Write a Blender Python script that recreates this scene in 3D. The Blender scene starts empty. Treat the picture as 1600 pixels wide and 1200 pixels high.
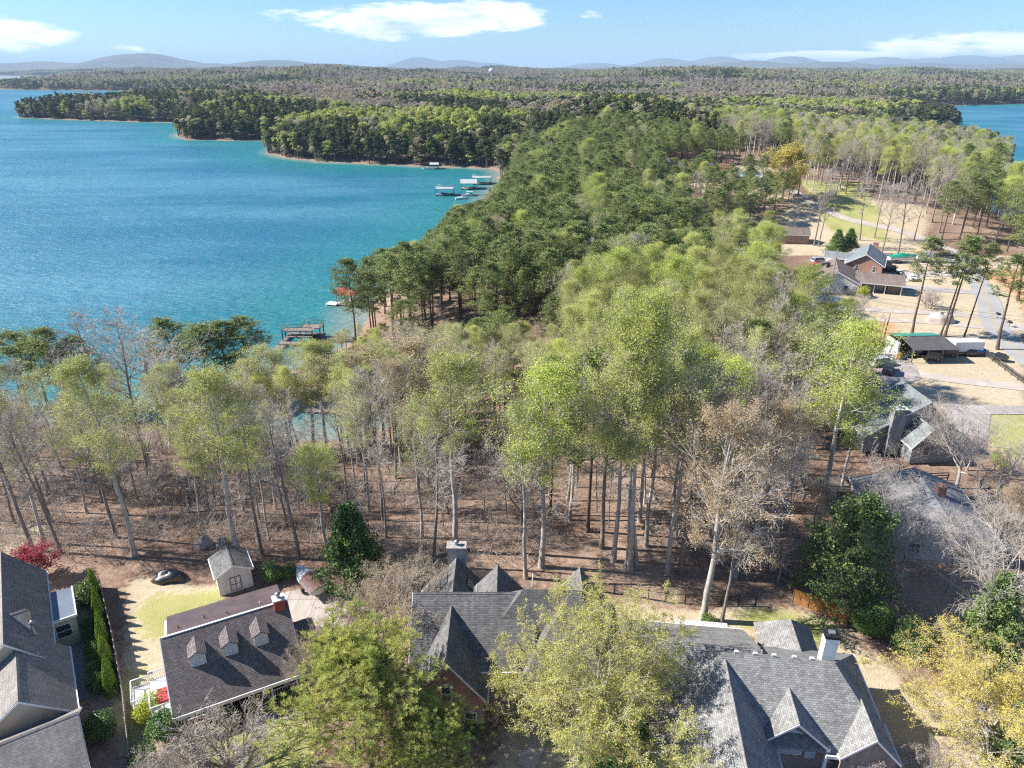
import bpy, math, random
import numpy as np
from mathutils import Vector, Matrix
R = math.radians
random.seed(7)
S = bpy.context.scene
COL = S.collection

# ------------------------------------------------------------------ camera
CAMZ, PITCH, FPX = 60.0, R(24.0), 1109.0
cd = bpy.data.cameras.new('camera'); cam = bpy.data.objects.new('camera', cd); COL.objects.link(cam)
cam.location = (0, 0, CAMZ); cam.rotation_euler = (R(90) - PITCH, 0, 0)
cd.sensor_width = 36.0; cd.lens = FPX / 1600 * 36.0; cd.clip_start = 1.0; cd.clip_end = 90000.0
S.camera = cam

# ------------------------------------------------------------------ light, sky, exposure
SUN_EL, SUN_DIR_XY = R(39.0), (-1.0, 0.10)
sun_az = math.atan2(SUN_DIR_XY[1], SUN_DIR_XY[0])
sd = bpy.data.lights.new('sun', 'SUN'); sd.energy = 4.9; sd.angle = R(0.5); sd.color = (1.0, 0.955, 0.89)
sun = bpy.data.objects.new('sun', sd); COL.objects.link(sun)
tosun = Vector((math.cos(sun_az) * math.cos(SUN_EL), math.sin(sun_az) * math.cos(SUN_EL), math.sin(SUN_EL)))
sun.rotation_euler = tosun.to_track_quat('Z', 'Y').to_euler()
sun.location = (-200, 20, 300)
W = bpy.data.worlds.new('World'); S.world = W; W.use_nodes = True
nt = W.node_tree; N = nt.nodes; L = nt.links; N.clear()
out = N.new('ShaderNodeOutputWorld'); bg = N.new('ShaderNodeBackground'); sky = N.new('ShaderNodeTexSky')
sky.sky_type = 'NISHITA'; sky.sun_disc = False; sky.sun_elevation = SUN_EL
sky.sun_rotation = R(90) - sun_az; sky.altitude = 300; sky.air_density = 1.0; sky.dust_density = 0.25; sky.ozone_density = 1.6
bg.inputs['Strength'].default_value = 0.085
tc = N.new('ShaderNodeTexCoord'); sep = N.new('ShaderNodeSeparateXYZ'); L.new(tc.outputs['Generated'], sep.inputs[0])
def math_node(op, a, b=None, clamp=False):
    n = N.new('ShaderNodeMath'); n.operation = op; n.use_clamp = clamp
    for i, v in enumerate((a, b)):
        if v is None: continue
        if isinstance(v, (int, float)): n.inputs[i].default_value = v
        else: L.new(v, n.inputs[i])
    return n.outputs[0]
az = math_node('ARCTAN2', sep.outputs['X'], sep.outputs['Y'])
el = math_node('ARCSINE', sep.outputs['Z'])
cmb = N.new('ShaderNodeCombineXYZ'); L.new(math_node('MULTIPLY', az, 9.0), cmb.inputs[0]); L.new(math_node('MULTIPLY', el, 34.0), cmb.inputs[1])
cn = N.new('ShaderNodeTexNoise'); cn.inputs['Scale'].default_value = 1.6; cn.inputs['Detail'].default_value = 9; cn.inputs['Roughness'].default_value = 0.6
L.new(cmb.outputs[0], cn.inputs['Vector'])
cloud = None
# clouds: (azimuth, elevation, half width, half height, strength) in degrees of sky
for a0, e0, wa, we, st in ((-6.4, 3.1, 11.5, 1.45, 1.0), (-2.0, 3.5, 6.5, 1.3, 1.0), (-31.9, 1.9, 3.6, 1.25, 1.0), (30.5, 1.35, 8.0, .95, 1.05), (21.5, .70, 7.5, .5, 1.05),
                           (-26.0, 1.15, 1.3, .4, .7), (5.7, 3.5, 1.3, .35, .5), (-60, 5, 14, 1.5, .9), (70, 6, 15, 2.0, .9), (150, 14, 25, 4, .8), (-130, 10, 22, 3, .8)):
    dx = math_node('DIVIDE', math_node('SUBTRACT', az, R(a0)), R(wa)); dy = math_node('DIVIDE', math_node('SUBTRACT', el, R(e0)), R(we))
    q = math_node('ADD', math_node('MULTIPLY', dx, dx), math_node('MULTIPLY', dy, dy))
    m = math_node('MULTIPLY', math_node('SUBTRACT', 1.25, q, True), st)
    cloud = m if cloud is None else math_node('MAXIMUM', cloud, m)
cm = math_node('ADD', cloud, math_node('MULTIPLY', math_node('SUBTRACT', cn.outputs['Fac'], 0.5), 2.3))
mr = N.new('ShaderNodeMapRange'); mr.interpolation_type = 'SMOOTHSTEP'; L.new(cm, mr.inputs['Value'])
mr.inputs['From Min'].default_value = 0.52; mr.inputs['From Max'].default_value = 1.05
cmask = math_node('MULTIPLY', mr.outputs[0], math_node('MULTIPLY', cloud, 3.0, True), True)
# sky tint and clouds
tint = N.new('ShaderNodeMix'); tint.data_type = 'RGBA'; tint.blend_type = 'MULTIPLY'; tint.inputs['Factor'].default_value = 1.0
L.new(sky.outputs[0], tint.inputs['A']); tint.inputs['B'].default_value = (0.47, 0.69, 0.96, 1)
cmix = N.new('ShaderNodeMix'); cmix.data_type = 'RGBA'; L.new(cmask, cmix.inputs['Factor']); L.new(tint.outputs['Result'], cmix.inputs['A'])
cn2 = N.new('ShaderNodeTexNoise'); cn2.inputs['Scale'].default_value = 0.9; cn2.inputs['Detail'].default_value = 5; L.new(cmb.outputs[0], cn2.inputs['Vector'])
crr = N.new('ShaderNodeMix'); crr.data_type = 'RGBA'; crr.inputs['A'].default_value = (4.6, 5.4, 6.2, 1); crr.inputs['B'].default_value = (8.6, 8.8, 9.0, 1)
mr2 = N.new('ShaderNodeMapRange'); mr2.inputs['From Min'].default_value = .35; mr2.inputs['From Max'].default_value = .55; L.new(cn2.outputs['Fac'], mr2.inputs['Value'])
L.new(mr2.outputs[0], crr.inputs['Factor']); L.new(crr.outputs['Result'], cmix.inputs['B'])
L.new(cmix.outputs['Result'], bg.inputs['Color']); L.new(bg.outputs[0], out.inputs[0])
S.view_settings.view_transform = 'Standard'; S.view_settings.look = 'None'
S.view_settings.exposure = 1.05; S.view_settings.gamma = 1.0; S.view_settings.use_curve_mapping = False
C = S.cycles
C.max_bounces = 6; C.diffuse_bounces = 3; C.glossy_bounces = 2; C.transmission_bounces = 3; C.volume_bounces = 0
C.transparent_max_bounces = 8; C.caustics_reflective = False; C.caustics_refractive = False
C.use_denoising = False; C.sample_clamp_direct = 6.0; C.sample_clamp_indirect = 4.0; C.filter_width = 1.2
try: C.denoiser = 'OPENIMAGEDENOISE'
except Exception: pass

# ------------------------------------------------------------------ helpers
def px(x, y, z):
    """the world point at height z seen at photo pixel x, y (used once, to survey where things stand)"""
    u, v = (x - 800) / FPX, (600 - y) / FPX
    dy = math.cos(PITCH) + v * math.sin(PITCH); dz = -math.sin(PITCH) + v * math.cos(PITCH)
    t = (z - CAMZ) / dz
    return (u * t, dy * t)

def tag(o, label=None, cat=None, group=None, kind=None):
    if label: o['label'] = label
    if cat: o['category'] = cat
    if group: o['group'] = group
    if kind: o['kind'] = kind
    return o
def empty(name, loc=(0, 0, 0), rz=0.0, label=None, cat=None, group=None, parent=None):
    o = bpy.data.objects.new(name, None); COL.objects.link(o); o.location = loc; o.rotation_euler = (0, 0, rz)
    o.empty_display_size = 0.5
    if parent: o.parent = parent
    return tag(o, label, cat, group)
def copy_tree(o, parent=None):
    c = o.copy(); COL.objects.link(c); c.parent = parent
    for ch in KIDS.get(o.name, []):
        k = copy_tree(ch, c); KIDS.setdefault(c.name, []).append(k)
    return c
KIDS = {}
def link(o, parent=None):
    COL.objects.link(o)
    if parent is not None:
        o.parent = parent; KIDS.setdefault(parent.name, []).append(o)
    return o

class MB:
    """collects boxes, prisms, tubes and loose faces for ONE mesh object; faces may use several materials"""
    def __init__(s): s.v = []; s.f = []; s.m = []; s.smooth = []
    def face_set(s, vs, fs, m=0, sm=False):
        b = len(s.v); s.v += [tuple(p) for p in vs]
        for f in fs: s.f.append([b + i for i in f]); s.m.append(m); s.smooth.append(sm)
    def box(s, x0, x1, y0, y1, z0, z1, m=0, mat=None):
        vs = [(x0, y0, z0), (x1, y0, z0), (x1, y1, z0), (x0, y1, z0), (x0, y0, z1), (x1, y0, z1), (x1, y1, z1), (x0, y1, z1)]
        if mat is not None: vs = [tuple(mat @ Vector(p)) for p in vs]
        s.face_set(vs, [(0, 3, 2, 1), (4, 5, 6, 7), (0, 1, 5, 4), (1, 2, 6, 5), (2, 3, 7, 6), (3, 0, 4, 7)], m)
    def extr(s, prof, axis, a, b, m=0, caps=None, sm=False):
        """profile [(p,z)] extruded along 'u' (x) or 'v' (y)"""
        n = len(prof)
        P = (lambda p, t: (p[0], t, p[1])) if axis == 'v' else (lambda p, t: (t, p[0], p[1]))
        vs = [P(p, a) for p in prof] + [P(p, b) for p in prof]
        fs = [(i, (i + 1) % n, n + (i + 1) % n, n + i) for i in range(n)]
        caps = caps or [tuple(range(n))]
        for c in caps: fs.append(tuple(c)); fs.append(tuple(n + i for i in reversed(c)))
        s.face_set(vs, fs, m, sm)
    def tube(s, pts, rad, sides=6, m=0, closed=True):
        pts = [Vector(p) for p in pts]; n = len(pts)
        rad = rad if isinstance(rad, (list, tuple)) else [rad] * n
        b = len(s.v)
        for i, p in enumerate(pts):
            d = (pts[min(i + 1, n - 1)] - pts[max(i - 1, 0)]).normalized()
            a = d.orthogonal().normalized(); c = d.cross(a)
            for k in range(sides):
                t = 2 * math.pi * k / sides
                s.v.append(tuple(p + (a * math.cos(t) + c * math.sin(t)) * rad[i]))
        for i in range(n - 1):
            for k in range(sides):
                k2 = (k + 1) % sides
                s.f.append([b + i * sides + k, b + i * sides + k2, b + (i + 1) * sides + k2, b + (i + 1) * sides + k]); s.m.append(m); s.smooth.append(True)
        if closed:
            s.f.append([b + k for k in range(sides)]); s.m.append(m); s.smooth.append(False)
            s.f.append([b + (n - 1) * sides + k for k in range(sides)]); s.m.append(m); s.smooth.append(False)
    def lathe(s, prof, c=(0, 0), sides=16, m=0, sm=True):
        b = len(s.v); n = len(prof)
        for r, z in prof:
            for k in range(sides):
                t = 2 * math.pi * k / sides; s.v.append((c[0] + r * math.cos(t), c[1] + r * math.sin(t), z))
        for i in range(n - 1):
            for k in range(sides):
                k2 = (k + 1) % sides
                s.f.append([b + i * sides + k, b + i * sides + k2, b + (i + 1) * sides + k2, b + (i + 1) * sides + k]); s.m.append(m); s.smooth.append(sm)
    def build(s, name, mats, parent=None, label=None, fixn=True):
        me = bpy.data.meshes.new(name); me.from_pydata(s.v, [], s.f)
        mats = mats if isinstance(mats, (list, tuple)) else [mats]
        for m in mats: me.materials.append(m)
        me.polygons.foreach_set('material_index', s.m); me.polygons.foreach_set('use_smooth', s.smooth)
        if fixn:
            import bmesh
            bm = bmesh.new(); bm.from_mesh(me); bmesh.ops.recalc_face_normals(bm, faces=bm.faces); bm.to_mesh(me); bm.free()
        surf_uv(me)
        o = bpy.data.objects.new(name, me); link(o, parent)
        if label: o['label'] = label
        return o
def surf_uv(me):
    """uv in metres: u runs level along each face, v runs up its slope"""
    uv = me.uv_layers.new(name='surf')
    Z = Vector((0, 0, 1))
    for p in me.polygons:
        n = p.normal
        t = Z.cross(n)
        t = t.normalized() if t.length > 0.02 else Vector((1, 0, 0))
        b = n.cross(t)
        for li in p.loop_indices:
            c = me.vertices[me.loops[li].vertex_index].co
            uv.data[li].uv = (c.dot(t), c.dot(b))

# ------------------------------------------------------------------ materials
def newmat(name):
    m = bpy.data.materials.new(name); m.use_nodes = True
    nt = m.node_tree; b = nt.nodes['Principled BSDF']; return m, nt, b
def nn(nt, t, **k):
    n = nt.nodes.new(t)
    for a, v in k.items():
        if hasattr(n, a): setattr(n, a, v)
        else: n.inputs[a].default_value = v
    return n
def c4(c): return (c[0], c[1], c[2], 1)
def mix(nt, f, a, b, blend='MIX'):
    n = nt.nodes.new('ShaderNodeMix'); n.data_type = 'RGBA'; n.blend_type = blend
    for key, v in (('Factor', f), ('A', a), ('B', b)):
        if isinstance(v, (int, float)): n.inputs[key].default_value = v
        elif isinstance(v, tuple): n.inputs[key].default_value = c4(v)
        else: nt.links.new(v, n.inputs[key])
    return n.outputs['Result']
def noise_fac(nt, vec, scale, lo, hi, detail=4, rough=0.55):
    n = nn(nt, 'ShaderNodeTexNoise', Scale=scale, Detail=detail, Roughness=rough)
    if vec is not None: nt.links.new(vec, n.inputs['Vector'])
    r = nn(nt, 'ShaderNodeMapRange'); r.inputs['From Min'].default_value = lo; r.inputs['From Max'].default_value = hi
    nt.links.new(n.outputs['Fac'], r.inputs['Value']); return r.outputs[0]
def plain(name, col, rough=0.7, var=0.25, scale=1.5, metal=0.0, bump=0.0, coord='Object', spec=0.3, dirt=None):
    m, nt, b = newmat(name); tc = nn(nt, 'ShaderNodeTexCoord'); v = tc.outputs[coord]
    f = noise_fac(nt, v, scale, 0.3, 0.7, 6)
    d = tuple(c * (1 - var) for c in col) if dirt is None else dirt
    c = mix(nt, f, d, tuple(min(1, c * (1 + var * .6)) for c in col))
    nt.links.new(c, b.inputs['Base Color']); b.inputs['Roughness'].default_value = rough; b.inputs['Metallic'].default_value = metal
    b.inputs['Specular IOR Level'].default_value = spec
    if bump:
        bp = nn(nt, 'ShaderNodeBump', Strength=0.6, Distance=bump); n2 = nn(nt, 'ShaderNodeTexNoise', Scale=scale * 6, Detail=5)
        nt.links.new(v, n2.inputs['Vector']); nt.links.new(n2.outputs['Fac'], bp.inputs['Height']); nt.links.new(bp.outputs[0], b.inputs['Normal'])
    return m
def course(name, c1, c2, mortar, bw, rh, ms=0.012, rough=0.85, bump=0.02, stain=0.25, off=0.5, freq=2, spot=0.5, bias=0.0):
    """shingles, bricks, boards: a brick pattern over the metre uv, with stains"""
    m, nt, b = newmat(name); uv = nn(nt, 'ShaderNodeUVMap'); uv.uv_map = 'surf'
    br = nn(nt, 'ShaderNodeTexBrick', Scale=1.0); br.inputs['Brick Width'].default_value = bw; br.inputs['Row Height'].default_value = rh
    br.inputs['Mortar Size'].default_value = ms; br.inputs['Mortar Smooth'].default_value = 0.2; br.offset = off; br.offset_frequency = freq
    br.inputs['Bias'].default_value = bias
    br.inputs['Color1'].default_value = c4(c1); br.inputs['Color2'].default_value = c4(c2); br.inputs['Mortar'].default_value = c4(mortar)
    nt.links.new(uv.outputs[0], br.inputs['Vector'])
    tc = nn(nt, 'ShaderNodeTexCoord')
    f = noise_fac(nt, tc.outputs['Object'], 0.45, 0.32, 0.7, 6)
    g = noise_fac(nt, tc.outputs['Object'], 9.0, 0.3, 0.7, 3)
    c = mix(nt, f, br.outputs['Color'], (1 - stain,) * 3, 'MULTIPLY')
    c = mix(nt, spot * .5, c, mix(nt, g, (.55,) * 3, (1.35,) * 3), 'MULTIPLY')
    mp = nn(nt, 'ShaderNodeMapping'); mp.inputs['Scale'].default_value = (2.2, .28, 1); nt.links.new(uv.outputs[0], mp.inputs['Vector'])
    sk = noise_fac(nt, mp.outputs[0], 1.0, .35, .7, 5, .6); c = mix(nt, 1.0, c, mix(nt, sk, (1.1,) * 3, (.8,) * 3), 'MULTIPLY')
    nt.links.new(c, b.inputs['Base Color']); b.inputs['Roughness'].default_value = rough; b.inputs['Specular IOR Level'].default_value = .25
    bp = nn(nt, 'ShaderNodeBump', Strength=0.7, Distance=bump); nt.links.new(br.outputs['Fac'], bp.inputs['Height']); bp.invert = True
    nt.links.new(bp.outputs[0], b.inputs['Normal'])
    return m
def leafmat(name, c1, c2, hue_var=0.5, trans=0.42, rough=0.6):
    """foliage: hue differs by clump of leaves and from tree to tree"""
    m, nt, b = newmat(name); tc = nn(nt, 'ShaderNodeTexCoord'); oi = nn(nt, 'ShaderNodeObjectInfo')
    f = noise_fac(nt, tc.outputs['Object'], 0.7, 0.35, 0.65, 3)
    add = nn(nt, 'ShaderNodeMath', operation='MULTIPLY_ADD'); nt.links.new(oi.outputs['Random'], add.inputs[0]); add.inputs[1].default_value = hue_var
    k = nn(nt, 'ShaderNodeMath', operation='MULTIPLY'); k.inputs[1].default_value = 1 - hue_var * .6; nt.links.new(f, k.inputs[0]); nt.links.new(k.outputs[0], add.inputs[2])
    cl = nn(nt, 'ShaderNodeClamp'); nt.links.new(add.outputs[0], cl.inputs[0])
    c = mix(nt, cl.outputs[0], c1, c2)
    vr = nn(nt, 'ShaderNodeHueSaturation'); nt.links.new(c, vr.inputs['Color'])
    vm = nn(nt, 'ShaderNodeMapRange'); vm.inputs['To Min'].default_value = .78; vm.inputs['To Max'].default_value = 1.2
    r2 = nn(nt, 'ShaderNodeMath', operation='FRACT'); r3 = nn(nt, 'ShaderNodeMath', operation='MULTIPLY'); r3.inputs[1].default_value = 17.3
    nt.links.new(oi.outputs['Random'], r3.inputs[0]); nt.links.new(r3.outputs[0], r2.inputs[0]); nt.links.new(r2.outputs[0], vm.inputs['Value']); nt.links.new(vm.outputs[0], vr.inputs['Value'])
    nt.links.new(vr.outputs[0], b.inputs['Base Color']); b.inputs['Roughness'].default_value = rough; b.inputs['Specular IOR Level'].default_value = .25
    tr = nn(nt, 'ShaderNodeBsdfTranslucent'); nt.links.new(vr.outputs[0], tr.inputs['Color'])
    mx = nn(nt, 'ShaderNodeMixShader'); mx.inputs[0].default_value = trans
    nt.links.new(b.outputs[0], mx.inputs[1]); nt.links.new(tr.outputs[0], mx.inputs[2]); nt.links.new(mx.outputs[0], nt.nodes['Material Output'].inputs['Surface'])
    return m
def palettemat(name, trans=0.38):
    """distant canopy: each crown carries its own real colour in the 'tone' attribute"""
    m, nt, b = newmat(name); at = nn(nt, 'ShaderNodeAttribute'); at.attribute_name = 'tone'; oi = nn(nt, 'ShaderNodeObjectInfo')
    vr = nn(nt, 'ShaderNodeHueSaturation'); nt.links.new(at.outputs['Color'], vr.inputs['Color'])
    vm = nn(nt, 'ShaderNodeMapRange'); vm.inputs['To Min'].default_value = .8; vm.inputs['To Max'].default_value = 1.2
    nt.links.new(oi.outputs['Random'], vm.inputs['Value']); nt.links.new(vm.outputs[0], vr.inputs['Value'])
    nt.links.new(vr.outputs[0], b.inputs['Base Color']); b.inputs['Roughness'].default_value = .8; b.inputs['Specular IOR Level'].default_value = .15
    tr = nn(nt, 'ShaderNodeBsdfTranslucent'); nt.links.new(vr.outputs[0], tr.inputs['Color'])
    mx = nn(nt, 'ShaderNodeMixShader'); mx.inputs[0].default_value = trans
    nt.links.new(b.outputs[0], mx.inputs[1]); nt.links.new(tr.outputs[0], mx.inputs[2]); nt.links.new(mx.outputs[0], nt.nodes['Material Output'].inputs['Surface'])
    return m
M = {}
M['shingle_black'] = course('charcoal_shingle', (.14, .136, .132), (.24, .234, .226), (.075, .073, .07), .34, .15, .010, spot=.9)
M['shingle_grey'] = course('grey_shingle', (.225, .22, .21), (.37, .362, .345), (.13, .127, .12), .32, .17, .012, spot=.35)
M['shingle_taupe'] = course('taupe_shingle', (.165, .142, .132), (.27, .232, .215), (.055, .05, .05), .3, .15, .016, spot=.8)
M['shingle_brown'] = course('brown_grey_shingle', (.28, .25, .222), (.39, .35, .315), (.14, .125, .115), .3, .15, .010, spot=.6)
M['shingle_blue'] = course('blue_grey_shingle', (.21, .24, .245), (.30, .33, .335), (.13, .15, .155), .4, .18, .010)
M['shingle_tan'] = course('tan_shingle', (.22, .17, .15), (.30, .24, .21), (.13, .1, .09), .4, .18, .010)
M['shingle_weathered'] = course('weathered_shingle', (.26, .27, .29), (.36, .37, .39), (.17, .17, .19), .4, .18, .010, stain=.4)
M['metal_brown'] = plain('painted_brown_metal_roof', (.12, .085, .085), .45, .3, .7, 0.0, spec=.5)
M['metal_green'] = plain('green_metal_roof', (.05, .27, .21), .45, .15, .6)
M['felt_dark'] = plain('dark_roll_roof', (.10, .095, .095), .8, .2, .8)
M['bluegrey_metal'] = plain('blue_grey_flat_roof', (.17, .2, .25), .6, .15, .6)
M['white_metal'] = course('white_ribbed_sheet', (.7, .7, .7), (.75, .75, .75), (.4, .4, .4), .25, 8.0, .03, off=0)
M['brick'] = course('red_brick', (.36, .15, .095), (.46, .21, .13), (.42, .36, .31), .22, .075, .010, bump=.008, stain=.15, spot=.4)
M['brick_red'] = plain('painted_red_brick', (.42, .09, .06), .8, .2, 2)
M['stone'] = course('field_stone', (.26, .2, .16), (.42, .34, .28), (.2, .17, .14), .4, .25, .03)
M['chimney_stone'] = course('grey_chimney_stucco', (.4, .38, .36), (.5, .48, .45), (.32, .3, .29), .5, .25, .01)
M['stucco'] = plain('tan_stucco', (.56, .49, .37), .9, .12, 1.0)
M['siding_white'] = course('white_lap_siding', (.7, .69, .66), (.76, .75, .72), (.45, .45, .44), 6.0, .14, .014, off=0, stain=.12, spot=.1)
M['siding_grey'] = course('grey_lap_siding', (.29, .30, .31), (.35, .36, .37), (.18, .185, .19), 6.0, .16, .012, off=0, stain=.12, spot=.1)
M['siding_mauve'] = course('mauve_brick_wall', (.33, .24, .215), (.4, .3, .265), (.36, .32, .29), .22, .075, .010, stain=.12)
M['trim'] = plain('white_trim', (.76, .75, .72), .6, .1, 2)
M['gutter'] = plain('grey_trim', (.5, .5, .5), .6, .1, 2)
M['glass'] = plain('window_glass', (.035, .045, .055), .08, .3, .6, spec=.9)
M['skylight'] = plain('skylight_glass', (.16, .18, .2), .15, .3, 1.5, spec=.9)
M['blind'] = plain('window_blinds', (.5, .52, .55), .5, .12, 3)
M['black'] = plain('black_paint', (.02, .02, .022), .6, .3, 2)
M['darkmetal'] = plain('dark_metal', (.06, .06, .065), .5, .3, 2)
M['rubber'] = plain('tyre_rubber', (.02, .02, .02), .85, .2, 4)
M['steel'] = plain('steel_grey', (.35, .36, .37), .4, .15, 3, .6)
M['wood_deck'] = course('weathered_deck_boards', (.32, .25, .215), (.42, .34, .29), (.12, .1, .09), 3.0, .15, .02, off=.3)
M['wood_post'] = plain('weathered_timber', (.2, .155, .13), .9, .3, 3)
M['cedar'] = course('orange_cedar_boards', (.50, .23, .075), (.60, .30, .10), (.2, .09, .04), .14, 9.0, .012, off=0, stain=.2)
M['fence_grey'] = course('grey_fence_boards', (.30, .27, .25), (.4, .36, .33), (.14, .12, .11), .14, 9.0, .012, off=0)
M['fence_dark'] = plain('dark_fence_wood', (.085, .07, .06), .9, .3, 2)
M['concrete'] = course('concrete_paving', (.48, .42, .365), (.55, .48, .42), (.27, .23, .2), 3.0, 3.0, .035, off=0, stain=.2, spot=.2)
M['concrete_pink'] = course('pinkish_driveway', (.40, .35, .325), (.47, .41, .385), (.24, .21, .195), 3.6, 3.6, .04, off=0, stain=.25, spot=.2)
M['path_grey'] = plain('grey_paving', (.27, .26, .25), .9, .16, .8, bump=.01)
M['asphalt'] = plain('worn_pale_asphalt', (.35, .34, .325), .92, .14, .25, bump=.01)
M['gravel'] = plain('pale_gravel_track', (.46, .40, .345), .95, .2, .4, bump=.02)
M['yellow_line'] = plain('yellow_road_paint', (.55, .38, .12), .8, .15, 2)
M['porch_red'] = plain('dark_red_porch_paint', (.10, .025, .03), .6, .2, 1)
M['red_fabric'] = plain('faded_red_cover', (.40, .055, .07), .7, .2, 2)
M['roof_red'] = plain('red_canopy', (.36, .055, .055), .6, .2, .7)
M['white_roof'] = plain('white_canopy', (.42, .45, .44), .6, .15, .7)
M['tarp_blue'] = plain('blue_tarp', (.06, .13, .36), .6, .3, 1)
M['tarp_bright'] = plain('bright_blue_tarp', (.04, .26, .60), .5, .25, 1)
M['tarp_green'] = plain('green_tarp', (.02, .27, .17), .6, .25, 1)
M['tarp_silver'] = plain('silver_boat_cover', (.42, .45, .5), .5, .3, 1.2)
M['tarp_maroon'] = plain('brown_boat_cover', (.2, .11, .095), .7, .3, 1.5)
M['tarp_black'] = plain('black_tarp', (.022, .022, .024), .38, .4, 1.5, spec=.6, bump=.03)
M['tarp_grey'] = plain('grey_tarp', (.38, .36, .34), .8, .3, 1.5, bump=.03)
M['clay_pile'] = plain('red_clay_pile', (.50, .16, .075), .95, .3, 1.5, bump=.05)
M['bark_pale'] = plain('pale_bark', (.46, .42, .37), .9, .38, 1.2, bump=.02)
M['bark_grey'] = plain('grey_brown_bark', (.25, .21, .18), .9, .35, 1.2, bump=.02)
M['bark_pine'] = plain('pine_bark', (.135, .095, .07), .9, .35, 1.2, bump=.02)
M['bark_white'] = plain('whitish_bark', (.42, .39, .345), .85, .3, 1.0, bump=.02)
M['twig'] = plain('bare_twigs', (.48, .425, .37), .9, .25, .5)
M['twig_pale'] = plain('pale_bare_twigs', (.50, .45, .40), .9, .25, .5)
M['leaf_spring'] = leafmat('spring_green_leaf', (.42, .452, .12), (.58, .592, .22))
M['leaf_bright'] = leafmat('bright_lime_leaf', (.395, .472, .08), (.555, .60, .17))
M['leaf_pale'] = leafmat('pale_budding_leaf', (.42, .45, .15), (.56, .57, .26))
M['leaf_tan'] = leafmat('tan_budding_leaf', (.46, .33, .19), (.54, .44, .28))
M['leaf_yellow'] = leafmat('yellow_catkin_leaf', (.57, .47, .10), (.72, .62, .19))
M['leaf_olive'] = leafmat('yellow_green_oak_leaf', (.50, .49, .12), (.68, .64, .21))
M['leaf_pine'] = leafmat('pine_needles', (.17, .23, .07), (.32, .36, .13), trans=.2)
M['leaf_pine_near'] = leafmat('pine_needles_with_catkins', (.30, .37, .09), (.60, .58, .17), hue_var=.2, trans=.35)
M['leaf_dark'] = leafmat('dark_evergreen_leaf', (.075, .155, .04), (.165, .27, .07), trans=.15, rough=.4)
M['leaf_ever'] = leafmat('evergreen_leaf', (.10, .165, .045), (.21, .28, .09), trans=.15, rough=.4)
M['leaf_gold'] = leafmat('golden_shrub_leaf', (.38, .42, .05), (.52, .54, .10))
M['leaf_red'] = leafmat('crimson_maple_leaf', (.24, .03, .045), (.38, .07, .085))
M['leaf_purple'] = leafmat('purple_blossom', (.42, .22, .5), (.55, .36, .6))
M['leaf_pink'] = leafmat('pinkish_tan_blossom', (.5, .3, .2), (.6, .42, .28))
M['leaf_redbud'] = leafmat('dull_red_buds', (.32, .12, .09), (.42, .2, .15))
M['canopy'] = palettemat('distant_canopy')

# ------------------------------------------------------------------ terrain
SHORE = [(-400, -60), (-400, 118), (-94, 116), (-67, 117), (-55, 113), (-40, 110), (-27, 110), (-20, 117), (-22, 126), (-34, 129), (-62, 126), (-66, 129), (-58, 135), (-46, 142),
         (-41, 152), (-36, 162), (-38, 174), (-40, 188), (-35, 202), (-27, 236), (-19, 278), (-12, 332), (-9, 388), (-5, 425), (-6, 452), (-9, 474), (-23, 486),
         (-55, 492), (-88, 505), (-130, 516), (-168, 545), (-186, 575), (-196, 630), (-208, 676), (-250, 680), (-298, 688), (-325, 730), (-340, 800), (-390, 905), (-480, 930), (-560, 960),
         (-655, 1005), (-668, 1050), (-610, 1130), (-470, 1330), (-640, 1750), (-1000, 2150), (-1540, 2340), (-1760, 2600), (-1500, 3100), (-2200, 4400), (-4470, 6750),
         (-9000, 8200), (-9000, 40000), (30000, 40000), (30000, 3500), (2600, 1900), (1500, 1480), (942, 1405), (778, 1335), (600, 1240), (540, 1050), (505, 880), (462, 785),
         (395, 745), (335, 690), (300, 600), (312, 560), (330, 500), (290, 430), (238, 370), (214, 318), (228, 262), (330, 215), (1500, 170), (1500, -60)]
SP = np.array(SHORE, float)
def shore_dist(X, Y):
    """signed distance to the waterline, positive on land"""
    x = X.ravel(); y = Y.ravel(); best = np.full(x.shape, 1e12); inside = np.zeros(x.shape, bool)
    n = len(SP)
    for i in range(n):
        a = SP[i]; b = SP[(i + 1) % n]; e = b - a
        t = np.clip(((x - a[0]) * e[0] + (y - a[1]) * e[1]) / (e @ e), 0, 1)
        best = np.minimum(best, (x - a[0] - t * e[0]) ** 2 + (y - a[1] - t * e[1]) ** 2)
        c = (a[1] > y) != (b[1] > y)
        if e[1] != 0: inside ^= c & (x < a[0] + (y - a[1]) * e[0] / e[1])
    return (np.sqrt(best) * np.where(inside, 1, -1)).reshape(X.shape)
def sstep(a, b, v): t = np.clip((v - a) / (b - a), 0, 1); return t * t * (3 - 2 * t)
def waves(X, Y, sc, seed):
    r = np.random.RandomState(seed); s = 0
    for k in range(6):
        a = r.rand() * 6.283; f = (0.7 + r.rand() * 1.3) / sc
        s = s + np.sin((X * math.cos(a) + Y * math.sin(a)) * f * 6.283 + r.rand() * 6.283)
    return s / 3.0
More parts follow.
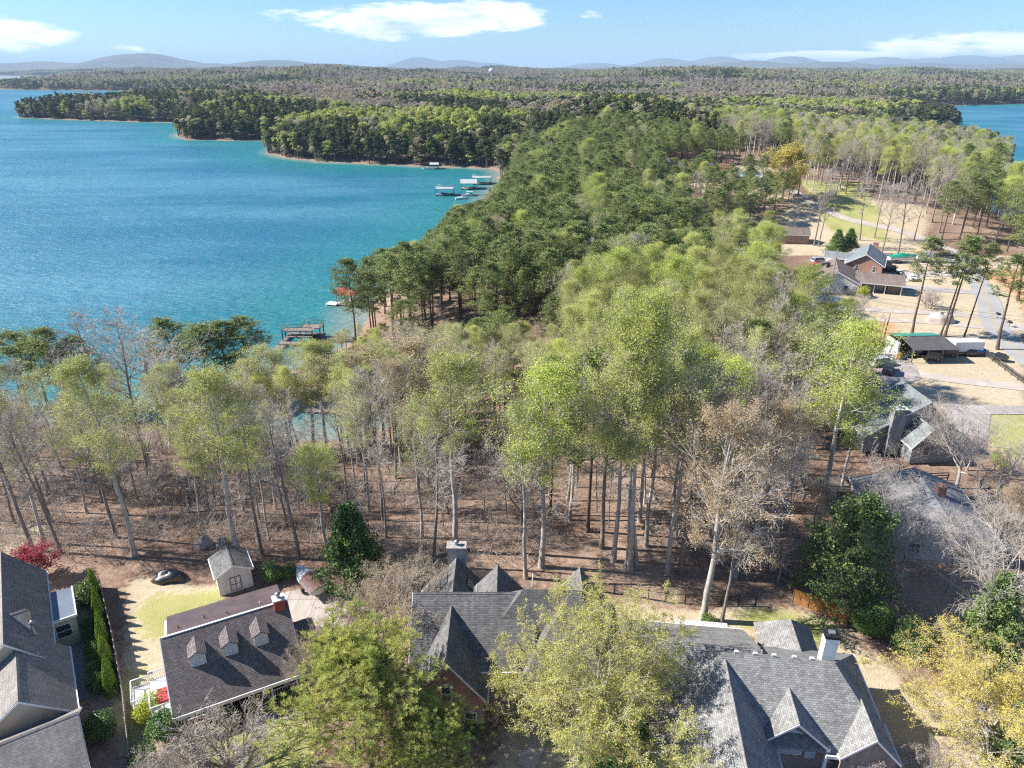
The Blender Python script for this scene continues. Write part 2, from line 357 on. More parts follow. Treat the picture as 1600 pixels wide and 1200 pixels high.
def height(X, Y, D=None):
    X = np.asarray(X, float); Y = np.asarray(Y, float)
    if D is None: D = shore_dist(X, Y)
    D = D + waves(X, Y, 26, 3) * np.clip(Y * .006, 0.6, 6)
    land = 0.25 + 7.8 * (1 - np.exp(-np.maximum(D, 0) / 26.0)) + waves(X, Y, 70, 5) * .7 * sstep(10, 60, D)
    far = sstep(420, 2600, Y) * sstep(10, 330, D)
    land = land + far * (16 + 17 * waves(X, Y, 1500, 8) + 7 * waves(X, Y, 520, 9)) + sstep(150, 330, Y) * sstep(0, 70, D) * (3 + 3 * waves(X, Y, 260, 12)) * sstep(130, 60, X)
    land = np.maximum(land, 0.25 + np.minimum(D, 40) * .08)
    land = land + 11.0 * sstep(212, 288, Y) * sstep(18, 62, X) * sstep(205, 140, X) * sstep(900, 500, Y) * sstep(5, 50, D)
    pad = sstep(84, 67, Y) * sstep(10, 24, D)
    land = land * (1 - pad) + 8.0 * pad
    yard = sstep(48, 62, X) * sstep(230, 190, Y) * sstep(8, 30, D)
    land = land * (1 - yard) + 8.0 * yard
    lake = np.maximum(-3.5, D * .12 - .25)
    return np.where(D > 0, land, lake)
def gz(x, y): return float(height(np.array([x]), np.array([y]))[0])
def pg(x, y):
    """ground point under photo pixel"""
    a = px(x, y, CAMZ - 1.0); k = np.concatenate([np.arange(25, 700, .5), np.arange(700, 3500, 5)]) / a[1]
    X, Y = a[0] * k, a[1] * k; hit = np.maximum(height(X, Y), 0) >= CAMZ - k
    i = int(np.argmax(hit)); return (float(X[i]), float(Y[i]), gz(X[i], Y[i]))
def graded(lo, hi, fine, k, c0):
    a = [0.0]
    while a[-1] < hi: a.append(a[-1] + max(fine, (a[-1] - c0) * k))
    return a
ys = [20.0]
while ys[-1] < 9500: ys.append(ys[-1] + max(1.3, ys[-1] * .0105))
xs = [0.0]
while xs[-1] < 14000: xs.append(xs[-1] + max(1.6, xs[-1] * .024))
xs = np.array([-v for v in reversed(xs[1:])] + xs); ys = np.array(ys)
GX, GY = np.meshgrid(xs, ys); GD = shore_dist(GX, GY); GH = height(GX, GY, GD)
def inpoly(X, Y, poly):
    ins = np.zeros(X.shape, bool); n = len(poly)
    for i in range(n):
        (x0, y0), (x1, y1) = poly[i], poly[(i + 1) % n]
        if y0 == y1: continue
        c = (y0 > Y) != (y1 > Y); ins ^= c & (X < x0 + (Y - y0) * (x1 - x0) / (y1 - y0))
    return ins
def polyp(pts, z=8.0): return [px(a, b, z) for a, b in pts]
LAWN = [polyp(p) for p in ([(205, 905), (350, 915), (350, 990), (262, 1000), (262, 1090), (190, 1190), (178, 1190)],
                           [(945, 940), (1060, 955), (1160, 945), (1250, 955), (1330, 990), (1400, 1055), (1420, 1180), (1385, 1190), (1290, 1000), (1050, 1000)],
                           [(1260, 470), (1290, 400), (1600, 400), (1600, 700), (1480, 640), (1370, 600), (1380, 545), (1290, 520), (1230, 510)],
                           [(1225, 342), (1440, 352), (1450, 400), (1210, 400)], [(330, 1110), (480, 1110), (500, 1260), (300, 1260)],
                           [(780, 1120), (1000, 1120), (1020, 1260), (760, 1260)], [(1390, 1080), (1700, 1060), (1700, 1260), (1390, 1260)],
                           [(1530, 645), (1640, 645), (1640, 740), (1550, 700)], [(20, 820), (70, 800), (50, 880), (0, 880)])] + [polyp([(1030, 262), (1215, 262), (1225, 300), (1030, 290)], 19)]
GREEN = [polyp(p) for p in ([(222, 935), (348, 918), (350, 985), (262, 998), (225, 1000)], [(185, 1040), (225, 1040), (235, 1190), (195, 1190)], [(1150, 950), (1235, 955), (1330, 1000), (1300, 1010), (1150, 975)],
                            [(1530, 645), (1640, 645), (1640, 740), (1550, 700)], [(1240, 325), (1330, 330), (1400, 385), (1290, 370)], [(330, 1110), (480, 1110), (500, 1260), (300, 1260)])]
CLAY = [polyp(p) for p in ([(1325, 503), (1395, 500), (1400, 535), (1345, 545)], [(1500, 430), (1600, 420), (1640, 520), (1560, 440)])]
near = GY < 700
cov = np.zeros(GX.shape + (4,), np.float32)
for k, lst in enumerate((LAWN, GREEN, CLAY)):
    for p in lst: cov[..., k][inpoly(GX, GY, p) & near] = 1
cov[..., 3] = 1
for _ in range(1):
    c = cov.copy(); c[1:-1, 1:-1] = (cov[1:-1, 1:-1] * 2 + cov[2:, 1:-1] + cov[:-2, 1:-1] + cov[1:-1, 2:] + cov[1:-1, :-2]) / 6; cov = c
def grid_mesh(name, X, Y, Z, mat):
    ny, nx = X.shape; me = bpy.data.meshes.new(name)
    me.vertices.add(nx * ny); me.vertices.foreach_set('co', np.stack([X, Y, Z], -1).astype(np.float32).ravel())
    i = np.arange((ny - 1) * (nx - 1)); r = i // (nx - 1); c = i % (nx - 1); a = r * nx + c
    q = np.stack([a, a + 1, a + nx + 1, a + nx], 1).astype(np.int32)
    me.loops.add(q.size); me.loops.foreach_set('vertex_index', q.ravel()); me.polygons.add(len(q))
    me.polygons.foreach_set('loop_start', np.arange(len(q), dtype=np.int32) * 4)
    me.polygons.foreach_set('use_smooth', np.ones(len(q), bool)); me.update(calc_edges=True); me.materials.append(mat)
    return me
def ground_mat():
    m, nt, b = newmat('forest_floor_and_yards'); g = nn(nt, 'ShaderNodeNewGeometry'); P = g.outputs['Position']; LK = nt.links
    at = nn(nt, 'ShaderNodeAttribute'); at.attribute_name = 'cover'; sp = nn(nt, 'ShaderNodeSeparateColor'); LK.new(at.outputs['Color'], sp.inputs[0])
    n1 = noise_fac(nt, P, .12, .35, .65, 8); n2 = noise_fac(nt, P, 1.6, .32, .68, 6); n3 = noise_fac(nt, P, 7.0, .3, .7, 3)
    litter = mix(nt, n1, (.235, .135, .092), (.38, .255, .18)); n0 = noise_fac(nt, P, .035, .42, .6, 5); litter = mix(nt, n2, litter, (.42, .315, .24)); litter = mix(nt, n0, litter, mix(nt, n2, (.16, .095, .066), (.29, .20, .145))); litter = mix(nt, .55, litter, mix(nt, n3, (.4,) * 3, (1.4,) * 3), 'MULTIPLY')
    straw = mix(nt, n1, (.52, .425, .29), (.63, .52, .37)); straw = mix(nt, n2, straw, (.44, .36, .235)); straw = mix(nt, .3, straw, mix(nt, n3, (.6,) * 3, (1.25,) * 3), 'MULTIPLY')
    green = mix(nt, n2, (.19, .245, .06), (.36, .36, .12)); green = mix(nt, n1, green, (.44, .40, .17)); green = mix(nt, .3, green, mix(nt, n3, (.6,) * 3, (1.25,) * 3), 'MULTIPLY')
    clay = mix(nt, n2, (.50, .22, .11), (.58, .36, .21))
    def soft(ch, lo=.3, hi=.6, w=.5):
        a = nn(nt, 'ShaderNodeMath', operation='MULTIPLY_ADD'); LK.new(n2, a.inputs[0]); a.inputs[1].default_value = w; LK.new(ch, a.inputs[2])
        r = nn(nt, 'ShaderNodeMapRange'); r.inputs['From Min'].default_value = lo + w * .4; r.inputs['From Max'].default_value = hi + w * .6; LK.new(a.outputs[0], r.inputs['Value']); return r.outputs[0]
    c = mix(nt, soft(sp.outputs[0]), litter, straw); c = mix(nt, soft(sp.outputs[1]), c, green); c = mix(nt, soft(sp.outputs[2]), c, clay)
    sx = nn(nt, 'ShaderNodeSeparateXYZ'); LK.new(P, sx.inputs[0])
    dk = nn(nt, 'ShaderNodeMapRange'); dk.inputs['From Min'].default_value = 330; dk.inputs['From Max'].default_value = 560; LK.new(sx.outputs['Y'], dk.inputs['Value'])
    c = mix(nt, dk.outputs[0], c, mix(nt, n2, (.09, .07, .05), (.16, .12, .09)))  # far wood floor coloured darker, standing in for shade under the canopy
    # bank: bare reddish clay and sand in the last metre above the waterline
    bk = nn(nt, 'ShaderNodeMapRange'); bk.inputs['From Min'].default_value = .75; bk.inputs['From Max'].default_value = .3; LK.new(sx.outputs['Z'], bk.inputs['Value'])
    c = mix(nt, bk.outputs[0], c, mix(nt, n2, (.24, .125, .08), (.36, .25, .18)))
    # far country: leafless and greening woodland
    fr = nn(nt, 'ShaderNodeMapRange'); fr.inputs['From Min'].default_value = 2500; fr.inputs['From Max'].default_value = 5000; LK.new(sx.outputs['Y'], fr.inputs['Value'])
    f1 = noise_fac(nt, P, .0035, .4, .6, 8, .7); f2 = noise_fac(nt, P, .03, .35, .65, 4)
    wood = mix(nt, f1, (.06, .075, .04), mix(nt, f2, (.19, .15, .11), (.20, .20, .09)))
    c = mix(nt, fr.outputs[0], c, wood)
    LK.new(c, b.inputs['Base Color']); b.inputs['Roughness'].default_value = .95; b.inputs['Specular IOR Level'].default_value = .1
    bp = nn(nt, 'ShaderNodeBump', Strength=.8, Distance=.05); LK.new(n3, bp.inputs['Height']); LK.new(bp.outputs[0], b.inputs['Normal'])
    return m
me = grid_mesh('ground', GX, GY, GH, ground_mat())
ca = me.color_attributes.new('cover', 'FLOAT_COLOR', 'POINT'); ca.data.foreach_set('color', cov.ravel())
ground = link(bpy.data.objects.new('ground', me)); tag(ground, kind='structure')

# lake
def lake_mat():
    m, nt, b = newmat('lake_water'); g = nn(nt, 'ShaderNodeNewGeometry'); P = g.outputs['Position']; LK = nt.links
    at = nn(nt, 'ShaderNodeAttribute'); at.attribute_name = 'shoal'
    sh = at.outputs['Fac']
    wm = nn(nt, 'ShaderNodeMapping'); wm.inputs['Scale'].default_value = (.5, 1.5, 1); wm.inputs['Rotation'].default_value = (0, 0, R(-18)); LK.new(P, wm.inputs['Vector']); wind = noise_fac(nt, wm.outputs[0], .009, .42, .58, 6, .62)
    deep = mix(nt, wind, (.016, .140, .212), (.060, .215, .285))
    r1 = nn(nt, 'ShaderNodeMapRange'); r1.inputs['From Min'].default_value = -70; r1.inputs['From Max'].default_value = -6; LK.new(sh, r1.inputs['Value'])
    c = mix(nt, r1.outputs[0], deep, (.016, .190, .195))
    r2 = nn(nt, 'ShaderNodeMapRange'); r2.inputs['From Min'].default_value = -13; r2.inputs['From Max'].default_value = 0; LK.new(sh, r2.inputs['Value'])
    c = mix(nt, r2.outputs[0], c, (.27, .30, .25))
    LK.new(c, b.inputs['Base Color']); b.inputs['Roughness'].default_value = .36; b.inputs['IOR'].default_value = 1.33; b.inputs['Specular IOR Level'].default_value = .5
    mp = nn(nt, 'ShaderNodeMapping'); mp.inputs['Scale'].default_value = (.45, 1.25, 1); mp.inputs['Rotation'].default_value = (0, 0, R(14)); LK.new(P, mp.inputs['Vector'])
    w1 = nn(nt, 'ShaderNodeTexNoise', Scale=.55, Detail=6, Roughness=.62, Distortion=.6); LK.new(mp.outputs[0], w1.inputs['Vector'])
    w2 = nn(nt, 'ShaderNodeTexNoise', Scale=.11, Detail=3, Roughness=.6); LK.new(mp.outputs[0], w2.inputs['Vector'])
    ad = nn(nt, 'ShaderNodeMath', operation='MULTIPLY_ADD'); LK.new(w2.outputs['Fac'], ad.inputs[0]); ad.inputs[1].default_value = 1.6; LK.new(w1.outputs['Fac'], ad.inputs[2])
    bp = nn(nt, 'ShaderNodeBump', Strength=1.0, Distance=1.05); LK.new(ad.outputs[0], bp.inputs['Height']); LK.new(bp.outputs[0], b.inputs['Normal'])
    return m
lx = np.concatenate([np.linspace(-60000, -3000, 6), np.linspace(-2500, -260, 60), np.linspace(-250, 40, 98), np.linspace(60, 1500, 60), np.linspace(2000, 60000, 6)])
ly = np.concatenate([np.linspace(-20000, 60, 4), np.linspace(80, 560, 161), np.linspace(580, 2600, 90), np.linspace(3000, 60000, 12)])
LX, LY = np.meshgrid(lx, ly); me = grid_mesh('lake', LX, LY, LX * 0, lake_mat())
a = me.attributes.new('shoal', 'FLOAT', 'POINT'); a.data.foreach_set('value', np.maximum(shore_dist(LX, LY), -200).astype(np.float32).ravel())
lake = link(bpy.data.objects.new('lake', me)); tag(lake, kind='structure')

# hills on the horizon
def hill_mat():
    m, nt, b = newmat('wooded_hill'); g = nn(nt, 'ShaderNodeNewGeometry'); P = g.outputs['Position']
    f = noise_fac(nt, P, .0022, .35, .65, 8, .7); c = mix(nt, f, (.05, .065, .04), (.14, .12, .085)); nt.links.new(c, b.inputs['Base Color']); b.inputs['Roughness'].default_value = 1
    return m
HM = hill_mat()
def ridge_range(name, dist, peaks, depth, base=0.0):
    """peaks: (photo x, photo y of crest, half width px)"""
    xs_ = np.linspace(-1400, 3000, 420); prof = np.zeros_like(xs_)
    for cx, cy, hw in peaks:
        hgt = (106 - cy) / FPX * dist * 1.09 * 1.0
        prof = np.maximum(prof, hgt * np.exp(-((xs_ - cx) / hw) ** 2))
    wx = (xs_ - 800) / FPX * dist * .9135
    rr = np.random.RandomState(len(peaks)); prof = prof + (waves(wx, wx * 0, 1500, 21) * 9 + waves(wx, wx * 0, 500, 22) * 4) * dist / 14000
    vs = np.linspace(-1, 1, 25); X = np.tile(wx, (25, 1)); Y = dist + vs[:, None] * depth + X * 0
    Z = CAMZ * .4 + base + (prof[None, :]) * (1 - vs[:, None] ** 2) ** 1.2 + waves(X, Y, 900, 31) * 7 * (1 - vs[:, None] ** 2)
    Z = np.where(np.abs(vs)[:, None] > .97, -20, Z)
    o = link(bpy.data.objects.new(name, grid_mesh(name, X, Y, Z, HM))); tag(o, kind='structure'); return o
ridge_range('hills', 10800, [(228, 86, 85), (150, 96, 60), (330, 96, 70), (430, 93, 80), (520, 98, 90), (60, 95, 90), (-150, 92, 150), (1130, 96, 40), (1180, 94, 60), (1290, 95, 90), (1440, 97, 120), (1600, 97, 140), (960, 101, 80), (880, 103, 60)], 1500)
ridge_range('hills', 17500, [(660, 91, 45), (710, 94, 60), (760, 98, 50), (1040, 93, 60), (1120, 90, 50), (1230, 90, 40), (1370, 91, 40), (1510, 89, 60), (1600, 88, 60), (930, 98, 60), (1450, 92, 50), (1750, 86, 90)], 2500)

# ------------------------------------------------------------------ sheets: road, drives, paving
def strip(name, pts, w, mat, lift=.06, kind='structure', step=2.0, end=None):
    pts = [Vector((p[0], p[1])) for p in pts]; P = []
    for a, b in zip(pts[:-1], pts[1:]):
        n = max(1, int((b - a).length / step)); P += [a.lerp(b, i / n) for i in range(n)]
    P.append(pts[-1])
    for _ in range(6): P = [P[0]] + [(P[i - 1] + P[i] * 2 + P[i + 1]) / 4 for i in range(1, len(P) - 1)] + [P[-1]]
    ws = [w] * len(P) if not isinstance(w, tuple) else [w[0] + (w[1] - w[0]) * i / (len(P) - 1) for i in range(len(P))]
    mb = MB(); vs = []; fs = []; nc = 5
    for i, p in enumerate(P):
        d = (P[min(i + 1, len(P) - 1)] - P[max(i - 1, 0)]).normalized(); n = Vector((-d.y, d.x))
        for k in range(nc):
            q = p + n * ws[i] * (k / (nc - 1) - .5); vs.append((q.x, q.y, 0))
    A = np.array(vs); hz = height(A[:, 0], A[:, 1]); vs = [(a[0], a[1], h + lift) for a, h in zip(vs, hz)]
    for i in range(len(P) - 1):
        for k in range(nc - 1):
            a = i * nc + k; fs.append((a, a + 1, a + nc + 1, a + nc))
    mb.face_set(vs, fs); o = mb.build(name, mat, fixn=False); tag(o, kind=kind); return o
def patch(name, pts, mat, lift=.07, kind='structure'):
    """paved area given by its corners, laid on the ground and subdivided"""
    import bmesh
    bm = bmesh.new(); vs = [bm.verts.new((p[0], p[1], 0)) for p in pts]; bm.faces.new(vs)
    bmesh.ops.triangulate(bm, faces=bm.faces)
    for _ in range(3): bmesh.ops.subdivide_edges(bm, edges=[e for e in bm.edges if e.calc_length() > 2], cuts=1, use_grid_fill=True)
    A = np.array([v.co[:2] for v in bm.verts]); hz = height(A[:, 0], A[:, 1])
    for v, h in zip(bm.verts, hz): v.co.z = h + lift
    bmesh.ops.recalc_face_normals(bm, faces=bm.faces)
    me = bpy.data.meshes.new(name); bm.to_mesh(me); bm.free(); me.materials.append(mat); surf_uv(me)
    for p in me.polygons:
        if p.normal.z < 0: p.flip()
    o = link(bpy.data.objects.new(name, me)); tag(o, kind=kind); return o
def P8(l): return [px(a, b, 8.0) for a, b in l]
road_c = P8([(1500, 395), (1522, 430), (1545, 470), (1550, 500), (1568, 530), (1605, 562), (1700, 625), (1830, 700)])
strip('road', road_c, 5.2, M['asphalt'], .10)
for dx in (-.12, .12):
    strip('road_marking', [(p[0] + dx, p[1]) for p in road_c], .1, M['yellow_line'], .125)
strip('path', P8([(1372, 568), (1400, 580), (1450, 590), (1520, 597), (1600, 606), (1720, 620)]), 3.2, M['gravel'], .07)
patch('driveway', P8([(1366, 553), (1392, 545), (1420, 560), (1432, 575), (1440, 592), (1400, 606), (1366, 590)]), M['concrete_pink'], .085)
patch('driveway', P8([(1478, 630), (1530, 633), (1720, 640), (1720, 664), (1600, 648), (1548, 648), (1543, 690), (1500, 676), (1478, 655)]), M['concrete_pink'], .08)
patch('driveway', P8([(445, 926), (470, 921), (522, 930), (548, 962), (540, 984), (468, 977), (440, 960)]), M['concrete'], .08)
strip('path', P8([(112, 925), (122, 975), (126, 1020), (134, 1060), (118, 1098)]), (2.0, 2.6), M['path_grey'], .07)
strip('path', P8([(385, 1138), (430, 1128), (470, 1112), (500, 1098)]), 1.3, M['path_grey'], .07)
strip('path', P8([(820, 1200), (845, 1170), (850, 1140)]), 1.6, M['concrete'], .07)
strip('path', P8([(1268, 478), (1330, 481), (1400, 487), (1500, 490), (1540, 496)]), 3.4, M['gravel'], .07)
strip('path', P8([(1350, 444), (1400, 448), (1480, 454), (1536, 458)]), 4.0, M['concrete_pink'], .075)
strip('path', P8([(1240, 497), (1290, 498), (1370, 500), (1440, 502), (1540, 512)]), 2.6, M['gravel'], .07)
patch('driveway', P8([(1338, 422), (1360, 420), (1400, 428), (1445, 422), (1530, 426), (1530, 432), (1450, 432), (1425, 440), (1395, 440), (1378, 432), (1345, 434)]), M['concrete'], .085)
strip('path', P8([(1378, 406), (1420, 409), (1500, 410)]), 7.0, M['concrete'], .07)
strip('path', [pg(*q)[:2] for q in ((1235, 296), (1270, 320), (1300, 335), (1340, 348), (1400, 358), (1440, 372), (1500, 395))], 3.6, M['gravel'], .08)
strip('path', [pg(*q)[:2] for q in ((1030, 270), (1100, 273), (1160, 284), (1235, 296))], 6.5, M['asphalt'], .08)
strip('path', P8([(1560, 512), (1600, 512), (1680, 514)]), 4.5, M['concrete'], .08)

# ------------------------------------------------------------------ houses
class House:
    def __init__(s, name, label, ox, oy, yaw, z=None, cat='house'):
        s.root = empty(name, (ox, oy, gz(ox, oy) if z is None else z), R(yaw), label, cat)
        s.wall = MB(); s.roof = MB(); s.trim = MB()
    def done(s, wallm, roofm, trimm=None, names=('wall', 'roof', 'trim')):
        if s.wall.f: s.wall.build(names[0], wallm, s.root)
        if s.roof.f: s.roof.build(names[1], roofm, s.root)
        if s.trim.f: s.trim.build(names[2], trimm or M['trim'], s.root)
        return s
    def walls(s, u0, u1, v0, v1, z0, z1, m=0): s.wall.box(u0, u1, v0, v1, z0, z1, m)
    def gable(s, axis, a0, a1, c, wl, wr, ze, zr, zel=None, t=.16, o=.35, z0=0, m=0, wm=0, ends=(1, 1), wall=True, trim=True):
        """ridge runs along axis from a0 to a1 at cross position c; half widths wl, wr; eave ze, ridge zr"""
        zl = ze if zel is None else zel
        sl, sr = (zr - zl) / wl, (zr - ze) / wr
        L_, R_ = (c - wl - o, zl - o * sl), (c + wr + o, ze - o * sr)
        prof = [L_, (c, zr), R_, (R_[0], R_[1] + t), (c, zr + t * 1.15), (L_[0], L_[1] + t)]
        b0, b1 = a0 - (o if ends[0] else 0), a1 + (o if ends[1] else 0)
        s.roof.extr(prof, axis, b0, b1, m, caps=[(0, 1, 4, 5), (1, 2, 3, 4)])
        q = zr + t * 1.15 + .035; s.roof.extr([(c - .17, q - .17 * sl - .03), (c, q - .06), (c + .17, q - .17 * sr - .03), (c + .17, q - .17 * sr), (c, q), (c - .17, q - .17 * sl)], axis, b0 + .01, b1 - .01, m, caps=[(0, 1, 4, 5), (1, 2, 3, 4)])
        if trim:
            e = .035
            tp = [(L_[0] - e, L_[1] - .10), (c, zr - .10), (R_[0] + e, R_[1] - .10), (R_[0] + e, R_[1] + t * .75), (c, zr + t * .85), (L_[0] - e, L_[1] + t * .75)]
            if ends[0]: s.trim.extr(tp, axis, b0 - .05, b0 + .04, 0, caps=[(0, 1, 4, 5), (1, 2, 3, 4)])
            if ends[1]: s.trim.extr(tp, axis, b1 - .04, b1 + .05, 0, caps=[(0, 1, 4, 5), (1, 2, 3, 4)])
            for q, sg in ((L_, -1), (R_, 1)):   # gutters
                g = [(q[0], q[1] - .07), (q[0] + sg * .11, q[1] - .05), (q[0] + sg * .12, q[1] + t * .8), (q[0] + sg * .004, q[1] + t * .8)]
                s.trim.extr(g, axis, b0 + .05, b1 - .05, 0)
        if wall:
            s.wall.extr([(c - wl, z0), (c + wr, z0), (c + wr, ze - .02), (c, zr - .03), (c - wl, zl - .02)], axis, a0, a1, wm)
    def hip(s, u0, u1, v0, v1, ze, zr, r0, r1, vr=None, o=.35, m=0, t=.14, z0=0, wall=True, wm=0, front=None):
        """ridge along u from r0 to r1"""
        vr = (v0 + v1) / 2 if vr is None else vr
        k = (zr - ze) / max(.1, (v1 - v0) / 2); d = o * k
        a, b, c_, e = u0 - o, u1 + o, v0 - o, v1 + o; z = ze - d
        vs = [(a, c_, z), (b, c_, z), (b, e, z), (a, e, z), (r0, vr, zr), (r1, vr, zr), (a, c_, z - t), (b, c_, z - t), (b, e, z - t), (a, e, z - t)]
        s.roof.face_set(vs, [(0, 1, 5, 4), (1, 2, 5), (2, 3, 4, 5), (3, 0, 4), (6, 9, 8, 7)], m)
        s.trim.face_set([(p[0], p[1], p[2] + q) for q in (-t - .03, -.01) for p in ((a - .03, c_ - .03, z), (b + .03, c_ - .03, z), (b + .03, e + .03, z), (a - .03, e + .03, z))],
                        [(0, 1, 5, 4), (1, 2, 6, 5), (2, 3, 7, 6), (3, 0, 4, 7)], 0)
        if wall: s.wall.box(u0, u1, v0, v1, z0, ze - .03, wm)
    def window(s, p, face, w, h, frame=None, pane=None, arch=False, muntin=1, parent=None, name='window', label=None):
        """p: centre on the wall; face 'f' front (-v), 'b' back, 'l' left, 'r' right"""
        ang = {'f': 0, 'r': 90, 'b': 180, 'l': -90}[face]
        T = Matrix.Translation(Vector(p)) @ Matrix.Rotation(R(ang), 4, 'Z')
        f = MB(); f_ = .075
        f.box(-w / 2 - f_, w / 2 + f_, -.07, .01, h / 2, h / 2 + f_, 0, T); f.box(-w / 2 - f_ - .03, w / 2 + f_ + .03, -.10, .01, -h / 2 - f_, -h / 2, 0, T)
        f.box(-w / 2 - f_, -w / 2, -.07, .01, -h / 2, h / 2, 0, T); f.box(w / 2, w / 2 + f_, -.07, .01, -h / 2, h / 2, 0, T)
        if muntin:
            f.box(-w / 2, w / 2, -.055, -.03, -.03, .03, 0, T)
            for k in range(1, muntin): x = -w / 2 + w * k / muntin; f.box(x - .03, x + .03, -.056, -.031, -h / 2, h / 2, 0, T)
        if arch:
            n = 10
            for k in range(n):
                a, b = math.pi * k / n, math.pi * (k + 1) / n
                vs = []
                for y in (-.07, .01):
                    for rr in (w / 2, w / 2 + f_):
                        for t in (a, b): vs.append(tuple(T @ Vector((rr * math.cos(t), y, h / 2 + f_ + rr * math.sin(t) * .8))))
                f.face_set(vs, [(0, 1, 3, 2), (4, 6, 7, 5), (0, 4, 5, 1), (2, 3, 7, 6)], 0)
        wo = f.build(name, frame or M['trim'], parent or s.root, label)
        g = MB(); g.box(-w / 2, w / 2, -.03, .005, -h / 2, h / 2, 0, T)
        if arch:
            vs = [tuple(T @ Vector((w / 2 * math.cos(math.pi * k / 10), -.03, h / 2 + f_ + .4 * w * math.sin(math.pi * k / 10)))) for k in range(11)]
            g.face_set(vs, [tuple(range(11))], 0)
        g.build('pane', pane or M['glass'], wo)
        return wo
    def part(s, name, mats, parent=None, label=None):
        mb = MB()
        return mb, (lambda: mb.build(name, mats, parent or s.root, label))

def chimney(h, u, v, w, d, z0, z1, mat, cap=None, name='chimney', flue=True, capz=.18, label=None):
    mb = MB(); mb.box(u - w / 2, u + w / 2, v - d / 2, v + d / 2, z0, z1, 0); mb.box(u - w / 2 - .08, u + w / 2 + .08, v - d / 2 - .08, v + d / 2 + .08, z1, z1 + capz, 1)
    c = mb.build(name, [mat, cap or mat], h.root, label)
    if flue:
        f = MB(); f.lathe([(.17, z1 + capz), (.17, z1 + capz + .35), (.27, z1 + capz + .37), (.27, z1 + capz + .45), (.02, z1 + capz + .58)], (u, v), 12); f.build('flue_cap', M['steel'], c)
    return c
def pipe(h, u, v, z0, z1, r=.06, mat=None):
    mb = MB(); mb.tube([(u, v, z0), (u, v, z1)], r, 8); mb.lathe([(r * 2.6, z0), (r * 1.2, z0 + .14)], (u, v), 8); mb.build('vent_pipe', mat or M['gutter'], h.root)

# --- the charcoal-roofed brick house in the middle
h = House('brick_house', 'brick house with steep charcoal hip and gable roofs, in the middle of the near row', 0, 48, 0, 8.0)
h.gable('u', -8.5, 2.0, 2.4, 4.6, 4.6, 5.0, 9.0, ends=(1, 0))
h.hip(-3.5, 9.0, -1.1, 6.4, 5.0, 9.75, 1.0, 4.3, vr=2.1)
h.hip(.9, 9.6, -3.4, 5.6, 4.9, 9.7, 5.3, 5.9, vr=2.1)
h.gable('v', -4.7, 2.4, -5.35, 2.95, 2.95, 4.35, 8.25, ends=(1, 0), wm=0)
h.gable('v', 2.4, 8.9, -5.5, 3.2, 3.2, 3.9, 7.5, ends=(0, 1))
h.gable('v', 2.4, 6.2, -1.35, 2.9, 2.9, 5.4, 8.75, ends=(0, 1), wall=False)
h.gable('v', 2.4, 6.8, 6.5, 2.6, 2.6, 4.6, 8.0, ends=(0, 1))
h.walls(-4.2, 1.5, 3, 6.4, 0, 5.4)
h.done(M['brick'], M['shingle_black'])
# garage-end lower pieces and windows
h.window((-5.45, -4.7, 4.6), 'f', .75, 1.5, arch=True)
h.window((-3.5, -4.7, 1.7), 'f', .9, 1.6)
h.window((-7.2, -4.7, 1.7), 'f', .9, 1.6)
h.window((-2.1, -1.1, 4.0), 'f', 1.1, 1.35); h.window((-.1, -1.1, 4.0), 'f', 1.1, 1.35)
h.window((-2.1, -1.1, 1.5), 'f', 1.1, 1.5)
for (u, v0, v1, c, s_, zr, k) in ((-6.6, 6.4, 7.7, -5.5, -1, 7.5, 1.125), (-6.9, 3.9, 5.0, -5.5, -1, 7.5, 1.125), (-4.0, 6.6, 7.8, -5.5, 1, 7.5, 1.125), (-4.2, 3.9, 5.0, -5.5, 1, 7.5, 1.125), (7.7, 5.0, 6.1, 6.5, 1, 8.0, 1.31), (7.9, 3.2, 4.1, 6.5, 1, 8.0, 1.31)):
    mb = MB(); w = .38; t = .30
    ua, ub = u - w, u + w
    z_ = lambda q: zr - abs(q - c) * k + .16
    for dz0, dz1, a, b, c0, c1, mi in ((0, .10, ua, ub, v0, v1, 0), (.10, .14, ua + .07, ub - .07, v0 + .07, v1 - .07, 1)):
        vs = [(a, c0, z_(a) + dz0), (b, c0, z_(b) + dz0), (b, c1, z_(b) + dz0), (a, c1, z_(a) + dz0), (a, c0, z_(a) + dz1), (b, c0, z_(b) + dz1), (b, c1, z_(b) + dz1), (a, c1, z_(a) + dz1)]
        mb.face_set(vs, [(0, 3, 2, 1), (4, 5, 6, 7), (0, 1, 5, 4), (1, 2, 6, 5), (2, 3, 7, 6), (3, 0, 4, 7)], mi)
    mb.build('skylight', [M['black'], M['skylight']], h.root)
chimney(h, -5.5, 9.9, 1.8, 1.0, 0, 8.6, M['chimney_stone'], capz=.14)
pipe(h, 1.9, 4.0, 7.6, 9.9); pipe(h, -3.2, 4.2, 7.0, 8.6); pipe(h, 7.9, 1.0, 6.5, 8.6)
mb = MB(); mb.box(-3.2, -2.35, -1.16, -1.1, 0.1, 2.2); mb.build('door', M['black'], h.root)

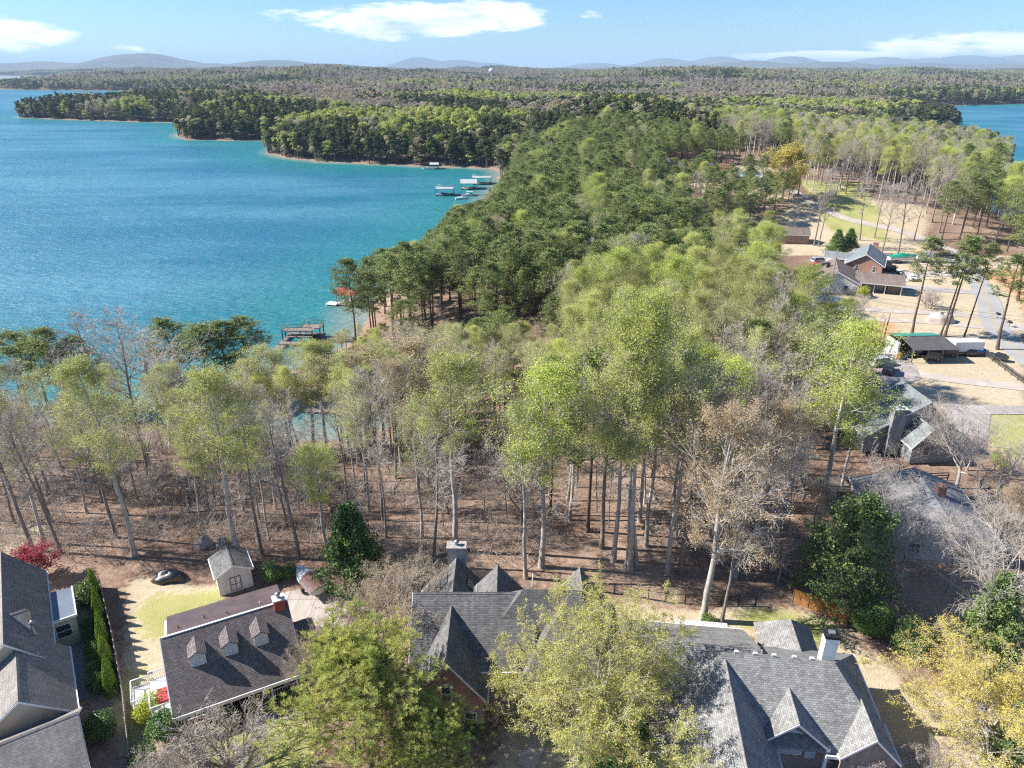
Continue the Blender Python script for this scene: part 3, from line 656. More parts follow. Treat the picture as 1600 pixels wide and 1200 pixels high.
# --- dormer house
h = House('dormer_house', 'taupe shingled house with three white dormers, red chimney and a front porch', -28.1, 43.1, 27, 8.0)
z_r = lambda v: 2.6 + .78 * v
mb = h.roof
mb.extr([(-.35, z_r(-.35)), (5.0, z_r(5.0)), (5.0, z_r(5.0) + .16), (-.35, z_r(-.35) + .16)], 'u', -.3, 10.5, 0)
mb.extr([(5.0, z_r(5.0) - .1), (8.9, 5.55), (8.9, 5.7), (5.0, z_r(5.0) + .06)], 'u', .25, 10.2, 1)
mb.extr([(8.9, 5.5), (9.5, 5.1), (9.5, 5.25), (8.9, 5.65)], 'u', .4, 10.1, 1)
mb.box(10.5, 12.6, 2.2, 6.0, 2.75, 2.9, 0)
mb.extr([(1.9, 2.6), (4.1, 3.7), (6.3, 2.6), (6.3, 2.74), (4.1, 3.86), (1.9, 2.74)], 'u', 10.5, 12.4, 0, caps=[(0, 1, 4, 5), (1, 2, 3, 4)])
h.wall.extr([(1.8, 0), (8.9, 0), (8.9, 5.3), (5.0, 6.2), (1.8, 3.85)], 'u', 0, 10.2)
h.walls(10.2, 12.2, 2.4, 5.9, 0, 2.6)
h.trim.box(-.38, 10.55, -.42, -.33, 2.15, 2.5); h.trim.box(-.2, 10.4, 4.93, 5.09, 6.52, 6.7)
for s_ in (-.36, 10.5): h.trim.extr([(-.35, z_r(-.35) - .12), (5.0, z_r(5) - .12), (5.0, z_r(5) + .14), (-.35, z_r(-.35) + .14)], 'u', s_ - .03, s_ + .05)
h.done(M['siding_white'], [M['shingle_taupe'], M['metal_brown']])
for u in (2.35, 5.0, 7.6):
    w, f, zb, zt = .6, 2.45, z_r(2.45) - .05, z_r(2.45) + 1.3
    mb = MB(); mb.extr([(u - w, zb), (u + w, zb), (u + w, zt), (u, zt + .34), (u - w, zt)], 'v', f, f + 2.3); d = mb.build('dormer', M['siding_white'], h.root)
    mb = MB(); mb.extr([(u - w - .16, zt - .09), (u, zt + .35), (u + w + .16, zt - .09), (u + w + .16, zt + .02), (u, zt + .47), (u - w - .16, zt + .02)], 'v', f - .16, f + 2.3, 0, caps=[(0, 1, 4, 5), (1, 2, 3, 4)])
    mb.build('dormer_roof', M['shingle_taupe'], d)
    T = h.window((u, f, zb + .78), 'f', .62, .85, parent=d, pane=M['blind'])
chimney(h, 9.75, 4.75, .95, .8, 0, 7.3, M['brick_red'], M['trim'], capz=.12)
for k, u in enumerate((1.2, 3.4, 5.3)): pipe(h, u, 6.0 + .4 * (k % 2), 5.6, 6.6, .05, M['black'])
pipe(h, 8.2, 6.1, 5.6, 6.5, .05)
mb = MB(); mb.box(.2, 10.0, -.1, 1.8, 0, .55); mb.box(4.2, 5.6, -1.2, -.1, 0, .36); mb.box(4.2, 5.6, -1.9, -1.2, 0, .18); mb.build('porch_floor', M['porch_red'], h.root)
for u in (.4, 2.8, 4.2, 5.7, 7.6, 9.8):
    mb = MB(); mb.box(u - .09, u + .09, -.02, .16, .55, 2.3); mb.box(u - .14, u + .14, -.07, .21, .55, .7); mb.build('porch_column', M['trim'], h.root)
for a, b in ((.4, 2.8), (2.8, 4.2), (5.7, 7.6), (7.6, 9.8)):
    mb = MB(); mb.box(a + .09, b - .09, .04, .1, 1.35, 1.42); mb.box(a + .09, b - .09, .04, .1, .66, .72)
    n = int((b - a) / .22)
    for k in range(1, n): x = a + (b - a) * k / n; mb.box(x - .02, x + .02, .05, .09, .7, 1.36)
    mb.build('porch_railing', M['trim'], h.root)
for u in (1.6, 3.2, 7.0, 8.7): h.window((u, 1.8, 1.8), 'f', .9, 1.4)
mb = MB(); mb.box(4.5, 5.4, 1.74, 1.8, .55, 2.6); mb.build('door', M['porch_red'], h.root)
# raised deck at its left end
d = empty('deck', (0, 0, 0), 0, parent=h.root); KIDS.setdefault(h.root.name, []).append(d)
mb = MB(); mb.box(-2.0, -.05, 1.6, 6.0, 1.5, 1.62); mb.box(-3.5, -2.02, 3.6, 6.2, 1.0, 1.12); mb.build('deck_floor', M['trim'], d)
mb = MB(); mb.box(-1.5, -.5, 2.7, 4.3, 1.63, 1.9); mb.build('deck_rug', M['red_fabric'], d)
mb = MB()
def rail(mb, x0, y0, x1, y1, z, hh=.95, sp=.16):
    n = max(2, int(math.hypot(x1 - x0, y1 - y0) / sp)); T = lambda k: (x0 + (x1 - x0) * k / n, y0 + (y1 - y0) * k / n)
    mb.tube([(x0, y0, z + hh), (x1, y1, z + hh)], .05, 4); mb.tube([(x0, y0, z + .12), (x1, y1, z + .12)], .04, 4)
    for k in range(n + 1): a, b = T(k); mb.tube([(a, b, z), (a, b, z + hh)], .05 if k in (0, n) else .025, 4)
rail(mb, -2.0, 1.6, -.1, 1.6, 1.62); rail(mb, -2.0, 1.6, -2.0, 3.5, 1.62); rail(mb, -3.5, 3.6, -2.1, 3.6, 1.12); rail(mb, -3.5, 3.6, -3.5, 6.2, 1.12); rail(mb, -3.5, 6.2, -2, 6.2, 1.12); rail(mb, -2, 6.0, -.1, 6.0, 1.62)
mb.build('deck_railing', M['trim'], d)
for x, y in ((-1.9, 1.7), (-3.4, 3.7), (-3.4, 6.1)):
    mb = MB(); mb.box(x - .07, x + .07, y - .07, y + .07, 0, 1.5 if x > -3 else 1.0); mb.build('deck_post', M['wood_post'], d)

# --- grey-roofed house lower right
h = House('gabled_house', 'light grey shingled house with many gables and a white box chimney, at the lower right', 17.9, 44.3, -7, 8.0)
mb = h.roof
def slab(mb, vs, m=0, t=.15):
    n = len(vs); lo = [(p[0], p[1], p[2] - t) for p in vs]
    mb.face_set(list(vs) + lo, [tuple(range(n)), tuple(reversed(range(n, 2 * n)))] + [(i, (i + 1) % n, n + (i + 1) % n, n + i) for i in range(n)], m)
slab(mb, [(-1, 0, 8), (8.3, 0, 8), (12.1, -5.1, 3.9), (-1, -5.1, 3.9)])
slab(mb, [(8.3, 0, 8), (12.1, 5.6, 3.9), (12.1, -5.1, 3.9)])
slab(mb, [(8.3, 0, 8), (-1, 0, 8), (-1, 5.6, 3.9), (12.1, 5.6, 3.9)])
h.gable('v', -13.5, .4, -.35, 5.6, 3.3, 3.95, 7.55, zel=3.7, ends=(1, 0))
h.gable('u', -7.5, 3.0, 1.5, 4.5, 6.2, 3.5, 7.15, ends=(1, 0))
h.gable('v', -4.9, -.8, 4.55, 2.35, 2.35, 4.3, 6.45, ends=(1, 0), wall=False, o=.25)
h.gable('v', -5.35, -1.8, 10.1, 2.0, 1.9, 4.05, 6.1, ends=(1, 0), o=.25)
slab(mb, [(4.3, 2.5, 3.1), (7.2, 2.5, 4.95), (7.2, 8.3, 4.95), (4.3, 9.6, 3.1)]); slab(mb, [(9.5, 2.5, 3.1), (7.2, 2.5, 4.95), (7.2, 8.3, 4.95), (9.5, 9.5, 3.1)]); slab(mb, [(4.3, 9.6, 3.1), (7.2, 8.3, 4.95), (9.5, 9.5, 3.1)])
h.walls(4.6, 9.2, 3, 9.2, 0, 3.0)
h.walls(3.0, 11.8, -4.1, 5.3, 0, 3.8); h.walls(-1, 3, -1, 5.3, 0, 3.8)
h.wall.extr([(2.35, 0), (6.7, 0), (6.7, 4.2), (4.55, 6.3), (2.35, 4.2)], 'v', -4.2, -4.0)
h.trim.box(6.9, 8.1, -5.42, -5.3, 3.55, 3.85)
h.trim.box(12.1, 12.24, -5.2, 5.7, 3.62, 3.86)
h.done(M['siding_mauve'], M['shingle_grey'])
mb = MB(); mb.box(6.95, 7.2, -5.1, -4.85, 0, 4.0); mb.box(6.85, 7.3, -5.2, -4.75, 0, .3); mb.build('porch_column', M['trim'], h.root)
mb = MB(); mb.box(2.55, 2.8, -5.1, -4.85, 0, 4.0); mb.build('porch_column', M['trim'], h.root)
h.window((4.4, -4.2, 3.2), 'f', 2.1, 1.6, arch=True, muntin=2, pane=M['blind']); h.window((6.2, -4.2, 3.0), 'f', .6, 1.6, pane=M['blind'])
h.window((8.3, -4.1, 2.6), 'f', 1.0, 1.6)
h.window((10.1, -5.35, 2.2), 'f', 1.4, 1.7, muntin=2, pane=M['blind'])
chimney(h, 8.05, 1.2, 1.05, .85, 4, 9.75, M['trim'], M['black'], flue=False, capz=.25)
mb = MB(); mb.box(7.8, 8.3, .98, 1.42, 10.01, 10.16); mb.build('chimney_cap', M['steel'], h.root)
mb = MB(); mb.extr([(7.75, 3.0), (9.4, 2.75), (9.4, 2.85), (7.75, 3.1)], 'u', -3.2, 1.8); mb.build('patio_cover', M['white_metal'], h.root)
for u in (-3.1, -.7, 1.7):
    mb = MB(); mb.box(u - .06, u + .06, 9.2, 9.32, 0, 2.76); mb.build('patio_post', M['trim'], h.root)
for u in (.4, 1.9, 3.4, 5.0, 6.4): mb = MB(); mb.box(u, u + .35, .1, .35, 7.93, 8.15); mb.build('ridge_vent', M['gutter'], h.root)
mb = MB(); mb.tube([(2.9, 1.6, 6.6), (2.9, 1.6, 7.7), (3.05, 1.6, 7.85)], .07, 6); mb.build('vent_pipe', M['black'], h.root)
pipe(h, 9.9, 1.6, 6.0, 6.5, .07)

# --- large brown-grey house at the left edge
h = House('tan_house', 'large tan stucco house with brown-grey roofs, cut by the lower left edge', -41.6, 48.6, 34, 8.0)
h.gable('v', -1.0, 13.4, -2.7, 5.3, 2.7, 4.0, 7.3, zel=2.9)
h.gable('v', -7.3, 1.2, -2.1, 5.0, 3.1, 3.1, 6.1, zel=2.6, ends=(1, 0))
h.gable('u', -9, -1.0, 3.2, 3.2, 3.2, 4.2, 6.9, ends=(1, 0))
h.gable('u', -9, -2.4, 10.6, 2.2, 2.2, 4.6, 6.6, ends=(1, 0))
h.gable('u', -9.5, 1.2, -10.2, 3.4, 2.9, 2.8, 5.0, ends=(1, 1))
slab(h.roof, [(-.1, 4.8, 3.72), (2.3, 4.8, 3.5), (2.3, 9.6, 3.5), (-.1, 9.6, 3.72)], 1)
h.trim.box(-.1, 2.42, 4.66, 4.8, 3.35, 3.62); h.trim.box(2.3, 2.42, 4.8, 9.7, 3.25, 3.6)
h.walls(-.2, 2.1, 5.0, 9.4, 0, 3.45)
h.walls(-6, 1.0, -7.4, -6.0, 0, 2.7)
h.done(M['stucco'], [M['shingle_brown'], M['bluegrey_metal']])
mb = MB(); mb.tube([(.1, 1.7, 3.4), (-.9, 1.9, 5.2), (-.9, 1.9, 6.3)], .16, 8); mb.tube([(-.9, 1.9, 6.2), (-.6, 1.8, 6.5)], .22, 8); mb.build('vent_pipe', M['steel'], h.root)
pipe(h, -1.5, 6.8, 5.4, 6.1); pipe(h, -1.6, 9.6, 5.6, 6.1); pipe(h, -.7, -1.2, 4.5, 5.3)
h.window((1.0, 5.0, 2.0), 'f', 1.2, 1.4); h.window((1.1, -3.5, 1.5), 'r', .9, 1.4); h.window((0.0, .2, 2.2), 'r', .9, 1.4)
mb = MB(); mb.box(2.1, 2.5, -6.6, -6.1, .1, 1.0); mb.build('meter_box', M['tarp_blue'], h.root)

# --- blue-grey roofed house right of the wood
h = House('grey_house', 'grey sided house under a pale blue-grey roof, behind the right-hand wood', 60.2, 95.5, 3, 8.0)
h.gable('v', -3.0, 4.5, 0.0, 8.5, 2.9, 4.6, 8.0, zel=2.9)
h.gable('v', -6.6, -2.9, -1.2, 2.2, 3.6, 2.9, 5.5, ends=(1, 0))
h.gable('u', -8, 0, 3.2, 3.0, 3.0, 4.2, 6.9, ends=(1, 0))
slab(h.roof, [(2.7, -2.0, 3.6), (6.0, -2.0, 2.7), (6.0, 4.5, 2.7), (2.7, 4.5, 3.6)])
h.walls(2.6, 5.4, -1.2, 4.2, 0, 2.7)
h.walls(-8.2, -3.4, -2.9, 4.4, 0, 2.85); h.done(M['siding_grey'], M['shingle_blue'])
chimney(h, -4.6, -3.4, 1.9, 1.2, 0, 7.2, M['siding_grey'], M['trim'], capz=.14)
h.window((-.2, -3.0, 6.1), 'f', .5, .5, muntin=0); h.window((1.1, -6.6, 3.0), 'f', .6, .8); h.window((-1.4, -6.6, 2.0), 'f', 1.0, 1.3)
mb = MB(); mb.box(3.4, 5.2, 5.0, 6.4, 2.5, 3.2); mb.build('roof_box', M['steel'], h.root)

# --- weathered roof under bare branches
h = House('weathered_house', 'low house with a pale weathered roof half hidden by bare branches', 50.8, 72.5, -10, 8.0)
h.gable('v', -6.2, 6.6, 0, 7.2, 5.4, 2.7, 4.7, zel=2.6)
h.gable('u', -9.0, -1, -1.4, 2.2, 2.0, 2.5, 3.9, ends=(1, 0))
h.walls(-8.8, -7, -3.2, -.2, 0, 2.6)
h.done([M['siding_white'], M['siding_mauve']], M['shingle_weathered'])
for v in (-2.3, .2): h.window((-9.0, v - .2, 1.5), 'l', .8, 1.1)
h.window((-3.5, -6.2, 1.5), 'f', 1.2, 1.2); h.window((1.5, -6.2, 1.5), 'f', 1.2, 1.2)
chimney(h, 1.2, 1.4, .9, .9, 3.5, 5.6, M['brick'], flue=False)
d = empty('deck', (0, 0, 0), 0, parent=h.root); KIDS.setdefault(h.root.name, []).append(d)
mb = MB(); mb.box(-13.4, -7.4, 4.8, 9.0, 1.2, 1.35); mb.build('deck_floor', M['wood_post'], d)
mb = MB(); rail(mb, -13.4, 4.8, -7.4, 4.8, 1.35); rail(mb, -13.4, 4.8, -13.4, 9, 1.35); rail(mb, -13.4, 9, -7.4, 9, 1.35); mb.build('deck_railing', M['darkmetal'], d)

# --- tan-roofed ranch and brick house by the drives
h = House('ranch_house', 'low white and tan house with a pinkish-brown roof beside the pale lawns', 84.5, 172.5, -20, 8.0)
h.gable('v', 0, 15, -3.0, 5.3, 5.3, 2.7, 5.3)
h.gable('u', 1.5, 12.6, 6.4, 3.6, 3.2, 2.6, 4.2, ends=(0, 1), wall=False)
h.walls(2.3, 6.0, 3.2, 9.4, 0, 2.6, 1)
h.walls(9.4, 12.2, 4.6, 9.2, 0, 2.5, 1)
h.walls(6, 9.4, 5.2, 9.2, 0, 2.5, 1)
h.done([M['siding_white'], M['stone']], M['shingle_tan'])
for u in (6.1, 8.6, 12.3): mb = MB(); mb.box(u - .12, u + .12, 2.95, 3.2, 0, 2.6); mb.build('porch_column', M['trim'], h.root)
h.window((-.7, 0, 1.5), 'f', 1.0, 1.2); h.window((1.2, 0, 1.6), 'f', .8, .9); h.window((7.6, 5.2, 1.4), 'f', 1.2, 1.4)
mb = MB(); mb.box(-5.4, -4.6, 7.4, 8.4, 4.0, 5.6); mb.build('chimney', M['black'], h.root)
h = House('red_brick_house', 'red brick two-storey house with a blue-grey roof beyond the ranch house', 93.4, 184.5, -28, 8.0)
h.gable('v', 0, 13, 0, 4.3, 4.3, 4.6, 7.2, o=.5)
h.gable('u', -10.5, -3.0, 7.2, 2.2, 2.2, 4.3, 5.4, ends=(1, 0), wall=False)
h.walls(-10, -4.3, 6.0, 9.2, 0, 3.0, 1); h.walls(-9.8, -4.3, 4.6, 6.0, 1.8, 2.0, 1)
h.walls(.6, 4.6, -2.6, 0, 0, 2.4, 1)
h.done([M['brick'], M['siding_white']], M['shingle_blue'])
for u in (-10.0, -7.6, -5.2): mb = MB(); mb.box(u - .12, u + .12, 4.7, 4.95, 2.0, 4.3); mb.build('porch_column', M['trim'], h.root)
h.window((2.4, 0, 3.4), 'f', .7, 1.3); h.window((-1.8, 0, 3.4), 'f', .7, 1.3); h.window((-7, 6.0, 3.2), 'f', 2.6, 1.2, muntin=3)
chimney(h, 1.5, 13.6, 1.4, .9, 0, 7.6, M['brick'], flue=False)

# --- open workshop with two roofs, and the white trailer beside it
h = House('workshop', 'open-fronted workshop with a green and a dark roof on the right', 75.6, 128.0, 2, 8.0, cat='shed')
slab(h.roof, [(0.3, 3.1, 3.95), (9.0, 3.1, 3.95), (9.0, 6.4, 3.35), (0.3, 6.4, 3.35)], 0)
slab(h.roof, [(1.2, -1.6, 2.75), (10.3, -1.6, 2.75), (9.4, 3.1, 3.8), (0.9, 3.1, 3.8)], 1, t=.1)
h.walls(-.3, .1, 1.2, 5.8, 0, 3.1); h.walls(.1, 8.8, 5.7, 5.95, 0, 3.2, 1); h.walls(8.6, 8.8, 1.5, 5.7, 0, 3.2, 1)
h.walls(-.3, .15, .0, 1.2, 0, 1.4, 2)
h.done([M['siding_white'], M['fence_dark'], M['cedar']], [M['metal_green'], M['felt_dark']])
for u in (1.4, 4.3, 7.2, 10.1): mb = MB(); mb.box(u - .09, u + .09, -1.3, -1.1, 0, 2.75); mb.build('post', M['wood_post'], h.root)
rt = empty('trailer', (87.0, 130.2, 8.0), R(2), 'white box trailer parked beside the dark-roofed workshop', 'trailer')
mb = MB(); mb.box(0, 5.8, 0, 2.5, .5, 2.9); mb.box(.05, 5.75, .05, 2.45, 2.9, 2.96); b = mb.build('body', M['trim'], rt)
mb = MB(); mb.tube([(5.8, 1.25, .55), (7.0, 1.25, .45)], .06, 6); mb.build('drawbar', M['black'], rt)
for u in (2.3, 3.2):
    for v in (-.02, 2.3): mb = MB(); mb.extr([(u + .34 * math.cos(t * math.pi / 8), .34 + .34 * math.sin(t * math.pi / 8)) for t in range(16)], 'v', v, v + .22); mb.build('wheel', M['rubber'], rt)

# --- garden shed
sx, sy = -31.6, 60.0
h = House('garden_shed', 'small white shed with a dark gabled roof behind the dormer house', -29.9, 61.4, 30, 8.0, cat='shed')
h.gable('v', 0, 3.6, 0, 1.75, 1.75, 2.5, 3.5, o=.2); h.done(M['siding_white'], M['shingle_black'])
mb = MB(); mb.box(-.55, .55, -.05, 0, .25, 1.95, 0); dr = mb.build('door', M['siding_white'], h.root)
mb = MB()
for x in (-.56, -.02, .5): mb.box(x, x + .06, -.08, -.05, .25, 1.95)
for z in (.25, 1.0, 1.9):
    mb.box(-.5, -.02, -.079, -.051, z, z + .06); mb.box(.04, .5, -.079, -.051, z, z + .06)
mb.build('door_trim', M['black'], dr)
h = None

# far houses in the clearing
def cottage(name, label, X, Y, yaw, w, d, wm, rm, he=2.8, hr=4.4):
    h = House(name, label, X, Y, yaw); h.gable('u', -w / 2, w / 2, 0, d / 2, d / 2, he, hr, z0=-1); h.done(wm, rm)
    for u in (-w * .3, 0, w * .3): h.window((u, -d / 2, 1.5), 'f', 1.1, 1.2)
    return h
for q, (nm, lb, x_, y_, yw, w_, d_, wm, rm) in enumerate((
        ('cottage', 'small white-roofed house glimpsed among pines at the clearing edge', 1022, 264, 4, 12, 7, 'siding_white', 'white_metal'),
        ('cottage', 'small reddish cottage at the left end of the far clearing', 1050, 270, -4, 9, 6, 'brick', 'shingle_tan'),
        ('cottage', 'low white house behind the yellow tree in the far clearing', 1162, 287, 8, 14, 8, 'siding_white', 'white_metal'),
        ('garage', 'low brick-red outbuilding in the shade left of the far lawn', 1232, 378, -8, 11, 5, 'brick', 'shingle_tan'))):
    p = pg(x_, y_); cottage(nm, lb, p[0], p[1], yw, w_, d_, M[wm], M[rm])

# water tower on the horizon
tx, ty = px(768, 112, 52)
ty = 2900; tx = (768 - 800) / FPX * ty * .92
wt = empty('water_tower', (tx, ty, gz(tx, ty)), 0, 'white water tower rising above the woods on the horizon', 'water tower')
zt = 60 - gz(tx, ty) - 10
mb = MB(); mb.lathe([(.1, zt + 9), (6, zt + 7.6), (9.6, zt + 3.5), (10, zt), (8, zt - 4), (2.6, zt - 7.5)], (0, 0), 20); mb.build('tank', M['trim'], wt)
mb = MB(); mb.lathe([(2.7, zt - 7), (2.2, zt - 12), (2.4, 3), (4.5, -2)], (0, 0), 14); mb.build('column', M['trim'], wt)

# ------------------------------------------------------------------ docks
def dock(name, label, X, Y, yaw, w, d, roof, hr=3.2, flat=True, deck2=False, gang=None, group=None):
    r = empty(name, (X, Y, 0), R(yaw), label, 'boat dock', group)
    mb = MB()
    mb.box(-w / 2, w / 2, -d / 2, -d / 2 + 1.2, .35, .55); mb.box(-w / 2, w / 2, d / 2 - 1.0, d / 2, .35, .55); mb.box(w / 2 - 1.4, w / 2, -d / 2, d / 2, .352, .552); mb.box(-w / 2, -w / 2 + .9, -d / 2, d / 2, .353, .553)
    mb.build('dock_deck', M['wood_deck'], r)
    mb = MB()
    for x in (-w / 2 + .5, 0, w / 2 - .6): mb.box(x - .4, x + .4, -d / 2 + .1, d / 2 - .1, -.2, .34)
    mb.build('float', M['darkmetal'], r)
    for x in (-w / 2 + .15, w / 2 - .15):
        for y in (-d / 2 + .15, d / 2 - .15):
            mb = MB(); mb.box(x - .09, x + .09, y - .09, y + .09, .5, hr); mb.build('post', M['steel'] if not deck2 else M['wood_post'], r)
    mb = MB()
    if flat:
        mb.box(-w / 2 - .2, w / 2 + .2, -d / 2 - .2, d / 2 + .2, hr, hr + .22)
    else:
        mb.extr([(-d / 2 - .5, hr), (0, hr + d * .22), (d / 2 + .5, hr), (d / 2 + .5, hr + .12), (0, hr + d * .22 + .12), (-d / 2 - .5, hr + .12)], 'u', -w / 2 - .4, w / 2 + .4, 0, caps=[(0, 1, 4, 5), (1, 2, 3, 4)])
    mb.build('upper_deck' if deck2 else 'roof', M[roof], r)
    if deck2:
        mb = MB()
        for a in ((-w / 2, -d / 2, w / 2, -d / 2), (-w / 2, d / 2, w / 2, d / 2), (-w / 2, -d / 2, -w / 2, d / 2), (w / 2, -d / 2, w / 2, d / 2)): rail(mb, *a, hr + .22, sp=.5)
        mb.build('railing', M['steel'], r)
    if gang:
        g = MB(); g.box(w / 2, w / 2 + gang, -.6, .6, .45, .6); g.build('gangway', M['steel'], r)
    return r
def boat_hull(L_, Wd, Hh):
    """hull as sections from stern to bow: returns MB with hull (0) and deck (1)"""
    mb = MB(); n = 9; secs = []
    for i in range(n):
        t = i / (n - 1); w = Wd / 2 * (1 - max(0, t - .45) ** 2 * 3.2); w = max(w, .04); s_ = .12 * Hh * t
        x = -L_ / 2 + L_ * t; k = Hh * (.0 + .35 * max(0, t - .6) ** 1.5 * 3)
        secs.append([(x, -w, Hh + s_), (x, -w * .85, Hh * .35 + k), (x, 0, k), (x, w * .85, Hh * .35 + k), (x, w, Hh + s_)])
    vs = [p for s in secs for p in s]; fs = []
    for i in range(n - 1):
        for k in range(4): a = i * 5 + k; fs.append((a, a + 1, a + 6, a + 5))
    fs.append((0, 1, 2, 3, 4)); mb.face_set(vs, fs, 0, False)
    vs2 = [(s[0][0], s[0][1], s[0][2]) for s in secs] + [(s[4][0], s[4][1], s[4][2]) for s in secs]
    mb.face_set(vs2, [(i, i + 1, n + i + 1, n + i) for i in range(n - 1)], 1); return mb, secs
def boat(name, label, X, Y, z, yaw, L_, Wd, Hh, cover=None, trailer=False, group=None, bimini=None, cover2=None):
    r = empty(name, (X, Y, z), R(yaw), label, 'boat', group)
    base = .55 if trailer else 0
    mb, secs = boat_hull(L_, Wd, Hh); mb.v = [(p[0], p[1], p[2] + base) for p in mb.v]
    mb.build('hull', [M['trim'], M['steel']], r)
    if cover:
        cv = MB(); n = len(secs); vs = []; rr = random.Random(len(label))
        K = 7
        for i, s in enumerate(secs):
            w = abs(s[0][1]) + .07; t = i / (n - 1); top = (.75 * math.exp(-((t - .45) / .22) ** 2) + .22) * Hh * .9
            for k in range(K):
                a = -1 + 2 * k / (K - 1); zz = s[0][2] + base - .25 * (abs(a) == 1) + top * (1 - abs(a) ** 1.6) + rr.uniform(-.04, .04)
                vs.append((s[0][0] * 1.02, a * w, zz))
        fs = []; 
        for i in range(n - 1):
            for k in range(K - 1): a = i * K + k; fs.append((a, a + 1, a + K + 1, a + K))
        cv.face_set(vs, fs, 0, True); cut = (n - 1) // 2
        if cover2: cv.m = [1 if (j // (K - 1)) < cut else 0 for j in range(len(cv.m))]
        cv.build('cover', [M[cover], M[cover2 or cover]], r)
    else:
        cv = MB(); cv.box(-L_ * .25, L_ * .05, -Wd * .36, -Wd * .1, Hh + base, Hh + base + .45); cv.box(-L_ * .25, L_ * .05, Wd * .1, Wd * .36, Hh + base, Hh + base + .45)
        cv.build('seat', M['trim'], r)
        w = MB(); w.face_set([(L_ * .15, -Wd * .38, Hh + base), (L_ * .15, Wd * .38, Hh + base), (L_ * .04, Wd * .34, Hh + base + .5), (L_ * .04, -Wd * .34, Hh + base + .5)], [(0, 1, 2, 3)])
        w.build('windscreen', M['glass'], r)
    if bimini:
        b = MB(); b.extr([(-Wd / 2, 2.3), (0, 2.45), (Wd / 2, 2.3), (Wd / 2, 2.36), (0, 2.51), (-Wd / 2, 2.36)], 'u', -L_ * .25, L_ * .15, 0, caps=[(0, 1, 4, 5), (1, 2, 3, 4)]); b.build('bimini_top', M[bimini], r)
        for x in (-L_ * .22, L_ * .12):
            b = MB(); b.tube([(x, -Wd / 2 + .1, Hh), (x, -Wd / 2 + .1, 2.3)], .03, 5); b.tube([(x, Wd / 2 - .1, Hh), (x, Wd / 2 - .1, 2.3)], .03, 5); b.build('bimini_frame', M['steel'], r)
    if trailer:
        t = MB(); t.box(-L_ / 2, L_ / 2 + 1.0, -.5, -.42, .4, .5); t.box(-L_ / 2, L_ / 2 + 1.0, .42, .5, .4, .5); t.box(-L_ * .12, -L_ * .08, -Wd / 2, Wd / 2, .38, .48); t.tube([(L_ / 2, 0, .45), (L_ / 2 + 1.6, 0, .42)], .06, 6)
        t.build('trailer_frame', M['steel'], r)
        for y in (-Wd / 2 - .08, Wd / 2 - .12):
            t = MB(); t.extr([(-L_ * .1 + .32 * math.cos(a * math.pi / 7), .33 + .32 * math.sin(a * math.pi / 7)) for a in range(14)], 'v', y, y + .2); t.build('wheel', M['rubber'], r)
    return r

# big two-level dock
r = empty('two_level_dock', (-50.2, 161.0, 0), R(-2), 'large weathered two-level wooden dock with railed sun deck', 'boat dock')
mb = MB(); mb.box(-4.6, 4.2, -5.0, -3.2, .5, .68); mb.box(-4.6, -3.6, -3.2, 3.2, .502, .682); mb.box(2.6, 4.6, -3.2, 3.2, .503, .683); mb.box(-3.6, 2.6, 2.2, 3.2, .504, .684); mb.box(-4.9, -3.0, -8.2, -5.0, .35, .5); mb.build('lower_deck', M['wood_deck'], r)
mb = MB(); mb.box(-4.4, 3.0, -2.4, -.2, 2.9, 3.08); mb.box(-.4, 4.2, -.2, 3.0, 2.901, 3.081); mb.build('upper_deck', M['wood_deck'], r)
mb = MB(); mb.box(-3.3, 3.0, -3.2, -1.6, 1.75, 1.9); mb.build('boat_cover_roof', M['wood_deck'], r)
mb = MB()
for a in ((-4.4, -2.4, 3.0, -2.4), (-4.4, -2.4, -4.4, -.2), (-4.4, -.2, -.4, -.2), (-.4, -.2, -.4, 3.0), (-.4, 3.0, 4.2, 3.0), (4.2, -.2, 4.2, 3.0)): rail(mb, *a, 3.08, sp=.7)
mb.build('railing', M['wood_post'], r)
mb = MB(); rail(mb, -4.5, -4.95, 4.1, -4.95, .68, .7, 1.4); mb.build('lower_railing', M['wood_post'], r)
for x, y in ((-4.3, -2.3), (-4.3, -.3), (-.3, 2.9), (4.1, 2.9), (4.1, -.1), (2.9, -2.3), (0, -2.3)):
    mb = MB(); mb.box(x - .11, x + .11, y - .11, y + .11, -.3, 2.9); mb.build('post', M['wood_post'], r)
mb = MB()
for k in range(11): mb.box(-1.9 + k * .3, -1.55 + k * .3, -3.9, -3.1, 2.85 - k * .2, 2.91 - k * .2)
mb.build('stair', M['wood_post'], r)
mb = MB(); mb.tube([(2.0, -.6, 3.1), (2.0, -.6, 5.1)], .07, 6); mb.build('flag_pole', M['darkmetal'], r)
mb = MB(); mb.box(4.6, 12.5, -1.4, -.1, .6, .75); mb.build('gangway', M['wood_post'], r)
mb = MB(); mb.box(2.0, 4.0, -2.0, -.6, .7, 1.7); mb.build('storage_box', M['black'], r)
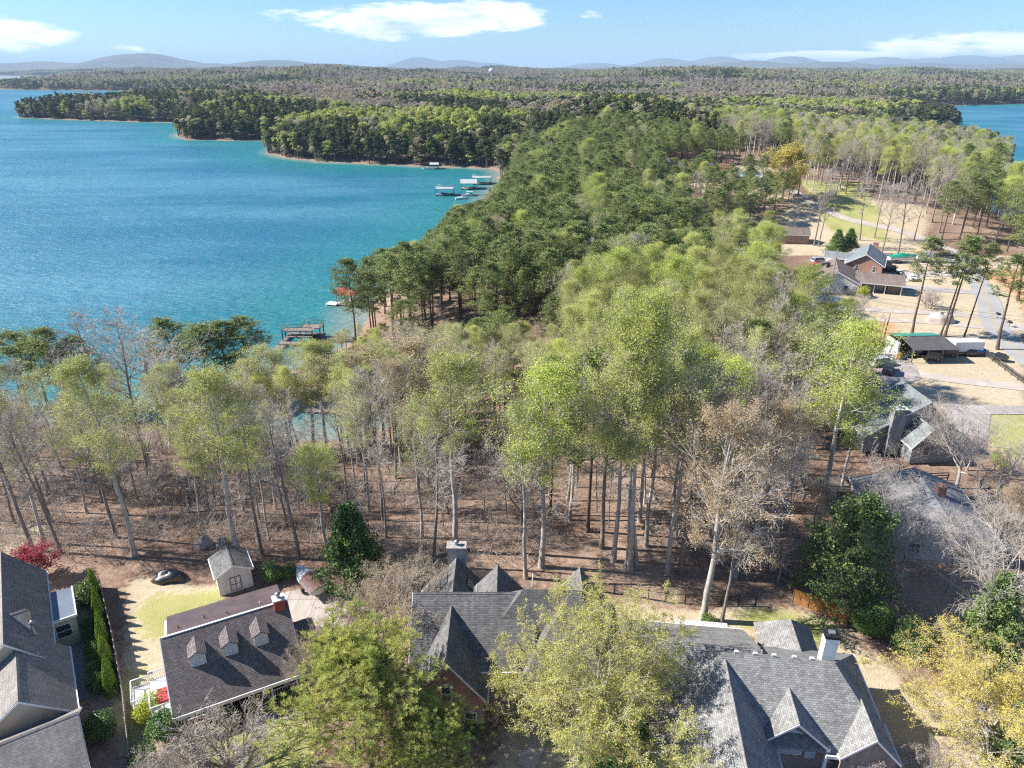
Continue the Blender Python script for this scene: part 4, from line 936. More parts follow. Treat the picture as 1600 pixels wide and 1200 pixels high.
# red canopy dock
r = dock('canopy_dock', 'small dock with a red canopy by the pine shore', -44.8, 189.5, -14, 6.0, 5.4, 'roof_red', 3.3, flat=False, gang=5)
mb = MB(); mb.box(-6.2, -3.0, -3.2, -.6, .3, .5); mb.build('swim_platform', M['trim'], r)
boat('moored_boat', 'small white boat under the red dock canopy', -44.3, 189.8, -.1, -14, 5.0, 2.0, .8)
dk = 'docks at the end of the pine point'
dock('boat_dock', 'white flat-topped boat dock standing farthest out from the pine point', -34.6, 375, 0, 9.2, 7, 'white_roof', 3.4, deck2=True, gang=17, group=dk)
boat('moored_boat', 'blue-topped boat inside the outermost flat-topped dock', -36.2, 374.5, -.1, 180, 6.6, 2.3, .8, cover='tarp_blue', group='boats at the docks')
dock('boat_dock', 'white gable-roofed boat dock between two larger docks off the pine point', -23.5, 396, 3, 8.2, 7.5, 'white_roof', 3.3, flat=False, gang=10, group=dk)
boat('moored_boat', 'white boat inside the gable-roofed dock', -23.8, 395.4, -.1, 180, 6, 2.3, .8, group='boats at the docks')
dock('boat_dock', 'larger white-topped dock nearest the wooded corner of the cove', -17.0, 414, 4, 10.4, 8, 'white_roof', 3.6, deck2=True, gang=7, group=dk)
boat('moored_boat', 'white boat under the dock nearest the cove corner', -17.5, 413.2, -.1, 0, 6.5, 2.4, .8, group='boats at the docks')
dock('boat_dock', 'tiny low-roofed dock below the dark far bank', -50.4, 479, 2, 5.2, 4.6, 'white_roof', 2.9, flat=False, gang=7, group=dk)
boat('moored_boat', 'white boat moored left of the tiny far dock', -55.8, 478, -.1, 180, 5.5, 2.2, .9, group='boats at the docks')
p = px(735, 306, 0); boat('pontoon_boat', 'white pontoon boat moored at the near edge of the pine-point docks', p[0], p[1], -.1, 8, 8.5, 2.8, .8, bimini='white_roof', group='boats at the docks')
p = px(722, 311, 0); boat('moored_boat', 'small pale boat lying beside the pontoon boat', p[0], p[1], -.1, 12, 6.5, 2.2, .8, cover='tarp_silver', group='boats at the docks')
# floating dock in the cove behind the bare trees
p = px(566, 622, 0); r = empty('floating_dock', (p[0], p[1], 0), R(6), 'low white floating dock in the cove, seen through bare trees', 'boat dock')
mb = MB(); mb.box(-2.2, 2.2, -1.1, 1.1, .25, .5); mb.build('dock_deck', M['trim'], r); mb = MB(); mb.box(-2.1, 2.1, -1, 1, -.2, .25); mb.build('float', M['darkmetal'], r)
mb = MB(); mb.box(-1.4, 1.4, -.6, .6, 2.1, 2.2); mb.build('canopy', M['white_roof'], r)
for x in (-1.3, 1.3):
    mb = MB(); mb.tube([(x, -.5, .5), (x, -.5, 2.1)], .04, 5); mb.tube([(x, .5, .5), (x, .5, 2.1)], .04, 5); mb.build('canopy_frame', M['steel'], r)
p = px(520, 645, 0); r = empty('floating_dock', (p[0], p[1], 0), R(-4), 'long narrow pale dock lying across the hidden cove', 'boat dock')
mb = MB(); mb.box(-5, 5, -.7, .7, .25, .45); mb.build('dock_deck', M['wood_deck'], r); mb = MB(); mb.box(-4.8, 4.8, -.5, .5, -.2, .25); mb.build('float', M['darkmetal'], r)

# ------------------------------------------------------------------ vehicles
paint = {}
def paintmat(c):
    if c not in paint: paint[c] = plain('car_paint', c, .28, .08, 1.2, spec=.8)
    return paint[c]
def car(name, label, cat, X, Y, yaw, col, kind='suv', L_=4.8, Wd=1.85, z=None, group='parked vehicles'):
    r = empty(name, (X, Y, (gz(X, Y) if z is None else z) + .08), R(yaw), label, cat, group)
    Hh = {'suv': 1.75, 'sedan': 1.42, 'pickup': 1.8}[kind]; hw = Wd / 2; a = L_ / 2
    low = [(-a, .42), (-a + .05, .32), (a - .08, .32), (a, .5), (a - .05, .86), (a - L_ * .21, 1.0), (-a + .12, 1.02), (-a, .9)]
    mb = MB(); mb.extr(low, 'v', -hw, hw)
    if kind == 'suv': cab = [(a - L_ * .25, 1.0), (a - L_ * .36, Hh - .1), (a - L_ * .42, Hh), (-a + .35, Hh), (-a + .06, 1.0)]
    elif kind == 'sedan': cab = [(a - L_ * .27, .98), (a - L_ * .42, Hh), (-a + L_ * .27, Hh), (-a + L_ * .12, .98)]
    else: cab = [(a - L_ * .25, 1.0), (a - L_ * .34, Hh - .05), (-a + L_ * .02 + .1, Hh - .03), (-a + .08, 1.0)]
    g = .13; n = len(cab); vs = [(p[0], -hw + (g if p[1] > 1.2 else .02), p[1]) for p in cab] + [(p[0], hw - (g if p[1] > 1.2 else .02), p[1]) for p in cab]
    mb.face_set(vs, [(i, (i + 1) % n, n + (i + 1) % n, n + i) for i in range(n)] + [tuple(range(n)), tuple(range(n, 2 * n))])
    mb.build('body', paintmat(col), r)
    zl, zh = 1.08, Hh - .12
    def lerp(p, q, t): return (p[0] + (q[0] - p[0]) * t, p[1] + (q[1] - p[1]) * t)
    xf, xb = cab[0][0], cab[-1][0]; xft = cab[1][0]; xbt = cab[-2][0]
    for sgn in (-1, 1):
        m_ = MB(); cuts = (.04, .46, .54, .96) if kind != 'suv' else (.03, .32, .37, .64, .69, .96)
        for c0, c1 in zip(cuts[::2], cuts[1::2]):
            b0, b1 = xf - .12 + (xb + .1 - xf) * c0, xf - .12 + (xb + .1 - xf) * c1; t0, t1 = xft - .1 + (xbt + .12 - xft) * c0, xft - .1 + (xbt + .12 - xft) * c1
            y0, y1 = sgn * (hw - .0), sgn * (hw - g + .035)
            m_.face_set([(b0, y0 * .99, zl), (b1, y0 * .99, zl), (t1, y1, zh), (t0, y1, zh)], [(0, 1, 2, 3)])
        m_.build('side_window', M['glass'], r)
    m_ = MB(); m_.face_set([(xf + .03, -hw + .14, 1.06), (xf + .03, hw - .14, 1.06), (xft + .04, hw - .22, Hh - .14), (xft + .04, -hw + .22, Hh - .14)], [(0, 1, 2, 3)]); m_.build('windscreen', M['glass'], r)
    m_ = MB(); m_.face_set([(xb - .03, -hw + .14, 1.1), (xb - .03, hw - .14, 1.1), (xbt - .05, hw - .22, Hh - .16), (xbt - .05, -hw + .22, Hh - .16)], [(0, 1, 2, 3)]); m_.build('rear_window', M['glass'], r)
    for x in (a - L_ * .19, -a + L_ * .2):
        for y in (-hw - .03, hw - .19):
            w = MB(); w.extr([(x + .36 * math.cos(t * math.pi / 8), .36 + .36 * math.sin(t * math.pi / 8)) for t in range(16)], 'v', y, y + .22); wo = w.build('wheel', M['rubber'], r)
            w = MB(); yy = (y - .015) if y < 0 else (y + .22); w.extr([(x + .2 * math.cos(t * math.pi / 5), .36 + .2 * math.sin(t * math.pi / 5)) for t in range(10)], 'v', yy, yy + .015); w.build('rim', M['steel'], wo)
    for y in (-hw + .12, hw - .42):
        w = MB(); w.box(a - .06, a + .01, y, y + .3, .62, .78); w.build('headlight', M['blind'], r)
        w = MB(); w.box(-a - .015, -a + .03, y, y + .26, .72, .88); w.build('tail_light', M['red_fabric'], r)
    return r
def V(f, nm, lb, cat, x, y, yaw, col, **k): p = px(x, y, 8.0); return f(nm, lb, cat, p[0], p[1], yaw, col, **k)
V(car, 'parked_pickup', 'silver-brown pickup with a topper, on the bare clay drive', 'pickup', 1325, 503, 172, (.30, .26, .25), kind='pickup', L_=5.4, Wd=1.95)
V(car, 'parked_car', 'dark car parked left of the silver-brown pickup under the trees', 'car', 1277, 505, 165, (.1, .12, .15), kind='sedan')
V(car, 'parked_car', 'white car half hidden under bright green trees left of the clay drive', 'car', 1294, 508, 178, (.62, .63, .65), kind='sedan')
V(car, 'parked_truck', 'white truck cab at the edge of the green trees by the workshop yard', 'pickup', 1377, 571, 15, (.62, .65, .68), kind='pickup', L_=5.2)
V(car, 'parked_car', 'black car parked in front of the white truck by the green trees', 'car', 1387, 582, 60, (.015, .015, .018), kind='suv', L_=4.6)
V(car, 'parked_car', 'white sedan on the curved pale drive beside the brick house', 'car', 1424, 437, -100, (.72, .73, .74), kind='sedan', L_=4.5)
V(car, 'parked_car', 'black sport utility parked against the brick house', 'car', 1384, 424, 150, (.02, .02, .022), kind='suv', L_=5.2, Wd=2.0)
V(car, 'parked_car', 'second black car tucked in the shade beside the brick house', 'car', 1378, 416, 150, (.025, .025, .03), kind='suv', L_=5.0)
V(car, 'parked_car', 'red car between the ranch house and the trees', 'car', 1275, 419, 10, (.5, .03, .04), kind='sedan')
V(car, 'parked_car', 'grey car behind the ranch house, beside the red car', 'car', 1280, 411, 12, (.35, .37, .42), kind='suv')
V(car, 'parked_utility_vehicle', 'dark off-road vehicle standing before the open workshop', 'utility vehicle', 1454, 562, 160, (.06, .06, .065), kind='suv', L_=3.6, Wd=1.6)
V(car, 'parked_utility_vehicle', 'black off-road vehicle under the workshop roof edge', 'utility vehicle', 1432, 557, 175, (.02, .02, .022), kind='suv', L_=3.8, Wd=1.6)
V(car, 'parked_utility_vehicle', 'rusty red off-road vehicle between workshop and white trailer', 'utility vehicle', 1478, 556, 170, (.16, .05, .04), kind='suv', L_=3.2, Wd=1.5)
def cart(name, label, x, y, yaw, col, cargo=None):
    p = px(x, y, 8.0); r = empty(name, (p[0], p[1], 8.05), R(yaw), label, 'utility vehicle' if not cargo else 'trailer', 'yard vehicles and trailers')
    mb = MB(); mb.box(-1.3, 1.3, -.65, .65, .45, .75); mb.box(.6, 1.3, -.6, .6, .75, 1.05); mb.build('body', paintmat(col), r)
    if not cargo:
        mb = MB(); mb.box(-.9, .7, -.6, .6, 1.9, 1.97); mb.build('canopy', paintmat(col), r)
        for u in (-.8, .6):
            mb = MB(); mb.tube([(u, -.55, .7), (u, -.55, 1.9)], .03, 5); mb.tube([(u, .55, .7), (u, .55, 1.9)], .03, 5); mb.build('canopy_frame', M['black'], r)
        mb = MB(); mb.box(-.5, 0, -.55, .55, .75, 1.0); mb.box(-.6, -.48, -.55, .55, 1.0, 1.4); mb.build('seat', M['black'], r)
    else:
        mb = MB(); mb.face_set([(-1.35, -.7, .8), (1.35, -.7, .8), (1.35, .7, .8), (-1.35, .7, .8), (-.6, -.25, 1.45), (.7, -.2, 1.3), (.7, .25, 1.35), (-.6, .25, 1.5)], [(0, 1, 5, 4), (1, 2, 6, 5), (2, 3, 7, 6), (3, 0, 4, 7), (4, 5, 6, 7)]); mb.build('tarp', M[cargo], r)
    for u in (-.8, .85):
        for v in (-.75, .55): mb = MB(); mb.extr([(u + .28 * math.cos(t * math.pi / 6), .28 + .28 * math.sin(t * math.pi / 6)) for t in range(12)], 'v', v, v + .2); mb.build('wheel', M['rubber'], r)
cart('golf_cart', 'white golf cart on the curved pale drive left of the white sedan', 1404, 433, 20, (.6, .6, .6))
cart('yard_trailer', 'small trailer with a bright blue tarp beside the white box trailer', 1531, 555, 10, (.1, .1, .1), 'tarp_bright')
cart('yard_trailer', 'small dark trailer between the white box trailer and the blue tarp', 1517, 556, 0, (.08, .05, .05), 'tarp_black')
cart('yard_trailer', 'dark covered trailer alone by the rail fence', 1562, 563, -40, (.05, .06, .06), 'tarp_black')
cart('yard_trailer', 'low dark trailer in front of the white box trailer', 1498, 555, 5, (.08, .06, .05), 'tarp_black')
p = px(1291, 476, 8); boat('trailered_boat', 'boat under a blue cover on a trailer in front of the ranch house', p[0], p[1], 8.05, -6, 6.6, 2.4, 1.0, 'tarp_blue', True)
p = px(1408, 410, 8); boat('trailered_boat', 'boat under a green cover on the far concrete pad', p[0], p[1], 8.1, 4, 8.5, 2.6, 1.2, 'tarp_green', True, 'boats stored on the far pad')
p = px(1375, 408, 8); boat('trailered_boat', 'white uncovered boat at the left end of the far concrete pad', p[0], p[1], 8.1, 4, 7, 2.5, 1.3, None, True, 'boats stored on the far pad')
p = px(1447, 409, 8); boat('trailered_boat', 'white boat behind the tall lone pine on the far pad', p[0], p[1], 8.1, 4, 7.5, 2.6, 1.3, 'tarp_silver', True, 'boats stored on the far pad')
p = px(1472, 410, 8); boat('trailered_boat', 'black covered boat at the right end of the far pad', p[0], p[1], 8.1, 4, 7, 2.5, 1.2, 'tarp_black', True, 'boats stored on the far pad')
p = px(484, 918, 8); boat('trailered_boat', 'boat under a silver and brown cover on the concrete behind the dormer house', p[0], p[1], 8.1, 132, 5.0, 2.1, .8, 'tarp_silver', True, cover2='tarp_maroon')

def lump(name, label, cat, x, y, sx, sy, sz, mat, seed, yaw=0, z=None, group=None, rough=.25):
    """tarpaulin-covered or heaped thing: an uneven closed mound"""
    p = px(x, y, 8.0); rr = np.random.RandomState(seed); nu, nv = 18, 9; vs = []
    ph = rr.rand(6) * 6.28
    for j in range(nv + 1):
        e = j / nv * math.pi / 2
        for i in range(nu):
            a = i / nu * 2 * math.pi
            k = 1 + rough * (.4 * math.sin(3 * a + ph[0]) + .3 * math.sin(5 * a + ph[1] + e * 3) + .3 * math.sin(2 * a + ph[2] - e * 5)) + rr.uniform(-.07, .07)
            vs.append((sx * k * math.cos(e) ** .6 * math.cos(a), sy * k * math.cos(e) ** .6 * math.sin(a), sz * math.sin(e) * (1 + rough * .5 * math.sin(a * 2 + ph[3])) - .05))
    mb = MB(); fs = [(j * nu + i, j * nu + (i + 1) % nu, (j + 1) * nu + (i + 1) % nu, (j + 1) * nu + i) for j in range(nv) for i in range(nu)]
    mb.face_set(vs, fs, 0, True); o = mb.build(name, mat); o.location = (p[0], p[1], 8.0 if z is None else z); o.rotation_euler = (0, 0, R(yaw)); tag(o, label, cat, group); return o
lump('covered_trailer', 'long mound under a wrinkled black tarpaulin on the lawn edge left of the shed', 'tarp mound', 266, 905, 1.7, 1.0, 1.1, M['tarp_black'], 3, 12)
lump('boulder', 'larger pale grey boulder-like covered mound in the leaf litter', 'boulder', 320, 852, .75, .95, 1.3, M['tarp_grey'], 5, 10, gz(*px(320, 852, 8)))
lump('boulder', 'smaller pale grey mound to the right of the larger one in the leaf litter', 'boulder', 347, 851, .5, .85, 1.1, M['tarp_grey'], 6, -20, gz(*px(347, 851, 8)))
lump('clay_heap', 'heap of bright red clay left of the twin utility poles', 'heap', 1357, 536, 1.6, .9, .7, M['clay_pile'], 8, 10)
lump('brush_pile', 'round grey brush pile among the thin trees behind the workshop', 'brush pile', 1469, 503, 3.0, 2.0, 2.2, M['twig'], 9, 0)

# ------------------------------------------------------------------ fences, walls, poles, bins
def fence(name, label, pts, hgt, kind, mat, postmat=None, sp=2.4):
    """pts world xy; kinds: board, rail, picket"""
    r = empty(name, (pts[0][0], pts[0][1], gz(*pts[0])), 0, label, 'fence'); o = r.location
    segs = []
    for a, b in zip(pts[:-1], pts[1:]):
        n = max(1, round(math.dist(a, b) / sp))
        for i in range(n): segs.append(((a[0] + (b[0] - a[0]) * i / n, a[1] + (b[1] - a[1]) * i / n), (a[0] + (b[0] - a[0]) * (i + 1) / n, a[1] + (b[1] - a[1]) * (i + 1) / n)))
    body = MB()
    for k, (a, b) in enumerate(segs):
        za, zb = gz(*a) - o.z, gz(*b) - o.z; A = Vector((a[0] - o.x, a[1] - o.y, za)); B = Vector((b[0] - o.x, b[1] - o.y, zb))
        d = (B - A); n = Vector((-d.y, d.x, 0)).normalized() * .03
        if kind == 'board':
            body.face_set([A - n, B - n, B + n, A + n] + [q + Vector((0, 0, hgt)) for q in (A - n, B - n, B + n, A + n)], [(0, 3, 2, 1), (4, 5, 6, 7), (0, 1, 5, 4), (1, 2, 6, 5), (2, 3, 7, 6), (3, 0, 4, 7)])
        elif kind == 'rail':
            for hh in (.35, .75, 1.15): body.face_set([A - n + Vector((0, 0, hh)), B - n + Vector((0, 0, hh)), B + n + Vector((0, 0, hh)), A + n + Vector((0, 0, hh))] + [q + Vector((0, 0, hh + .14)) for q in (A - n, B - n, B + n, A + n)], [(0, 3, 2, 1), (4, 5, 6, 7), (0, 1, 5, 4), (1, 2, 6, 5), (2, 3, 7, 6), (3, 0, 4, 7)])
        else:
            for hh in (.15, hgt - .12): body.tube([A + Vector((0, 0, hh)), B + Vector((0, 0, hh))], .03, 4)
            m_ = max(2, int(d.length / .14))
            for j in range(m_): q = A + d * (j / m_); body.tube([q + Vector((0, 0, .1)), q + Vector((0, 0, hgt))], .011, 3)
    body.build({'board': 'boards', 'rail': 'rails', 'picket': 'pickets'}[kind], mat, r)
    for k in range(len(segs) + 1):
        q = segs[k][0] if k < len(segs) else segs[-1][1]
        mb = MB(); zz = gz(*q) - o.z; mb.box(q[0] - o.x - .055, q[0] - o.x + .055, q[1] - o.y - .055, q[1] - o.y + .055, zz - .2, zz + hgt + .07); mb.build('post', postmat or mat, r)
fence('cedar_fence', 'orange cedar board fence under the big evergreen on the right', P8([(1238, 941), (1262, 950), (1290, 960), (1322, 976)]), 1.75, 'board', M['cedar'], M['wood_post'], 1.9)
fence('cedar_fence', 'short end of orange board fence between evergreen shrubs and the tall cedar', P8([(1450, 1008), (1490, 1024)]), 1.6, 'board', M['cedar'], M['wood_post'], 1.9)
fence('metal_fence', 'thin black metal fence across the leaf-strewn slope behind the brick house', P8([(935, 925), (985, 932), (1040, 942), (1100, 946), (1180, 947)]), 1.35, 'picket', M['black'], None, 1.9)
fence('board_fence', 'long narrow grey board fence beside the row of pointed evergreens', P8([(158, 918), (178, 1000), (196, 1100), (207, 1200)]), 1.5, 'board', M['fence_grey'], M['fence_grey'], 2.4)
fence('rail_fence', 'dark three-rail fence running along the road at the right edge', P8([(1522, 545), (1560, 572), (1600, 602), (1690, 660)]), 1.3, 'rail', M['fence_dark'], None, 2.4)
fence('rail_fence', 'low rail fence behind the weathered house', P8([(1290, 742), (1370, 746), (1480, 750)]), 1.1, 'rail', M['fence_dark'], None, 2.4)
for nm, lb, x, y, hh, lean in (('utility_pole', 'leaning left pole of the twin utility poles by the red clay', 1371, 541, 5.8, .5), ('utility_pole', 'upright right pole of the twin utility poles by the red clay', 1378, 541, 7.0, .3)):
    p = px(x, y, 8); mb = MB(); mb.tube([(0, 0, -.3), (lean, .2, hh)], [.14, .1], 8); o = mb.build(nm, M['wood_post']); o.location = (p[0], p[1], 8); tag(o, lb, 'utility pole')
p = px(1295, 466, 8); mb = MB(); mb.tube([(0, 0, -.3), (0, 0, 12.5)], [.13, .08], 8); o = mb.build('utility_pole', M['wood_post']); o.location = (p[0], p[1], 8); tag(o, 'tall thin pole rising in front of the ranch house roof', 'utility pole')
for lb, x, y in (('dark mailbox on the verge beyond the road', 1558, 498), ('dark bin lying by the white drive across the road', 1576, 511)):
    p = px(x, y, 8); r = empty('mailbox', (p[0], p[1], 8), 0, lb, 'mailbox'); mb = MB(); mb.box(-.05, .05, -.05, .05, 0, 1.0); mb.build('post', M['wood_post'], r)
    mb = MB(); mb.extr([(-.3, 1.0), (.3, 1.0), (.3, 1.25), (.15, 1.4), (-.15, 1.4), (-.3, 1.25)], 'v', -.5, .5); mb.build('box', M['black'], r)
for k, (z0, z1, y0) in enumerate(((15.5, 15.0, 0), (14.6, 14.2, .6), (14.6, 14.2, -.6))):
    A_, B_ = Vector((70, 152 + y0, z0)), Vector((128, 128 + y0, z1)); mb = MB(); mb.tube([A_.lerp(B_, t / 14) - Vector((0, 0, 1.6 * (1 - (2 * t / 14 - 1) ** 2))) for t in range(15)], .022, 4, closed=False); o = mb.build('power_line', M['black']); tag(o, 'thin overhead wire crossing the lawns and road on the right', 'wire', 'overhead wires across the right-hand lawns')
# rocking chairs on the porch
for u, lb in ((6.6, 'white chair on the red porch, left one'), (9.0, 'white chair on the red porch, right one')):
    c_, s_ = math.cos(R(27)), math.sin(R(27)); X, Y = -28.1 + u * c_ - .9 * s_, 43.1 + u * s_ + .9 * c_
    r = empty('porch_chair', (X, Y, 8.55), R(27), lb, 'chair', 'white porch chairs'); mb = MB(); mb.box(-.25, .25, -.25, .25, .38, .44); mb.build('seat', M['trim'], r)
    mb = MB(); mb.box(-.25, .25, .2, .26, .44, 1.05); mb.build('backrest', M['trim'], r)
    for a, b in ((-.22, -.22), (.22, -.22), (-.22, .22), (.22, .22)): mb = MB(); mb.box(a - .025, a + .025, b - .025, b + .025, 0, .38); mb.build('leg', M['trim'], r)

# ------------------------------------------------------------------ tree kit
class Skel:
    def __init__(s): s.seg = []; s.tips = []     # seg: p0, p1, r0, r1, level
def rnd_unit(r): v = r.normal(size=3); return v / np.linalg.norm(v)
def branch(S_, r, p, d, Ln, rad, lev, maxlev, o):
    n = o['n'][lev]; p = np.array(p, float); d = np.array(d, float); st = Ln / n
    for k in range(n):
        d = d + rnd_unit(r) * o['wob'] + np.array([0, 0, o['up'][lev]]); d /= np.linalg.norm(d)
        q = p + d * st; r1 = rad * (1 - .8 * (k + 1) / n) if lev > 0 else rad * (1 - .25 * (k + 1) / n)
        r0 = rad * (1 - .8 * k / n) if lev > 0 else rad * (1 - .25 * k / n)
        S_.seg.append((p, q, max(r0, o['rmin']), max(r1, o['rmin']), lev))
        if lev < maxlev and (k > 0 or lev >= 2 or n == 1):
            m = o['kids'][lev]; m = int(m) + (r.rand() < m % 1)
            for _ in range(m):
                ax = np.cross(d, rnd_unit(r)); ax /= np.linalg.norm(ax) + 1e-9
                ang = R(o['ang'][lev] + r.uniform(-14, 14)); dd = d * math.cos(ang) + ax * math.sin(ang)
                branch(S_, r, p + d * st * r.rand(), dd, Ln * o['ratio'][lev] * r.uniform(.75, 1.2) * (1 - .35 * k / n), r1 * .62, lev + 1, maxlev, o)
        p = q
    if lev >= maxlev - 1: S_.tips.append((p, d, lev))
def tree_skel(seed, H, r0, cb, Rc, style, nl, maxlev, **kw):
    """style: 'spire' one leader (poplar), 'pine', 'oak' spreading, 'cone'"""
    r = np.random.RandomState(seed); S_ = Skel()
    o = dict(n=[1, 4, 3, 2, 2], wob=.16, up=[0, .06, .05, .04, .02], kids=[0, 1.6, 1.6, 1.5, 0], ang=[0, 42, 42, 40, 40], ratio=[0, .55, .55, .6, .6], rmin=.012); o.update(kw)
    lean = np.array([r.normal() * .02, r.normal() * .02, 0]) if 'lean' not in kw else np.array(kw['lean'])
    top = H * (.96 if style != 'oak' else cb + .22)
    n = 12; P = [np.zeros(3)]; dx = np.zeros(3)
    for i in range(n):
        dx = dx * .7 + np.array([r.normal(), r.normal(), 0]) * .045 * (1.6 if style == 'oak' else .45 if style == 'pine' else .85)
        P.append(P[-1] + (np.array([0, 0, 1]) + dx + lean) * top / n)
    rad = lambda t: r0 * ((1 - t) ** .8 * .93 + .07) if style != 'oak' else r0 * (1 - .45 * t)
    for i in range(n):
        a, b = rad(i / n), rad((i + 1) / n)
        if i == 0: a *= 1.35
        S_.seg.append((P[i], P[i + 1], a, b, 0))
    def at(z):
        t = min(max(z / top, 0), .9999) * n; i = int(t); return P[i] + (P[i + 1] - P[i]) * (t - i), rad(t / n)
    for k in range(nl):
        t = (k + .5) / nl; az_ = k * 2.4 + r.normal() * .35
        if style == 'oak':
            z = H * (cb + (.22) * t * r.uniform(.7, 1)); L_ = Rc * r.uniform(.85, 1.15) * (1.15 - .15 * t); e_ = R(18 + 48 * t + r.normal() * 6)
            c_ = .62
        elif style == 'pine':
            z = H * (cb + (.985 - cb) * t); prof = (math.sin(min(1, (1 - t) * 1.25 + .12) * math.pi * .5)) * (.55 + .45 * min(1, t * 4 + .2)); L_ = Rc * prof * r.uniform(.75, 1.15); e_ = R(5 + 40 * t + r.normal() * 8); c_ = .33
        elif style == 'cone':
            z = H * (cb + (.98 - cb) * t); L_ = Rc * (1 - t) ** (.8 if o.get('rough', (1,))[0] > .8 else .55) * r.uniform(*o.get('rough', (.9, 1.08))) + .12; e_ = R(12 + 25 * t); c_ = .3
        else:
            z = H * (cb + (.97 - cb) * t); prof = math.sin(min(1.0, (1 - t) * 1.05 + .16) * math.pi * .62) * (.6 + .4 * min(1, t * 5)); L_ = Rc * prof * 1.05 * r.uniform(.75, 1.2); e_ = R(32 + 26 * t + r.normal() * 8); c_ = .42
        p, rr = at(z); d = np.array([math.cos(az_) * math.cos(e_), math.sin(az_) * math.cos(e_), math.sin(e_)])
        branch(S_, r, p, d, max(L_, .3), max(rr * c_, .02), 1, maxlev, o)
    if style != 'cone': S_.tips.append((P[-1], np.array([0, 0, 1.]), 2))
    return S_
def tube_arrays(segs, sides):
    if not segs: return np.zeros((0, 3)), np.zeros((0, 4), int)
    p0 = np.array([s[0] for s in segs]); p1 = np.array([s[1] for s in segs]); r0 = np.array([s[2] for s in segs]); r1 = np.array([s[3] for s in segs])
    d = p1 - p0; ln = np.linalg.norm(d, axis=1, keepdims=True) + 1e-9; d = d / ln; p1 = p1 + d * (r1[:, None] * .3)
    ref = np.where(np.abs(d[:, 2:3]) > .9, np.array([[1., 0, 0]]), np.array([[0, 0, 1.]])); a = np.cross(d, ref); a /= np.linalg.norm(a, axis=1, keepdims=True) + 1e-9; b = np.cross(d, a)
    n = len(segs); V_ = np.zeros((n, 2, sides, 3))
    for k in range(sides):
        t = 2 * math.pi * k / sides; o = a * math.cos(t) + b * math.sin(t)
        V_[:, 0, k] = p0 + o * r0[:, None]; V_[:, 1, k] = p1 + o * r1[:, None]
    base = np.arange(n)[:, None] * sides * 2; F = []
    for k in range(sides):
        k2 = (k + 1) % sides; F.append(np.concatenate([base + k, base + k2, base + sides + k2, base + sides + k], 1))
    return V_.reshape(-1, 3), np.concatenate(F, 0)
def leaf_arrays(c, nrm, size, aspect, r, up=None):
    """quads centred at c, facing nrm; size array"""
    n = len(c); nrm = nrm / (np.linalg.norm(nrm, axis=1, keepdims=True) + 1e-9)
    a = np.cross(nrm, r.normal(size=(n, 3))) if up is None else up; a /= np.linalg.norm(a, axis=1, keepdims=True) + 1e-9; b = np.cross(nrm, a)
    a = a * size[:, None]; b = b * (size * aspect)[:, None]
    V_ = np.stack([c - a * .5, c + b * .5, c + a * .5, c - b * .5], 1).reshape(-1, 3)
    return V_, np.arange(n * 4).reshape(n, 4)
def fast_mesh(name, parts, mats, tone=None):
    """parts: list of (verts, quads, material index)"""
    off = 0; VV, FF, MI = [], [], []
    for v, f, m in parts:
        if len(f) == 0: continue
        VV.append(v); FF.append(f + off); MI.append(np.full(len(f), m)); off += len(v)
    VV = np.concatenate(VV).astype(np.float32); FF = np.concatenate(FF).astype(np.int32); MI = np.concatenate(MI).astype(np.int32)
    me = bpy.data.meshes.new(name); me.vertices.add(len(VV)); me.vertices.foreach_set('co', VV.ravel()); me.loops.add(FF.size); me.loops.foreach_set('vertex_index', FF.ravel())
    me.polygons.add(len(FF)); me.polygons.foreach_set('loop_start', np.arange(len(FF), dtype=np.int32) * 4); me.polygons.foreach_set('material_index', MI)
    for m in mats: me.materials.append(m)
    if tone is not None:
        ca = me.color_attributes.new('tone', 'FLOAT_COLOR', 'POINT'); ca.data.foreach_set('color', tone.astype(np.float32).ravel())
    me.update(calc_edges=True); return me
def leaves_for(S_, r, per, size, spread, aspect=.6, lift=0.0, levs=None, upbias=.75, thin=1.0):
    """budding or leafy: small faces scattered round the outer twigs"""
    T = [t for t in S_.tips] + [(s[1], s[1] - s[0], s[4]) for s in S_.seg if s[4] >= (levs or 3)]
    T = [t for t in T if r.rand() < thin]
    c = np.repeat(np.array([t[0] for t in T]), per, 0); n = len(c)
    c = c + r.normal(size=(n, 3)) * spread * np.array([1, 1, .8]) + np.array([0, 0, lift])
    nr = r.normal(size=(n, 3)) + np.array([0, 0, upbias]); return leaf_arrays(c, nr, size * r.uniform(.6, 1.35, n), aspect, r)
def needles_for(S_, r, per, size, width, spread, dome=.35, minlev=2):
    T = [t for t in S_.tips] + [(s[1], s[1] - s[0], s[4]) for s in S_.seg if s[4] >= minlev]
    c0 = np.repeat(np.array([t[0] for t in T]), per, 0); n = len(c0)
    d = r.normal(size=(n, 3)); d[:, 2] = np.abs(d[:, 2]) * .9 - .15; d /= np.linalg.norm(d, axis=1, keepdims=True)
    c = c0 + d * np.abs(r.normal(size=(n, 1))) * spread * np.array([1, 1, dome / .35 * .7])
    nr = np.cross(d, r.normal(size=(n, 3)))
    nr += np.array([0, 0, .6])
    return leaf_arrays(c, nr, size * r.uniform(.7, 1.3, n), width, r, up=d)
PROTO = {}
def make_kind(key, count, fn):
    PROTO[key] = [fn(k) for k in range(count)]
def split(S_, cut): return [s for s in S_.seg if s[4] < cut], [s for s in S_.seg if s[4] >= cut]
